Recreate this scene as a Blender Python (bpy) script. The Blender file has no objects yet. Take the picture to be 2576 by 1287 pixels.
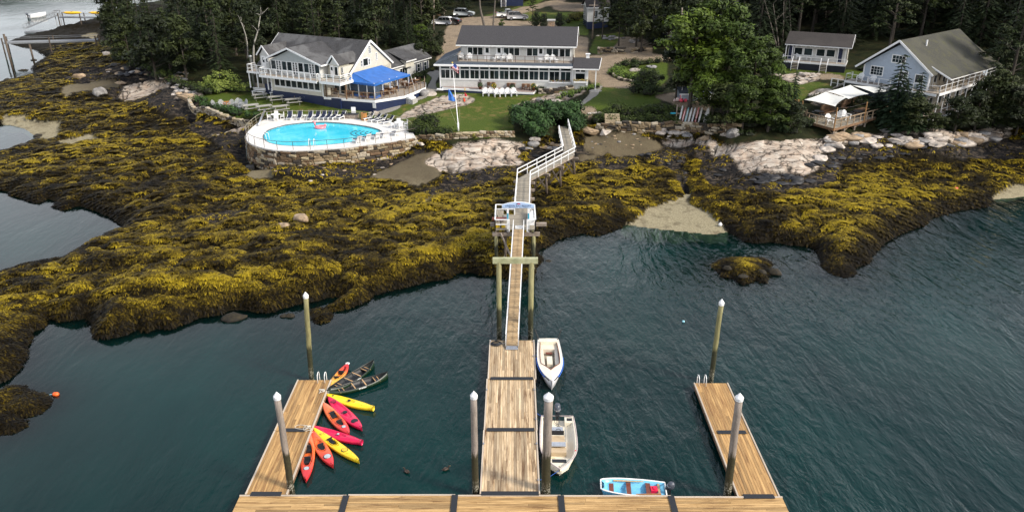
import bpy,math,random
import numpy as np
from mathutils import Vector,Matrix
R=math.radians
random.seed(7); RNG=np.random.RandomState(11)
SC=bpy.context.scene
COL=SC.collection
# ------------------------------------------------------------------ camera
TH=R(23.8); FPX=1960.0; CH=30.0
cam_d=bpy.data.cameras.new('camera'); cam=bpy.data.objects.new('camera',cam_d)
COL.objects.link(cam); SC.camera=cam
cam.location=(0,0,CH); cam.rotation_euler=(R(90)-TH,0,0)
cam_d.sensor_width=36; cam_d.lens=36*FPX/2576; cam_d.clip_end=3000; cam_d.clip_start=.5
# ------------------------------------------------------------------ world, sun, exposure
SUN_EL,SUN_AZ=R(38),R(115)  # azimuth clockwise from +Y
world=bpy.data.worlds.new('World'); SC.world=world; world.use_nodes=True
wn,wl=world.node_tree.nodes,world.node_tree.links
bg=wn['Background']; bg.inputs['Strength'].default_value=.115
sky=wn.new('ShaderNodeTexSky'); sky.sky_type='NISHITA'; sky.sun_disc=False
sky.sun_elevation=SUN_EL; sky.sun_rotation=SUN_AZ; sky.dust_density=2.5; sky.air_density=1.0
# thin broken cloud over the blue
tc=wn.new('ShaderNodeTexCoord'); cn=wn.new('ShaderNodeTexNoise'); cn.inputs['Scale'].default_value=2.2
cn.inputs['Detail'].default_value=6; mp=wn.new('ShaderNodeMapping'); mp.inputs['Scale'].default_value=(1,1,3)
wl.new(tc.outputs['Generated'],mp.inputs['Vector']); wl.new(mp.outputs[0],cn.inputs['Vector'])
cr=wn.new('ShaderNodeValToRGB'); cr.color_ramp.elements[0].position=.3; cr.color_ramp.elements[1].position=.62
cr.color_ramp.elements[0].color=(.55,.55,.55,1); cr.color_ramp.elements[1].color=(.92,.92,.92,1)
wl.new(cn.outputs['Fac'],cr.inputs['Fac'])
mx=wn.new('ShaderNodeMix'); mx.data_type='RGBA'; mx.inputs[7].default_value=(9.4,9.5,9.8,1)
sx=wn.new('ShaderNodeSeparateXYZ'); wl.new(tc.outputs['Generated'],sx.inputs[0])
hz=wn.new('ShaderNodeMapRange'); hz.inputs[1].default_value=.26; hz.inputs[2].default_value=.68; hz.inputs[3].default_value=1.0; hz.inputs[4].default_value=.2; wl.new(sx.outputs[2],hz.inputs[0])
hm=wn.new('ShaderNodeMath'); hm.operation='MULTIPLY'; wl.new(cr.outputs['Color'],hm.inputs[0]); wl.new(hz.outputs[0],hm.inputs[1])
wl.new(hm.outputs[0],mx.inputs[0]); wl.new(sky.outputs[0],mx.inputs[6]); wl.new(mx.outputs[2],bg.inputs['Color'])
sun_d=bpy.data.lights.new('sun','SUN'); sun_d.energy=2.7; sun_d.angle=R(11); sun_d.color=(1,.93,.82)
sun=bpy.data.objects.new('sun',sun_d); COL.objects.link(sun)
sdir=Vector((math.sin(SUN_AZ)*math.cos(SUN_EL),math.cos(SUN_AZ)*math.cos(SUN_EL),math.sin(SUN_EL)))
sun.rotation_euler=(-sdir).to_track_quat('-Z','Y').to_euler()
sun.location=(60,-20,90)
SC.view_settings.view_transform='Standard'; SC.view_settings.look='None'
SC.view_settings.gamma=1; SC.view_settings.exposure=0.76; SC.view_settings.use_curve_mapping=False
SC.render.engine='CYCLES'
SC.cycles.max_bounces=6; SC.cycles.diffuse_bounces=2; SC.cycles.glossy_bounces=3; SC.cycles.transparent_max_bounces=8
SC.cycles.caustics_reflective=False; SC.cycles.caustics_refractive=False
SC.cycles.use_denoising=True
# ------------------------------------------------------------------ geometry of the survey: picture position -> place
_s,_c=math.sin(TH),math.cos(TH)
def W(x,y,z=0.0):
    """where the sight line through (x, y) meets height z"""
    a=(x-1288)/FPX; b=-(y-643.5)/FPX
    d=(a,_c+b*_s,-_s+b*_c); t=(z-CH)/d[2]
    return Vector((a*t,d[1]*t,z))
def WY(x,y,Y):
    a=(x-1288)/FPX; b=-(y-643.5)/FPX
    t=Y/(_c+b*_s)
    return Vector((a*t,Y,CH+(-_s+b*_c)*t))
def proj(X,Y,Z):
    zc=Y*_c+(CH-Z)*_s; yc=Y*_s-(CH-Z)*_c
    return 1288+FPX*X/zc,643.5-FPX*yc/zc
# ------------------------------------------------------------------ numpy noise
_perm=np.random.RandomState(5).rand(256,256).astype(np.float32)
def vnoise(x,y):
    xi=np.floor(x).astype(int); yi=np.floor(y).astype(int)
    fx=x-xi; fy=y-yi; fx=fx*fx*(3-2*fx); fy=fy*fy*(3-2*fy)
    a=_perm[xi&255,yi&255]; b=_perm[(xi+1)&255,yi&255]
    c=_perm[xi&255,(yi+1)&255]; d=_perm[(xi+1)&255,(yi+1)&255]
    return (a*(1-fx)+b*fx)*(1-fy)+(c*(1-fx)+d*fx)*fy
def fbm(x,y,o=4):
    s=0; a=.5; t=0
    for i in range(o):
        s=s+a*vnoise(x+17.3*i,y+9.1*i); t+=a; a*=.5; x=x*2.03; y=y*2.03
    return s/t
def inpoly(px,py,poly):
    r=np.zeros(np.shape(px),bool); n=len(poly); j=n-1
    for i in range(n):
        xi,yi=poly[i][:2]; xj,yj=poly[j][:2]
        if yi!=yj:
            r^=((yi>py)!=(yj>py))&(px<(xj-xi)*(py-yi)/(yj-yi)+xi)
        j=i
    return r
def distpoly(px,py,poly,closed=True):
    d=np.full(np.shape(px),1e9)
    n=len(poly)
    for i in range(n if closed else n-1):
        ax,ay=poly[i][:2]; bx,by=poly[(i+1)%n][:2]
        ux,uy=bx-ax,by-ay; L=ux*ux+uy*uy+1e-9
        t=np.clip(((px-ax)*ux+(py-ay)*uy)/L,0,1)
        d=np.minimum(d,(px-ax-t*ux)**2+(py-ay-t*uy)**2)
    return np.sqrt(d)
# ------------------------------------------------------------------ mesh builder
class MB:
    def __init__(s):s.v=[]; s.f=[]; s.m=[]; s.cm=0
    def add(s,vs,fs):
        b=len(s.v); s.v+=[tuple(p) for p in vs]
        for f in fs:s.f.append(tuple(b+i for i in f)); s.m.append(s.cm)
        return s
    def box(s,x0,x1,y0,y1,z0,z1):
        s.add([(x0,y0,z0),(x1,y0,z0),(x1,y1,z0),(x0,y1,z0),(x0,y0,z1),(x1,y0,z1),(x1,y1,z1),(x0,y1,z1)],
              [(0,3,2,1),(4,5,6,7),(0,1,5,4),(1,2,6,5),(2,3,7,6),(3,0,4,7)]); return s
    def cbox(s,c,sx,sy,sz):return s.box(c[0]-sx/2,c[0]+sx/2,c[1]-sy/2,c[1]+sy/2,c[2]-sz/2,c[2]+sz/2)
    def bar(s,a,b,w,h=None,up=(0,0,1)):
        a=Vector(a); b=Vector(b); d=(b-a); L=d.length
        if L<1e-5:return s
        d/=L; h=h or w; up=Vector(up)
        if abs(d.dot(up))>.98:up=Vector((0,1,0))
        x=d.cross(up).normalized(); y=x.cross(d).normalized()
        x*=w/2; y*=h/2
        P=[a-x-y,a+x-y,a+x+y,a-x+y,b-x-y,b+x-y,b+x+y,b-x+y]
        s.add(P,[(0,1,2,3),(7,6,5,4),(4,5,1,0),(5,6,2,1),(6,7,3,2),(7,4,0,3)]); return s
    def tube(s,pts,r,n=6,cap=True):
        pts=[Vector(p) for p in pts]; rs=r if isinstance(r,(list,tuple)) else [r]*len(pts)
        b=len(s.v); ref=Vector((0,0,1))
        for i,p in enumerate(pts):
            d=(pts[min(i+1,len(pts)-1)]-pts[max(i-1,0)])
            d=d.normalized() if d.length>1e-6 else Vector((0,0,1))
            u=ref if abs(d.dot(ref))<.95 else Vector((1,0,0))
            x=d.cross(u).normalized(); y=x.cross(d)
            for k in range(n):
                a=2*math.pi*k/n; s.v.append(tuple(p+(x*math.cos(a)+y*math.sin(a))*rs[i]))
        for i in range(len(pts)-1):
            for k in range(n):
                k2=(k+1)%n; s.f.append((b+i*n+k,b+i*n+k2,b+(i+1)*n+k2,b+(i+1)*n+k)); s.m.append(s.cm)
        if cap:
            s.f.append(tuple(b+k for k in range(n))[::-1]); s.m.append(s.cm)
            s.f.append(tuple(b+(len(pts)-1)*n+k for k in range(n))); s.m.append(s.cm)
        return s
    def lathe(s,prof,n=12,c=(0,0,0)):
        b=len(s.v); k=len(prof)
        for r,z in prof:
            for i in range(n):
                a=2*math.pi*i/n; s.v.append((c[0]+r*math.cos(a),c[1]+r*math.sin(a),c[2]+z))
        for j in range(k-1):
            for i in range(n):
                i2=(i+1)%n; s.f.append((b+j*n+i,b+j*n+i2,b+(j+1)*n+i2,b+(j+1)*n+i)); s.m.append(s.cm)
        s.f.append(tuple(b+i for i in range(n))[::-1]); s.m.append(s.cm)
        s.f.append(tuple(b+(k-1)*n+i for i in range(n))); s.m.append(s.cm)
        return s
    def prism(s,poly,z0,z1):
        """poly counter-clockwise (x, y) raised from z0 to z1"""
        n=len(poly)
        s.add([(p[0],p[1],z0) for p in poly]+[(p[0],p[1],z1) for p in poly],
              [tuple(range(n))[::-1],tuple(range(n,2*n))]+[(i,(i+1)%n,n+(i+1)%n,n+i) for i in range(n)]); return s
    def ext(s,poly,d):
        """planar 3-D polygon given thickness by vector d"""
        n=len(poly); d=Vector(d); p=[Vector(q) for q in poly]
        s.add(p+[q+d for q in p],[tuple(range(n))[::-1],tuple(range(n,2*n))]+[(i,(i+1)%n,n+(i+1)%n,n+i) for i in range(n)]); return s
    def blob(s,c,rx,ry,rz,seed=0,n=10,m=6,rough=.18,flat=0):
        rnd=random.Random(seed); b=len(s.v); ph=[rnd.uniform(0,6.28) for _ in range(8)]
        def rr(a,t):
            return 1+rough*(math.sin(2*a+ph[0])*.5+math.sin(3*a+ph[1]+2*t)*.5+math.sin(5*a+ph[2]-3*t)*.3+math.sin(4*t+ph[3])*.4)+rnd.uniform(-.4,.4)*rough
        s.v.append((c[0],c[1],c[2]-rz*.8))
        for j in range(1,m):
            t=math.pi*j/m-math.pi/2
            for i in range(n):
                a=2*math.pi*i/n; k=rr(a,t)
                z=math.sin(t)*k
                if flat:z=min(z,1-flat+.1*math.sin(2*a+ph[4]))
                s.v.append((c[0]+math.cos(a)*math.cos(t)*rx*k,c[1]+math.sin(a)*math.cos(t)*ry*k,c[2]+z*rz))
        s.v.append((c[0],c[1],c[2]+rz*(1-flat)))
        for i in range(n):
            s.f.append((b,b+1+(i+1)%n,b+1+i)); s.m.append(s.cm)
            t=b+1+(m-2)*n; s.f.append((t+i,t+(i+1)%n,b+1+(m-1)*n)); s.m.append(s.cm)
        for j in range(m-2):
            for i in range(n):
                s.f.append((b+1+j*n+i,b+1+j*n+(i+1)%n,b+1+(j+1)*n+(i+1)%n,b+1+(j+1)*n+i)); s.m.append(s.cm)
        return s
    def mesh(s,name,mats,smooth=False):
        me=bpy.data.meshes.new(name); me.from_pydata(s.v,[],s.f)
        if not isinstance(mats,(list,tuple)):mats=[mats]
        for m in mats:me.materials.append(m)
        if any(s.m):me.polygons.foreach_set('material_index',s.m)
        if smooth:me.polygons.foreach_set('use_smooth',[True]*len(s.f))
        me.update(); return me
def link(name,data,parent=None,M=None):
    o=bpy.data.objects.new(name,data); COL.objects.link(o)
    if parent is not None:o.parent=parent
    if M is not None:o.matrix_local=M
    return o
def obj(name,mb,mats,parent=None,smooth=False,label=None,M=None,bevel=0):
    o=link(name,mb.mesh(name,mats,smooth),parent,M)
    if label:o['label']=label
    return o
def tag(o,label,cat,group=None,kind=None):
    o['label']=label; o['category']=cat
    if group:o['group']=group
    if kind:o['kind']=kind
    return o
def thing(name,label,cat,loc=(0,0,0),rz=0,group=None):
    o=bpy.data.objects.new(name,None); COL.objects.link(o); o.empty_display_size=.2
    o.location=loc; o.rotation_euler=(0,0,rz); return tag(o,label,cat,group)
def dup(src,loc,rz=0,label=None,group=None,sc=None,rx=0,ry=0):
    r=src.copy(); COL.objects.link(r); r.location=loc; r.rotation_euler=(rx,ry,rz)
    if sc:r.scale=sc if isinstance(sc,(tuple,list)) else (sc,sc,sc)
    if label:r['label']=label
    if group:r['group']=group
    for ch in src.children:
        c=ch.copy(); COL.objects.link(c); c.parent=r
        for g in ch.children:
            d=g.copy(); COL.objects.link(d); d.parent=c
    return r
def struct(o):o['kind']='structure'; return o
# ------------------------------------------------------------------ materials
def newmat(name):
    m=bpy.data.materials.new(name); m.use_nodes=True
    return m,m.node_tree.nodes,m.node_tree.links,m.node_tree.nodes['Principled BSDF']
def c4(c):return (c[0],c[1],c[2],1)
def noise(N,L,scale,detail=4,rough=.6,coord='Object',mapscale=None,dist=0):
    t=N.new('ShaderNodeTexCoord'); n=N.new('ShaderNodeTexNoise')
    n.inputs['Scale'].default_value=scale; n.inputs['Detail'].default_value=detail; n.inputs['Roughness'].default_value=rough
    n.inputs['Distortion'].default_value=dist
    if mapscale:
        m=N.new('ShaderNodeMapping'); m.inputs['Scale'].default_value=mapscale
        L.new(t.outputs[coord],m.inputs['Vector']); L.new(m.outputs[0],n.inputs['Vector'])
    else:L.new(t.outputs[coord],n.inputs['Vector'])
    return n
def ramp(N,L,fac,stops,interp='LINEAR'):
    r=N.new('ShaderNodeValToRGB'); e=r.color_ramp.elements; r.color_ramp.interpolation=interp
    while len(e)<len(stops):e.new(.5)
    for i,(p,c) in enumerate(stops):e[i].position=p; e[i].color=c4(c)
    L.new(fac,r.inputs['Fac']); return r
def mixc(N,L,fac,a,b,mode='MIX'):
    m=N.new('ShaderNodeMix'); m.data_type='RGBA'; m.blend_type=mode; m.clamp_factor=True
    for sock,val in ((0,fac),(6,a),(7,b)):
        if isinstance(val,(int,float)):m.inputs[sock].default_value=val
        elif isinstance(val,(tuple,list)):m.inputs[sock].default_value=c4(val)
        else:L.new(val,m.inputs[sock])
    return m.outputs[2]
def bump(N,L,h,strength,dist,bs):
    b=N.new('ShaderNodeBump'); b.inputs['Strength'].default_value=strength; b.inputs['Distance'].default_value=dist
    L.new(h,b.inputs['Height']); L.new(b.outputs[0],bs.inputs['Normal']); return b
def mat(name,col,rough=.6,var=.12,scale=3,bmp=0,metal=0,spec=.5,rnd=0,dirt=None,coord='Object',mapscale=None):
    m,N,L,B=newmat(name)
    n=noise(N,L,scale,5,.65,coord,mapscale)
    dk=tuple(max(0,c*(1-var*2)) for c in col); lt=tuple(min(1,c*(1+var)) for c in col)
    out=ramp(N,L,n.outputs['Fac'],[(.3,dk),(.68,lt)]).outputs['Color']
    if dirt:
        n2=noise(N,L,scale*.35,6,.7,coord)
        f=ramp(N,L,n2.outputs['Fac'],[(.48,(0,0,0)),(.7,(1,1,1))])
        out=mixc(N,L,f.outputs['Color'],out,dirt)
    if rnd:
        oi=N.new('ShaderNodeObjectInfo'); r=ramp(N,L,oi.outputs['Random'],[(0,(1-rnd,)*3),(1,(1+rnd*.4,)*3)])
        out=mixc(N,L,1.0,out,r.outputs['Color'],'MULTIPLY')
    L.new(out,B.inputs['Base Color']); B.inputs['Roughness'].default_value=rough; B.inputs['Metallic'].default_value=metal
    B.inputs['Specular IOR Level'].default_value=spec
    if bmp:bump(N,L,n.outputs['Fac'],.6,bmp,B)
    return m
# ------------------------------------------------------------------ TERRAIN
SEA=[(-900,1150),(-300,1080),(0,962),(20,955),(48,930),(66,900),(70,868),(80,850),(82,832),(108,826),(118,812),(112,806),(122,802),(150,808),(172,806),(215,800),
       (228,812),(240,848),(265,852),(318,842),(345,828),(372,835),(392,828),(430,828),(470,812),(505,798),(560,790),(572,782),(600,778),(628,782),(650,786),(688,784),(712,775),
       (735,768),(765,762),(800,757),(822,748),(850,746),(862,750),(840,765),(810,778),(835,782),(880,775),(925,757),(940,742),(975,732),(1015,724),(1060,712),(1085,706),(1130,700),
       (1142,690),(1165,684),(1190,686),(1215,694),(1245,690),(1275,700),(1310,705),(1340,695),(1352,668),(1366,650),(1350,640),(1356,628),(1378,620),(1400,604),(1432,594),(1468,586),(1495,592),(1520,588),(1545,578),(1575,566),
       (1610,572),(1660,578),(1710,583),(1760,589),(1800,590),(1832,584),(1850,592),(1872,608),(1905,612),(1938,608),(1985,615),(2035,620),(2052,628),(2064,650),(2068,672),(2092,688),
       (2128,698),(2148,690),(2152,675),(2186,660),(2196,640),(2225,612),(2270,586),(2320,568),(2345,548),(2400,532),(2440,526),(2482,520),(2498,502),(2540,500),(2600,492),(2800,470),(3300,440),(3300,1300),(3300,2600),(-900,2600)]
ISLES=[[(-140,985),(-40,990),(0,985),(22,972),(58,972),(84,988),(110,992),(124,1006),(122,1022),(98,1040),(60,1050),(66,1072),(40,1086),(0,1092),(-60,1100),(-140,1080)],
         [(1793,668),(1812,655),(1850,654),(1885,652),(1925,651),(1942,664),(1934,684),(1926,712),(1900,704),(1870,716),(1848,702),(1815,696)],
         [(780,782),(800,777),(826,778),(835,792),(828,806),(800,813),(786,802)]]
INLETS=[[(-700,470),(-20,478),(25,482),(22,490),(46,496),(72,506),(99,511),(121,500),(142,508),(134,520),(160,528),(198,517),(237,529),(275,545),(312,572),(300,590),(262,598),(205,632),(165,655),(80,672),(0,688),(-700,800)],
          [(-500,300),(0,313),(30,316),(60,324),(87,343),(86,353),(68,366),(30,378),(0,386),(-500,420)],
          [(-1600,230),(0,208),(18,203),(50,196),(90,189),(80,172),(90,160),(103,152),(121,144),(90,126),(40,116),(12,108),(51,95),(85,89),(144,77),(206,64),(245,56),(300,42),(420,22),(560,-18),(900,-45),(900,-90),(-1600,-90)]]
def wpoly(p,z=0.0):return [tuple(W(x,y,z)[:2]) for x,y in p]
SEAW=wpoly(SEA); ISW=[wpoly(p) for p in ISLES]; INW=[wpoly(p) for p in INLETS]
CP=[  # picture x, picture y, height above the water
 (-300,900,1.1),(0,800,1.3),(150,730,1.5),(0,740,1.0),(300,700,1.6),(500,720,1.6),(700,720,1.2),(450,620,1.8),(700,640,2.0),(760,570,1.9),(900,680,1.4),(900,600,1.7),(1050,660,1.2),(1100,580,1.8),(1200,620,1.4),(1250,560,1.7),(1200,520,1.7),
 (300,520,1.2),(350,450,1.3),(150,450,1.0),(0,430,.8),(100,400,1.1),(250,380,1.4),(150,290,1.2),(0,270,.9),(300,300,1.5),(400,350,1.5),(500,400,1.6),(520,470,1.5),(600,520,1.6),(600,430,1.6),
 (180,240,1.5),(60,230,.9),(200,190,1.6),(250,215,2.0),(330,200,2.6),(400,250,2.3),(450,290,2.2),(480,330,1.9),(560,370,1.7),(420,190,3.3),(150,150,1.2),(120,95,.9),(180,120,1.2),(220,90,1.2),(250,150,2.5),(330,150,3.6),
 (480,215,4.0),(500,250,4.0),(560,240,4.3),(620,260,4.1),(540,285,3.9),(640,300,3.7),(640,235,4.5),(680,235,4.6),(620,200,4.8),(850,270,4.1),(950,280,4.0),(1000,260,4.4),
 (640,425,1.5),(700,430,1.6),(780,435,1.7),(860,430,1.8),(950,415,1.9),(1020,395,2.1),(1060,372,2.6),(600,400,1.6),(600,350,2.0),(590,325,2.6),
 (1000,445,1.7),(1060,440,1.8),(1040,415,2.0),(1100,410,2.6),(1150,385,3.2),(1230,370,3.5),(1290,365,3.3),(1200,420,2.6),(1300,400,2.4),(1100,470,1.6),(1200,460,1.6),(1320,430,1.6),(1400,400,1.7),
 (1060,345,3.7),(1150,342,3.9),(1250,340,3.9),(1160,300,4.2),(1250,290,4.3),(1200,250,4.6),(1110,250,4.6),(1050,275,4.3),(1300,250,4.8),(1080,210,5.0),(1250,225,5.0),(1400,230,5.2),(1100,190,5.2),(1400,300,4.4),(1440,350,3.4),(1380,370,2.8),
 (1560,370,2.0),(1600,340,2.2),(1500,350,2.3),(1550,320,4.3),(1650,315,4.3),(1560,290,4.6),(1650,280,4.8),(1480,290,4.6),(1540,240,5.4),(1480,225,5.6),(1540,200,5.9),(1640,215,5.9),(1620,170,6.5),(1520,170,6.2),(1600,145,6.9),(1500,130,6.6),(1700,250,5.6),
 (1500,420,1.5),(1450,480,1.4),(1600,440,1.4),(1550,500,1.2),(1450,550,1.0),(1650,470,1.0),(1700,420,1.2),(1720,470,.9),(1660,525,.5),(1740,535,.55),(1800,560,.4),(1620,555,.4),(1700,560,.3),
 (1700,360,2.2),(1780,360,2.6),(1700,325,3.6),(1800,330,4.0),(1850,380,3.1),(1950,385,3.6),(2000,380,3.5),(1900,415,2.6),(2030,420,2.4),(1860,450,1.5),(2000,460,1.5),(1850,340,4.2),(1950,340,4.3),(2100,350,3.8),(2100,390,2.2),(2200,340,3.6),(2220,370,2.1),(2300,345,3.4),(2400,350,3.1),(2500,335,3.2),(2450,385,2.0),(2560,360,2.4),
 (1850,520,1.3),(1900,570,1.1),(2000,560,1.3),(2100,600,1.3),(2120,650,.8),(2050,500,1.6),(2200,450,1.6),(2200,540,1.3),(2350,450,1.3),(2400,490,1.0),(2500,430,1.3),(2550,465,.9),(2700,400,1.3),
 (2040,290,4.6),(2150,290,4.8),(2250,290,4.9),(2080,260,5.6),(2020,240,6.0),(2100,215,6.5),(2000,200,6.6),(1950,190,6.8),(2050,160,7.4),(2180,180,7.2),(2300,280,4.8),(2420,290,4.4),(2560,300,4.2),(2500,240,5.8),(2300,200,6.8),
 (1800,270,5.4),(1900,270,5.4),(1850,200,6.4),(1760,150,7.2),
 (1130,100,7.2),(1200,60,8.2),(1300,60,8.4),(1400,75,7.8),(1450,60,8.2),(1500,60,8.4),(1300,25,9.4),(1450,10,9.8),(1550,90,7.8),(1600,110,7.4),(1650,60,8.6),(1100,60,8.0),(1130,135,6.4),(1060,130,6.3),
]
CW=[(W(x,y,z)[0],W(x,y,z)[1],z) for x,y,z in CP]
CW+=[(-60,140,4.5),(-45,150,6),(-75,165,4),(-50,190,7),(-70,220,5),(-20,160,8),(-30,240,10),(0,260,12),(60,180,11),(90,150,10),(75,130,9),(95,110,6),(100,95,3),(60,260,14),(120,250,15),
       (-60,330,11),(0,400,16),(100,400,20),(160,200,14),(150,120,5),(200,300,20),(-15,210,9.5),(30,210,11),(85,122,7.0),(70,108,4.5),(250,100,5),(50,140,9),(40,160,10),(-110,400,8),(-38,130,6),(-55,125,4.2)]
CW=np.array(CW,float)
def tps_fit(C,lam=.004):
    n=len(C); S=30.0
    X=C[:,:2]/S
    d=np.sqrt(((X[:,None]-X[None])**2).sum(-1)); K=np.where(d>0,d*d*np.log(d+1e-12),0)+np.eye(n)*lam
    Pm=np.hstack([np.ones((n,1)),X]); A=np.zeros((n+3,n+3)); A[:n,:n]=K; A[:n,n:]=Pm; A[n:,:n]=Pm.T
    w=np.linalg.solve(A,np.concatenate([C[:,2],[0,0,0]]))
    def f(x,y):
        x=np.ravel(x)/S; y=np.ravel(y)/S; out=w[n]+w[n+1]*x+w[n+2]*y
        for i in range(n):
            r2=(x-X[i,0])**2+(y-X[i,1])**2
            out=out+w[i]*.5*r2*np.log(r2+1e-12)
        return out
    return f
TPS=tps_fit(CW)
NR,NC,Y0,Y1,TMAX=500,800,27.0,440.0,0.95
_q=math.log(Y1/Y0)
vj=np.linspace(0,1,NR); ti=np.linspace(-TMAX,TMAX,NC)
YY=(Y0*np.exp(_q*vj))[:,None]*np.ones((1,NC)); XX=YY*ti[None,:]
# coarse evaluation of the smooth part, then bilinear up
cs=4
Yc=YY[::cs,::cs]; Xc=XX[::cs,::cs]
def upsample(A):
    r=np.linspace(0,A.shape[0]-1,NR)*((NR-1)/cs)/(A.shape[0]-1) if False else np.arange(NR)/cs
    c=np.arange(NC)/cs
    r=np.minimum(r,A.shape[0]-1.0001); c=np.minimum(c,A.shape[1]-1.0001)
    r0=r.astype(int); c0=c.astype(int); fr=(r-r0)[:,None]; fc=(c-c0)[None]
    return (A[r0][:,c0]*(1-fr)*(1-fc)+A[r0+1][:,c0]*fr*(1-fc)+A[r0][:,c0+1]*(1-fr)*fc+A[r0+1][:,c0+1]*fr*fc)
HB=upsample(TPS(Xc,Yc).reshape(Xc.shape))
HB=np.clip(HB,.25,24)
PXX,PYY=proj(XX,YY,HB)
wat=inpoly(XX,YY,SEAW)
dw=distpoly(XX,YY,SEAW)
for p in ISW:
    ins=inpoly(XX,YY,p); wat&=~ins; dw=np.minimum(dw,distpoly(XX,YY,p))
    HB=np.where(ins,.75,HB)
for p in INW:
    wat|=inpoly(XX,YY,p); dw=np.minimum(dw,distpoly(XX,YY,p))
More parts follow.
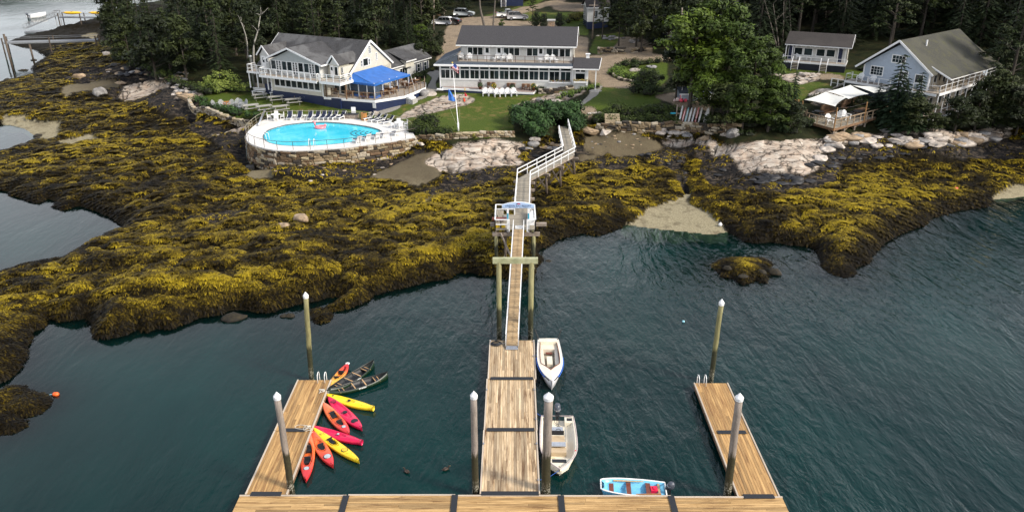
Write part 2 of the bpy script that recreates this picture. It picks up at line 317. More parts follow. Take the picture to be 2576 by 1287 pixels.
# zones -------------------------------------------------------------
ZP={
 'grass':[[(500,262),(520,232),(640,232),(700,238),(960,285),(1030,250),(1095,232),(1108,236),(1200,226),(1330,230),(1385,236),(1400,240),(1420,232),(1440,250),(1320,270),(1290,300),(1292,338),(1200,347),(1120,350),(1035,348),(1020,320),(1000,300),(800,292),(660,292),(600,296),(545,290)],
           [(1445,275),(1498,232),(1515,216),(1605,222),(1670,232),(1660,262),(1580,275),(1500,277)],
           [(1055,190),(1075,178),(1088,182),(1080,205),(1065,222),(1040,232)],[(1095,210),(1112,205),(1112,230),(1092,228)],
           [(1320,28),(1400,32),(1480,30),(1480,90),(1390,80),(1395,58),(1285,48)],[(1210,40),(1300,18),(1350,-10),(1400,-15),(1330,22),(1240,42)],
           [(1535,175),(1560,155),(1640,150),(1680,160),(1680,200),(1640,232),(1560,205)],[(1950,165),(2180,180),(2200,190),(2100,200),(1960,190)],
           [(1480,130),(1500,90),(1560,80),(1600,120),(1600,138),(1500,138)],[(1985,205),(2080,208),(2120,235),(2040,255),(1990,250)]],
 'gravel':[[(1095,152),(1115,118),(1120,75),(1140,50),(1185,42),(1235,46),(1290,52),(1410,56),(1410,90),(1480,95),(1480,145),(1200,160)],
            [(1470,145),(1500,138),(1690,138),(1700,152),(1600,155),(1558,160),(1536,172),(1530,188),(1555,202),(1605,212),(1680,222),(1600,224),(1515,219),(1490,212),(1470,190)],
            [(1185,47),(1250,37),(1310,20),(1385,3),(1420,-10),(1450,-12),(1410,8),(1350,24),(1300,40),(1240,50)],
            [(1385,12),(1415,6),(1478,10),(1480,30),(1395,26)],[(1510,140),(1540,122),(1560,95),(1600,90),(1640,110),(1640,140)],
            [(1450,270),(1490,268),(1500,276),(1490,296),(1465,290)],[(1640,240),(1720,230),(1790,262),(1780,300),(1720,305),(1690,262)],
            [(1940,184),(2070,184),(2120,190),(2130,205),(2085,200),(2000,200),(1950,200)]],
 'path':[[(1062,240),(1078,215),(1086,196),(1072,184),(1104,174),(1108,186),(1097,205),(1100,228),(1085,236),(1068,248),(1040,256),(1020,262)],
          [(925,286),(985,262),(1015,262),(1000,275),(955,293)],[(1494,214),(1518,216),(1506,236),(1464,268),(1446,275),(1482,238)]],
 'sand':[[(925,446),(960,425),(1010,400),(1055,378),(1095,378),(1115,410),(1112,432),(1062,466),(1000,458)],
          [(1466,348),(1500,336),(1600,332),(1650,350),(1670,366),(1640,386),(1560,394),(1500,382),(1470,370)],[(1455,382),(1500,386),(1510,396),(1460,404),(1448,395)],
          [(1558,572),(1585,548),(1635,512),(1690,502),(1722,478),(1740,482),(1742,508),(1800,530),(1832,560),(1836,592),(1700,600),(1600,590)],
                   [(2495,478),(2560,450),(2600,455),(2600,480),(2520,490)],[(640,425),(690,425),(690,445),(640,450),(600,440)],
          [(150,222),(200,208),(300,205),(315,218),(230,230),(160,246)],[(50,292),(160,300),(150,340),(110,352),(88,340),(60,318),(0,312),(0,300)],[(0,283),(80,285),(60,292),(0,296)],[(210,85),(245,82),(245,95),(200,95)],
          [(150,345),(235,335),(250,350),(180,365),(130,355)],[(1060,500),(1120,480),(1060,520)]],
 'pale':[[(1000,296),(1035,272),(1080,252),(1115,240),(1165,236),(1192,243),(1196,252),(1178,263),(1120,276),(1060,292),(1010,300)],
          [(1060,402),(1100,378),(1150,360),(1205,350),(1262,346),(1310,352),(1332,366),(1314,380),(1320,400),(1290,412),(1210,424),(1130,432),(1095,415)],
          [(1290,268),(1330,250),(1370,240),(1440,230),(1490,222),(1460,242),(1400,258),(1340,268),(1295,276)],
          [(1650,344),(1780,345),(1822,365),(1870,360),(2000,356),(2066,348),(2160,333),(2230,335),(2260,342),(2235,352),(2150,362),(2100,372),(2064,392),(2060,425),(2020,442),(1940,432),(1880,425),(1835,402),(1800,378),(1700,360)],
          [(2240,330),(2330,328),(2400,342),(2480,322),(2545,326),(2545,342),(2470,360),(2430,378),(2390,374),(2330,360),(2260,352)],
          [(1935,188),(2000,184),(2070,182),(2060,200),(2010,215),(1985,205)],[(2030,235),(2070,222),(2120,240),(2110,262),(2060,268),(2035,250)],
          [(285,240),(330,218),(420,202),(428,212),(370,232),(330,250)],[(430,262),(450,245),(505,232),(510,242),(470,262)],[(520,330),(590,318),(640,320),(600,345),(540,345)]],
 'dark':[[(1600,386),(1690,370),(1720,400),(1738,480),(1715,490),(1690,430),(1640,412)],[(1060,478),(1100,455),(1130,432),(1250,420),(1330,396),(1330,366),(1420,350),(1500,362),(1530,392),(1480,412),(1400,420),(1300,440),(1250,455),(1140,478),(1080,498)],
          [(1500,400),(1600,395),(1600,420),(1540,432),(1490,420)],
          [(1640,356),(1700,350),(1830,378),(1850,400),(1900,425),(2050,440),(2100,420),(2110,445),(2060,480),(1900,486),(1790,470),(1755,440),(1770,402),(1690,385)],
          [(2060,420),(2070,390),(2240,350),(2400,365),(2560,350),(2620,360),(2600,392),(2450,398),(2300,392),(2150,400),(2080,445)],
          [(170,178),(330,158),(430,195),(480,235),(505,262),(490,300),(420,292),(360,262),(300,250),(230,215),(160,200)],
          [(470,290),(500,300),(560,308),(625,325),(640,410),(600,410),(520,345),(470,330)],
          [(610,412),(700,420),(860,418),(1000,385),(1060,366),(1080,372),(1000,420),(930,446),(800,448),(640,446)],[(490,540),(600,520),(640,530),(520,560)]],
}
def zmask(polys,jit=2.5):
    m=np.zeros(PXX.shape,bool)
    jx=(fbm(XX*.45,YY*.45,3)-.5)*jit*6; jy=(fbm(XX*.45+50,YY*.45+20,3)-.5)*jit*3
    for p in polys:m|=inpoly(PXX+jx,PYY+jy,p)
    return m
Z={k:zmask(v,{'path':.5,'gravel':1.2,'grass':1.0,'pale':2.5,'sand':2.5,'dark':3}[k]) for k,v in ZP.items()}
upl=(HB>3.45)&~Z['pale']&~Z['sand']&~Z['dark']
grass=Z['grass']&~Z['pale']; gravel=Z['gravel']&upl; path=Z['path']
grass&=~gravel&~path; forest=upl&~grass&~gravel&~path
pale=Z['pale']&~gravel; sand=Z['sand']&~pale; dark=Z['dark']&~pale&~sand
weed=~(upl|pale|sand|dark|path)
def blur(m,k=1):
    a=m.astype(float)
    for _ in range(k):
        a=np.pad(a,1,mode='edge'); a=(a[:-2,1:-1]+a[2:,1:-1]+a[1:-1,:-2]+a[1:-1,2:]+a[1:-1,1:-1])/5
    return a
soft={k:blur(v,2) for k,v in dict(grass=grass,gravel=gravel,path=path,pale=pale,sand=sand,dark=dark,forest=forest,weed=weed).items()}
# relief ------------------------------------------------------------
def billow(x,y):return np.abs(fbm(x,y,3)-.5)*2
lump=.95*np.sqrt(billow(XX*.22,YY*.34)+.02)+.45*np.sqrt(billow(XX*.7+9,YY*.9)+.01)-.55
lump+=.45*(fbm(XX*.1,YY*.14,2)-.5)
ca,sa=math.cos(.35),math.sin(.35)
U=XX*ca+YY*sa; V=-XX*sa+YY*ca
strat=fbm(U*.06,V*.3,2)  # bedding of the ledges
_t=strat*6; stepn=(np.floor(_t)+np.clip((_t-np.floor(_t))*3.2-1.1,0,1))/6*.75+strat*.25
rock=(stepn-.5)*3.4+(fbm(XX*1.3,YY*1.3,3)-.5)*.12
crev=np.exp(-(((fbm(U*.22,V*.8,3)-.5)/.016)**2))+np.exp(-(((fbm(U*.4+30,V*.2,2)-.5)/.012)**2))
H=HB+soft['weed']*lump*np.clip(HB,.5,1.2)*.9+(soft['pale']+soft['dark'])*(rock*np.where(HB>4,.25,.9)-.28*crev)
H+=soft['sand']*(fbm(XX*.3,YY*.3,2)-.5)*.15+soft['forest']*(fbm(XX*.25,YY*.25,3)-.5)*.7+soft['grass']*(fbm(XX*.12,YY*.12,2)-.5)*.18
bank=1-np.exp(-dw/np.where(sand,6.0,1.1))
H=np.where(wat,-(0.06+dw*(.33-.23*np.clip(blur(Z['sand'],30)*3,0,1))),np.maximum(H,.12)*bank)
H=np.maximum(H,-6)
# level ground under the pool terrace and the paved building pads
TERR=[tuple(W(x,y,3.9)[:2]) for x,y in [(618.6,338.8),(622.7,355.3),(649.5,368.6),(688.6,376.9),(740,379),(801.8,375.9),(863.5,371.7),(925.2,363.5),(987,355.3),(1044.6,344),(1036,328),(1022,316),(987,308),(894,299.2),(801.8,297.2),(719.5,297.2),(668,299.7),(637,318)]]
tin=inpoly(XX,YY,[(x*1,y) for x,y in TERR])
H=np.where(tin,np.minimum(H,2.2),H)
def hsample(x,y):
    r=math.log(max(y,Y0)/Y0)/_q*(NR-1); c=(x/y+TMAX)/(2*TMAX)*(NC-1)
    r=min(max(r,0),NR-1.001); c=min(max(c,0),NC-1.001); i=int(r); j=int(c); a=r-i; b=c-j
    return float(H[i,j]*(1-a)*(1-b)+H[i+1,j]*a*(1-b)+H[i,j+1]*(1-a)*b+H[i+1,j+1]*a*b)
def G(x,y,dz=0.0):
    """the spot of ground seen at (x, y)"""
    lo,hi=27.0,None; a=(x-1288)/FPX; b=-(y-643.5)/FPX
    dy=_c+b*_s; dz_=-_s+b*_c; Y=30.0
    while Y<430:
        t=Y/dy; z=CH+dz_*t
        if z<=max(hsample(a*t,Y),0):break
        Y*=1.006
    t=Y/dy; X=a*t
    return Vector((X,Y,max(hsample(X,Y),0)+dz))
def gz(x,y):return max(hsample(x,y),0)
# terrain mesh --------------------------------------------------------
me=bpy.data.meshes.new('ground')
co=np.stack([XX,YY,H],-1).reshape(-1,3).astype(np.float32)
ii=(np.arange(NR-1)[:,None]*NC+np.arange(NC-1)[None]).ravel()
fq=np.stack([ii,ii+1,ii+NC+1,ii+NC],1).astype(np.int32)
def fill_mesh(me,co,fq):
    k=fq.shape[1]
    me.vertices.add(len(co)); me.vertices.foreach_set('co',co.astype(np.float32).ravel())
    me.loops.add(fq.size); me.loops.foreach_set('vertex_index',fq.astype(np.int32).ravel())
    me.polygons.add(len(fq)); me.polygons.foreach_set('loop_start',np.arange(0,fq.size,k,dtype=np.int32))
    me.update(calc_edges=True)
fill_mesh(me,co,fq); me.polygons.foreach_set('use_smooth',np.ones(len(fq),bool))
def vcol(me,name,a,b,c):
    at=me.color_attributes.new(name,'FLOAT_COLOR','POINT')
    at.data.foreach_set('color',np.stack([a,b,c,np.ones_like(a)],-1).astype(np.float32).ravel())
vcol(me,'z1',soft['grass'],soft['gravel'],soft['pale']); vcol(me,'z2',soft['dark'],soft['path'],soft['forest'])
vcol(me,'z3',soft['sand'],np.clip(H/6,0,1),np.clip(crev,0,1))
ground=link('ground',me); struct(ground)
def ground_material():
    m,N,L,B=newmat('ground')
    def att(n):
        a=N.new('ShaderNodeVertexColor'); a.layer_name=n; s=N.new('ShaderNodeSeparateColor'); L.new(a.outputs['Color'],s.inputs[0]); return s
    z1,z2,z3=att('z1'),att('z2'),att('z3')
    nb=noise(N,L,.7,6,.7); nf=noise(N,L,5,5,.7); nl=noise(N,L,.09,4,.6)
    def thr(sock,w=.22):
        a=N.new('ShaderNodeMath'); a.operation='ADD'; L.new(sock,a.inputs[0])
        s=N.new('ShaderNodeMath'); s.operation='MULTIPLY_ADD'; L.new(nf.outputs['Fac'],s.inputs[0]); s.inputs[1].default_value=.9; s.inputs[2].default_value=-.45
        L.new(s.outputs[0],a.inputs[1])
        r=N.new('ShaderNodeMapRange'); r.inputs[1].default_value=.5-w; r.inputs[2].default_value=.5+w; L.new(a.outputs[0],r.inputs[0]); return r.outputs[0]
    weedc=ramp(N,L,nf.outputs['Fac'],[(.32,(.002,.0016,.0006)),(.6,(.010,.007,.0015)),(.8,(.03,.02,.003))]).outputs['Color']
    darkc=ramp(N,L,nf.outputs['Fac'],[(.3,(.002,.002,.0025)),(.55,(.012,.0115,.012)),(.8,(.06,.05,.042))]).outputs['Color']
    darkc=mixc(N,L,ramp(N,L,noise(N,L,1.6,7,.75,'Object',(.6,1.6,2),.6).outputs['Fac'],[(.5,(0,0,0)),(.6,(.8,.8,.8))]).outputs['Color'],darkc,(.10,.078,.055))
    streak=noise(N,L,1.0,6,.65,'Object',(.5,2.2,3),.8)
    palec=ramp(N,L,streak.outputs['Fac'],[(.30,(.05,.045,.04)),(.40,(.27,.23,.19)),(.5,(.40,.345,.285)),(.66,(.54,.49,.42))]).outputs['Color']
    pk=ramp(N,L,nb.outputs['Fac'],[(.42,(0,0,0)),(.62,(1,1,1))]); palec=mixc(N,L,pk.outputs['Color'],palec,mixc(N,L,.28,palec,(.42,.24,.13)))
    tcv=N.new('ShaderNodeTexCoord'); mv=N.new('ShaderNodeMapping'); mv.inputs['Rotation'].default_value=(0,0,-.35); mv.inputs['Scale'].default_value=(.22,.75,.6)
    dn=noise(N,L,.5,4,.6); dv=N.new('ShaderNodeVectorMath'); dv.operation='MULTIPLY_ADD'; L.new(dn.outputs['Color'],dv.inputs[0]); dv.inputs[1].default_value=(2.2,2.2,2.2); L.new(tcv.outputs['Object'],dv.inputs[2]); L.new(dv.outputs[0],mv.inputs[0])
    vo=N.new('ShaderNodeTexVoronoi'); vo.feature='DISTANCE_TO_EDGE'; vo.inputs['Scale'].default_value=1.0; L.new(mv.outputs[0],vo.inputs['Vector'])
    ck=ramp(N,L,vo.outputs['Distance'],[(.0,(1,1,1)),(.05,(0,0,0))]); palec=mixc(N,L,ck.outputs['Color'],palec,(.02,.017,.014))
    palec=mixc(N,L,z3.outputs[2],palec,(.02,.018,.016))
    lich=ramp(N,L,nf.outputs['Fac'],[(.6,(0,0,0)),(.7,(1,1,1))]); palec=mixc(N,L,lich.outputs['Color'],palec,(.12,.115,.1))
    sandc=ramp(N,L,nf.outputs['Fac'],[(.25,(.17,.145,.09)),(.6,(.30,.262,.168)),(.8,(.37,.325,.22))]).outputs['Color']
    hb=N.new('ShaderNodeMapRange'); hb.inputs[1].default_value=.14; hb.inputs[2].default_value=.29; L.new(z3.outputs[1],hb.inputs[0]); sandc=mixc(N,L,hb.outputs[0],sandc,mixc(N,L,.78,sandc,(.07,.052,.03)))
    sandc=mixc(N,L,ramp(N,L,nb.outputs['Fac'],[(.36,(.6,.6,.6)),(.5,(0,0,0))]).outputs['Color'],sandc,(.085,.065,.04))
    grassc=ramp(N,L,nf.outputs['Fac'],[(.25,(.028,.048,.007)),(.55,(.062,.09,.012)),(.8,(.1,.122,.02))]).outputs['Color']
    dry=ramp(N,L,nb.outputs['Fac'],[(.5,(0,0,0)),(.68,(1,1,1))]).outputs['Color']
    dry2=ramp(N,L,nl.outputs['Fac'],[(.46,(0,0,0)),(.62,(1,1,1))]).outputs['Color']
    dm=N.new('ShaderNodeMath'); dm.operation='MULTIPLY'; L.new(dry,dm.inputs[0]); L.new(dry2,dm.inputs[1])
    grassc=mixc(N,L,dm.outputs[0],grassc,(.19,.13,.05))
    gravc=ramp(N,L,nf.outputs['Fac'],[(.25,(.14,.105,.07)),(.55,(.27,.21,.145)),(.8,(.36,.3,.22))]).outputs['Color']
    gravc=mixc(N,L,dry,gravc,(.15,.12,.085))
    pathc=ramp(N,L,nf.outputs['Fac'],[(.3,(.2,.19,.165)),(.7,(.32,.3,.265))]).outputs['Color']
    forc=ramp(N,L,nb.outputs['Fac'],[(.35,(.006,.008,.003)),(.5,(.016,.02,.006)),(.68,(.035,.026,.012))]).outputs['Color']
    c=weedc
    thr_=thr
    for s,col in ((z2.outputs[2],forc),(z2.outputs[0],darkc),(z3.outputs[0],sandc),(z1.outputs[2],palec),(z1.outputs[0],grassc),(z1.outputs[1],gravc)):
        c=mixc(N,L,thr(s),c,col)
    c=mixc(N,L,thr(z2.outputs[1],.08),c,pathc)
    L.new(c,B.inputs['Base Color']); B.inputs['Roughness'].default_value=.85; B.inputs['Specular IOR Level'].default_value=.12
    bump(N,L,nf.outputs['Fac'],.8,.12,B)
    return m
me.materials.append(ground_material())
# seabed / far land so that the ground runs on past the surveyed sheet
far=MB();
far.add([(-3000,-600,-6.2),(3000,-600,-6.2),(3000,3000,-6.2),(-3000,3000,-6.2)],[(0,1,2,3)])
struct(obj('seabed',far,mat('seabed',(.01,.02,.02))))
# water -----------------------------------------------------------------
wx=np.concatenate([-np.geomspace(2600,420,6),np.array([]),])
def water_material():
    m,N,L,B=newmat('sea_water')
    N.remove(B); out=N['Material Output']
    geo=N.new('ShaderNodeNewGeometry'); pos=N.new('ShaderNodeSeparateXYZ'); L.new(geo.outputs['Position'],pos.inputs[0])
    # ripples: two wind directions, stretched along the crests
    def wv(scale,rot,st,det,dist=0.0):
        t=N.new('ShaderNodeTexCoord'); mp=N.new('ShaderNodeMapping'); mp.inputs['Rotation'].default_value=(0,0,rot); mp.inputs['Scale'].default_value=(1,st,1)
        n=N.new('ShaderNodeTexNoise'); n.inputs['Scale'].default_value=scale; n.inputs['Detail'].default_value=det; n.inputs['Distortion'].default_value=dist; n.inputs['Roughness'].default_value=.55
        L.new(t.outputs['Object'],mp.inputs[0]); L.new(mp.outputs[0],n.inputs[0]); return n.outputs['Fac']
    a=wv(.45,R(62),.3,3,.6); b=wv(1.6,R(44),.38,3,.5); c=wv(4.6,R(70),.5,3)
    cal=wv(.035,0,1,2)
    calm=N.new('ShaderNodeMapRange'); calm.inputs[1].default_value=.38; calm.inputs[2].default_value=.62; calm.inputs[3].default_value=.45; calm.inputs[4].default_value=1.1; L.new(cal,calm.inputs[0])
    s1=N.new('ShaderNodeMath'); s1.operation='MULTIPLY_ADD'; L.new(b,s1.inputs[0]); s1.inputs[1].default_value=.6; L.new(a,s1.inputs[2])
    s2=N.new('ShaderNodeMath'); s2.operation='MULTIPLY_ADD'; L.new(c,s2.inputs[0]); s2.inputs[1].default_value=.13; L.new(s1.outputs[0],s2.inputs[2])
    s3=N.new('ShaderNodeMath'); s3.operation='MULTIPLY'; L.new(s2.outputs[0],s3.inputs[0]); L.new(calm.outputs[0],s3.inputs[1])
    # the right-hand side of the bay is windier, the inlets on the left lie sheltered
    wd=N.new('ShaderNodeMapRange'); wd.inputs[1].default_value=-22; wd.inputs[2].default_value=16; wd.inputs[3].default_value=.16; wd.inputs[4].default_value=1.3; L.new(pos.outputs[0],wd.inputs[0])
    s4=N.new('ShaderNodeMath'); s4.operation='MULTIPLY'; L.new(s3.outputs[0],s4.inputs[0]); L.new(wd.outputs[0],s4.inputs[1])
    bp=N.new('ShaderNodeBump'); bp.inputs['Strength'].default_value=1; bp.inputs['Distance'].default_value=.24; L.new(s4.outputs[0],bp.inputs['Height'])
    gl=N.new('ShaderNodeBsdfGlossy'); gl.inputs['Roughness'].default_value=.05; L.new(bp.outputs[0],gl.inputs['Normal'])
    fr=N.new('ShaderNodeFresnel'); fr.inputs['IOR'].default_value=1.37; L.new(bp.outputs[0],fr.inputs['Normal'])
    df=N.new('ShaderNodeBsdfDiffuse'); L.new(bp.outputs[0],df.inputs['Normal'])
    bc=ramp(N,L,wv(.06,R(40),.6,4),[(.35,(.0004,.0105,.0100)),(.65,(.0014,.024,.0215))]); L.new(bc.outputs['Color'],df.inputs['Color'])
    tr=N.new('ShaderNodeBsdfTransparent'); tr.inputs['Color'].default_value=(.55,.8,.72,1)
    vc=N.new('ShaderNodeVertexColor'); vc.layer_name='depth'
    mb_=N.new('ShaderNodeMixShader'); L.new(vc.outputs['Color'],mb_.inputs[0]); L.new(tr.outputs[0],mb_.inputs[1]); L.new(df.outputs[0],mb_.inputs[2])
    mf=N.new('ShaderNodeMixShader'); L.new(fr.outputs[0],mf.inputs[0]); L.new(mb_.outputs[0],mf.inputs[1]); L.new(gl.outputs[0],mf.inputs[2])
    L.new(mf.outputs[0],out.inputs['Surface']); return m
WM=water_material()
st=2
Wy=YY[::st,::st]; Wx=XX[::st,::st]; Hh=H[::st,::st]
r_,c_=Wy.shape
dep=1-np.exp(-np.maximum(-Hh,0)*1.15)
me=bpy.data.meshes.new('sea'); co=np.stack([Wx,Wy,np.zeros_like(Wy)],-1).reshape(-1,3)
ii=(np.arange(r_-1)[:,None]*c_+np.arange(c_-1)[None]).ravel(); fq=np.stack([ii,ii+1,ii+c_+1,ii+c_],1)
near=(blur(Hh<0.02,2)>0).ravel(); fq=fq[near[fq].any(1)]
fill_mesh(me,co,fq); vcol(me,'depth',dep,dep,dep); me.materials.append(WM); struct(link('sea',me))
# open water beyond the surveyed sheet
ym,yM=float(Wy.min()),float(Wy.max()); xm=ym*TMAX; xM=yM*TMAX
me=bpy.data.meshes.new('open_sea')
v=[(-2500,-500,0),(2500,-500,0),(2500,ym,0),(xm,ym,0),(-xm,ym,0),(-2500,ym,0),(xM,yM,0),(-xM,yM,0),(2500,yM,0),(-2500,yM,0),(2500,2500,0),(-2500,2500,0)]
me.from_pydata(v,[],[(0,1,2,3,4,5),(3,2,8,6),(5,4,7,9),(9,7,6,8,10,11)])
vcol(me,'depth',np.ones(12),np.ones(12),np.ones(12)); me.materials.append(WM); struct(link('sea',me))
# ------------------------------------------------------------------ MATERIALS shared by the built things
def wood_mat(name,a,b,stretch,rnd=.3,stain=(.05,.03,.012),amt=.5):
    m,N,L,B=newmat(name)
    g=N.new('ShaderNodeNewGeometry'); mp=N.new('ShaderNodeMapping'); mp.inputs['Scale'].default_value=stretch
    L.new(g.outputs['Position'],mp.inputs[0])
    n=N.new('ShaderNodeTexNoise'); n.inputs['Scale'].default_value=1; n.inputs['Detail'].default_value=6; n.inputs['Roughness'].default_value=.7
    oi=N.new('ShaderNodeObjectInfo'); ad=N.new('ShaderNodeVectorMath'); ad.operation='ADD'
    cb=N.new('ShaderNodeCombineXYZ'); k=N.new('ShaderNodeMath'); k.operation='MULTIPLY'; k.inputs[1].default_value=31; L.new(oi.outputs['Random'],k.inputs[0]); L.new(k.outputs[0],cb.inputs[2])
    L.new(mp.outputs[0],ad.inputs[0]); L.new(cb.outputs[0],ad.inputs[1]); L.new(ad.outputs[0],n.inputs[0])
    c=ramp(N,L,n.outputs['Fac'],[(.3,a),(.7,b)]).outputs['Color']
    r=ramp(N,L,oi.outputs['Random'],[(0,(1-rnd,)*3),(.5,(1,.98,.95)),(1,(1+rnd*.5,)*3)])
    c=mixc(N,L,1.0,c,r.outputs['Color'],'MULTIPLY')
    n2=N.new('ShaderNodeTexNoise'); n2.inputs['Scale'].default_value=.8; n2.inputs['Detail'].default_value=7; n2.inputs['Roughness'].default_value=.72; L.new(mp.outputs[0],n2.inputs[0])
    f=ramp(N,L,n2.outputs['Fac'],[(.52,(0,0,0)),(.66,(amt,)*3)]); c=mixc(N,L,f.outputs['Color'],c,stain)
    L.new(c,B.inputs['Base Color']); B.inputs['Roughness'].default_value=.7; bump(N,L,n.outputs['Fac'],.5,.004,B)
    return m
WOODY=wood_mat('deck_wood_along',(.30,.19,.09),(.70,.55,.36),(7,.45,1),.42,(.10,.042,.012),.95)
WOODX=wood_mat('deck_wood_across',(.25,.14,.045),(.56,.37,.165),(.55,7,1),.42,(.12,.055,.016),.85)
WOODS=wood_mat('deck_wood_side',(.24,.125,.04),(.56,.35,.14),(7,.5,1),.42,(.16,.065,.02),.7)
TREAD=wood_mat('tread_wood',(.26,.17,.08),(.46,.34,.2),(.8,7,1),.25)
GREYW=wood_mat('grey_boards',(.2,.18,.14),(.36,.32,.25),(.8,7,1),.2)
GREYB=wood_mat('weathered_beam',(.16,.12,.09),(.34,.29,.24),(2,2,2),.2)
LOGW=wood_mat('brown_timber',(.1,.055,.03),(.24,.14,.075),(3,3,3),.3)
WHITE=mat('white_paint',(.78,.78,.77),.45,.04,2)
WHITEP=mat('white_plastic',(.8,.8,.79),.35,.03,2)
CREAM=mat('cream_gelcoat',(.72,.64,.52),.25,.05,2)
OFFW=mat('off_white_gelcoat',(.74,.67,.53),.3,.06,3)
BLACK=mat('black_rubber',(.012,.014,.018),.6,.1,8)
DARKM=mat('dark_metal',(.03,.028,.026),.45,.1,8,metal=.3)
ALU=mat('aluminium',(.55,.56,.58),.35,.05,4,metal=.85)
STEEL=mat('galvanised_steel',(.4,.41,.4),.45,.08,4,metal=.6)
NAVY=mat('navy_paint',(.005,.014,.055),.5,.12,2)
GLASS=None
def glass_material():
    m,N,L,B=newmat('window_glass'); n=noise(N,L,.6,3)
    oi=N.new('ShaderNodeObjectInfo'); c=ramp(N,L,n.outputs['Fac'],[(.3,(.006,.01,.012)),(.7,(.03,.045,.05))]).outputs['Color']
    c=mixc(N,L,1,c,ramp(N,L,oi.outputs['Random'],[(0,(.4,.4,.4)),(1,(1.6,1.6,1.6))]).outputs['Color'],'MULTIPLY')
    L.new(c,B.inputs['Base Color']); B.inputs['Roughness'].default_value=.08; B.inputs['Specular IOR Level'].default_value=.5; return m
GLASS=glass_material()
def pile_material(name,top,wet,zline):
    m,N,L,B=newmat(name); g=N.new('ShaderNodeNewGeometry'); s=N.new('ShaderNodeSeparateXYZ'); L.new(g.outputs['Position'],s.inputs[0])
    n=noise(N,L,3,6,.7,'Object',(2.5,2.5,.35)); n2=noise(N,L,9,4,.7)
    c=ramp(N,L,n.outputs['Fac'],[(.3,tuple(x*.45 for x in top)),(.7,top)]).outputs['Color']
    a=N.new('ShaderNodeMath'); a.operation='MULTIPLY_ADD'; L.new(n.outputs['Fac'],a.inputs[0]); a.inputs[1].default_value=2.0; L.new(s.outputs[2],a.inputs[2])
    f=N.new('ShaderNodeMapRange'); f.inputs[1].default_value=zline+.8; f.inputs[2].default_value=zline+1.2; L.new(a.outputs[0],f.inputs[0])
    w=ramp(N,L,n2.outputs['Fac'],[(.3,tuple(x*.4 for x in wet)),(.7,wet)]).outputs['Color']
    c=mixc(N,L,f.outputs[0],w,c)
    # barnacle band near the low-water mark
    bn=ramp(N,L,n2.outputs['Fac'],[(.53,(0,0,0)),(.57,(1,1,1))]); bz=N.new('ShaderNodeMapRange'); bz.inputs[1].default_value=1.3; bz.inputs[2].default_value=.6; L.new(s.outputs[2],bz.inputs[0])
    bm=N.new('ShaderNodeMath'); bm.operation='MULTIPLY'; L.new(bn.outputs['Color'],bm.inputs[0]); L.new(bz.outputs[0],bm.inputs[1])
    c=mixc(N,L,bm.outputs[0],c,(.32,.3,.24)); L.new(c,B.inputs['Base Color']); B.inputs['Roughness'].default_value=.7
    bump(N,L,n2.outputs['Fac'],.7,.02,B); return m
PILE_GREY=pile_material('pile_grey',(.3,.25,.21),(.035,.03,.008),3.0)
PILE_GREEN=pile_material('pile_green',(.27,.25,.11),(.03,.032,.008),2.7)
UNIT={}
def unit_box(mname,m):
    k=mname
    if k not in UNIT:UNIT[k]=MB().box(-.5,.5,-.5,.5,-.5,.5).mesh(mname,m)
    return UNIT[k]
def piece(name,m,c,s,parent,rz=0,key=None):
    o=link(name,unit_box((key or name)+'_'+m.name,m),parent); o.location=c; o.scale=s; o.rotation_euler=(0,0,rz); return o
# ------------------------------------------------------------------ DOCK FLOATS
def dock_float(label,cx,cy,L,Wd,rows,wood,along='y',plate=None,plate_w=None,ladder=0,z=.5,group='floats of the boat dock',cleats=(),cut=True):
    t=thing('dock_float',label,'dock float',(cx,cy,0),0,group)
    lx,ly=(Wd,L) if along=='y' else (L,Wd)
    f=MB(); f.box(-lx/2,lx/2,-ly/2,ly/2,z-.30,z-.05); f.box(-lx/2+.25,lx/2-.25,-ly/2+.2,ly/2-.2,-.25,z-.3)
    obj('float_frame',f,LOGW,t)
    pitch=(Wd-.16)/rows
    for r in range(rows):
        q=-Wd/2+.08+pitch*(r+.5); cuts=[-L/2]
        if cut and random.random()<.75:cuts.append(random.choice([-.3,-.17,0,.17,.3])*L+random.uniform(-.1,.1))
        cuts.append(L/2)
        for a,b in zip(cuts[:-1],cuts[1:]):
            ln=b-a-.012; mid=(a+b)/2; zz=z-.02+random.uniform(-.003,.003)
            if along=='y':piece('plank',wood,(q,mid,zz),(pitch-.013,ln,.05),t)
            else:piece('plank',wood,(mid,q,zz),(ln,pitch-.013,.05),t)
    for s in (-1,1):  # pale edge rails
        if along=='y':piece('edge_rail',RAILW,(s*(lx/2-.035),0,z-.01),(.085,ly+.01,.12),t)
        else:piece('edge_rail',RAILW,(0,s*(ly/2-.035),z-.01),(lx+.01,.085,.12),t)
    if plate is not None:
        w=plate_w or (Wd-.25); p=MB()
        if along=='y':p.box(-w/2,w/2,-L/2-.17+plate,-L/2+.17+plate,z+.045,z+.062)
        else:p.box(L/2-.17,L/2+.17,-w/2,w/2,z+.045,z+.062)
        obj('hinge_plate',p,BLACK,t)
    for x,y in cleats:
        c=MB(); c.box(x-.05,x+.05,y-.03,y+.03,z+.05,z+.09); c.bar((x,y-.11,z+.1),(x,y+.11,z+.1),.03); obj('cleat',c,ALU,t)
    return t
RAILW=mat('pale_edge_board',(.55,.46,.36),.6,.15,3,rnd=.15)
cl=[(-1.6,1.5),(1.6,1.5),(1.6,-1.8)]
dock_float('middle pier float nearest the long cross dock',-.11,37.1,5.78,3.34,21,WOODY,plate=0,plate_w=3.2,cleats=cl)
dock_float('middle pier float between two black hinge plates, beside the motor skiff',-.08,42.92,5.78,3.34,21,WOODY,plate=0,plate_w=2.95,cleats=cl)
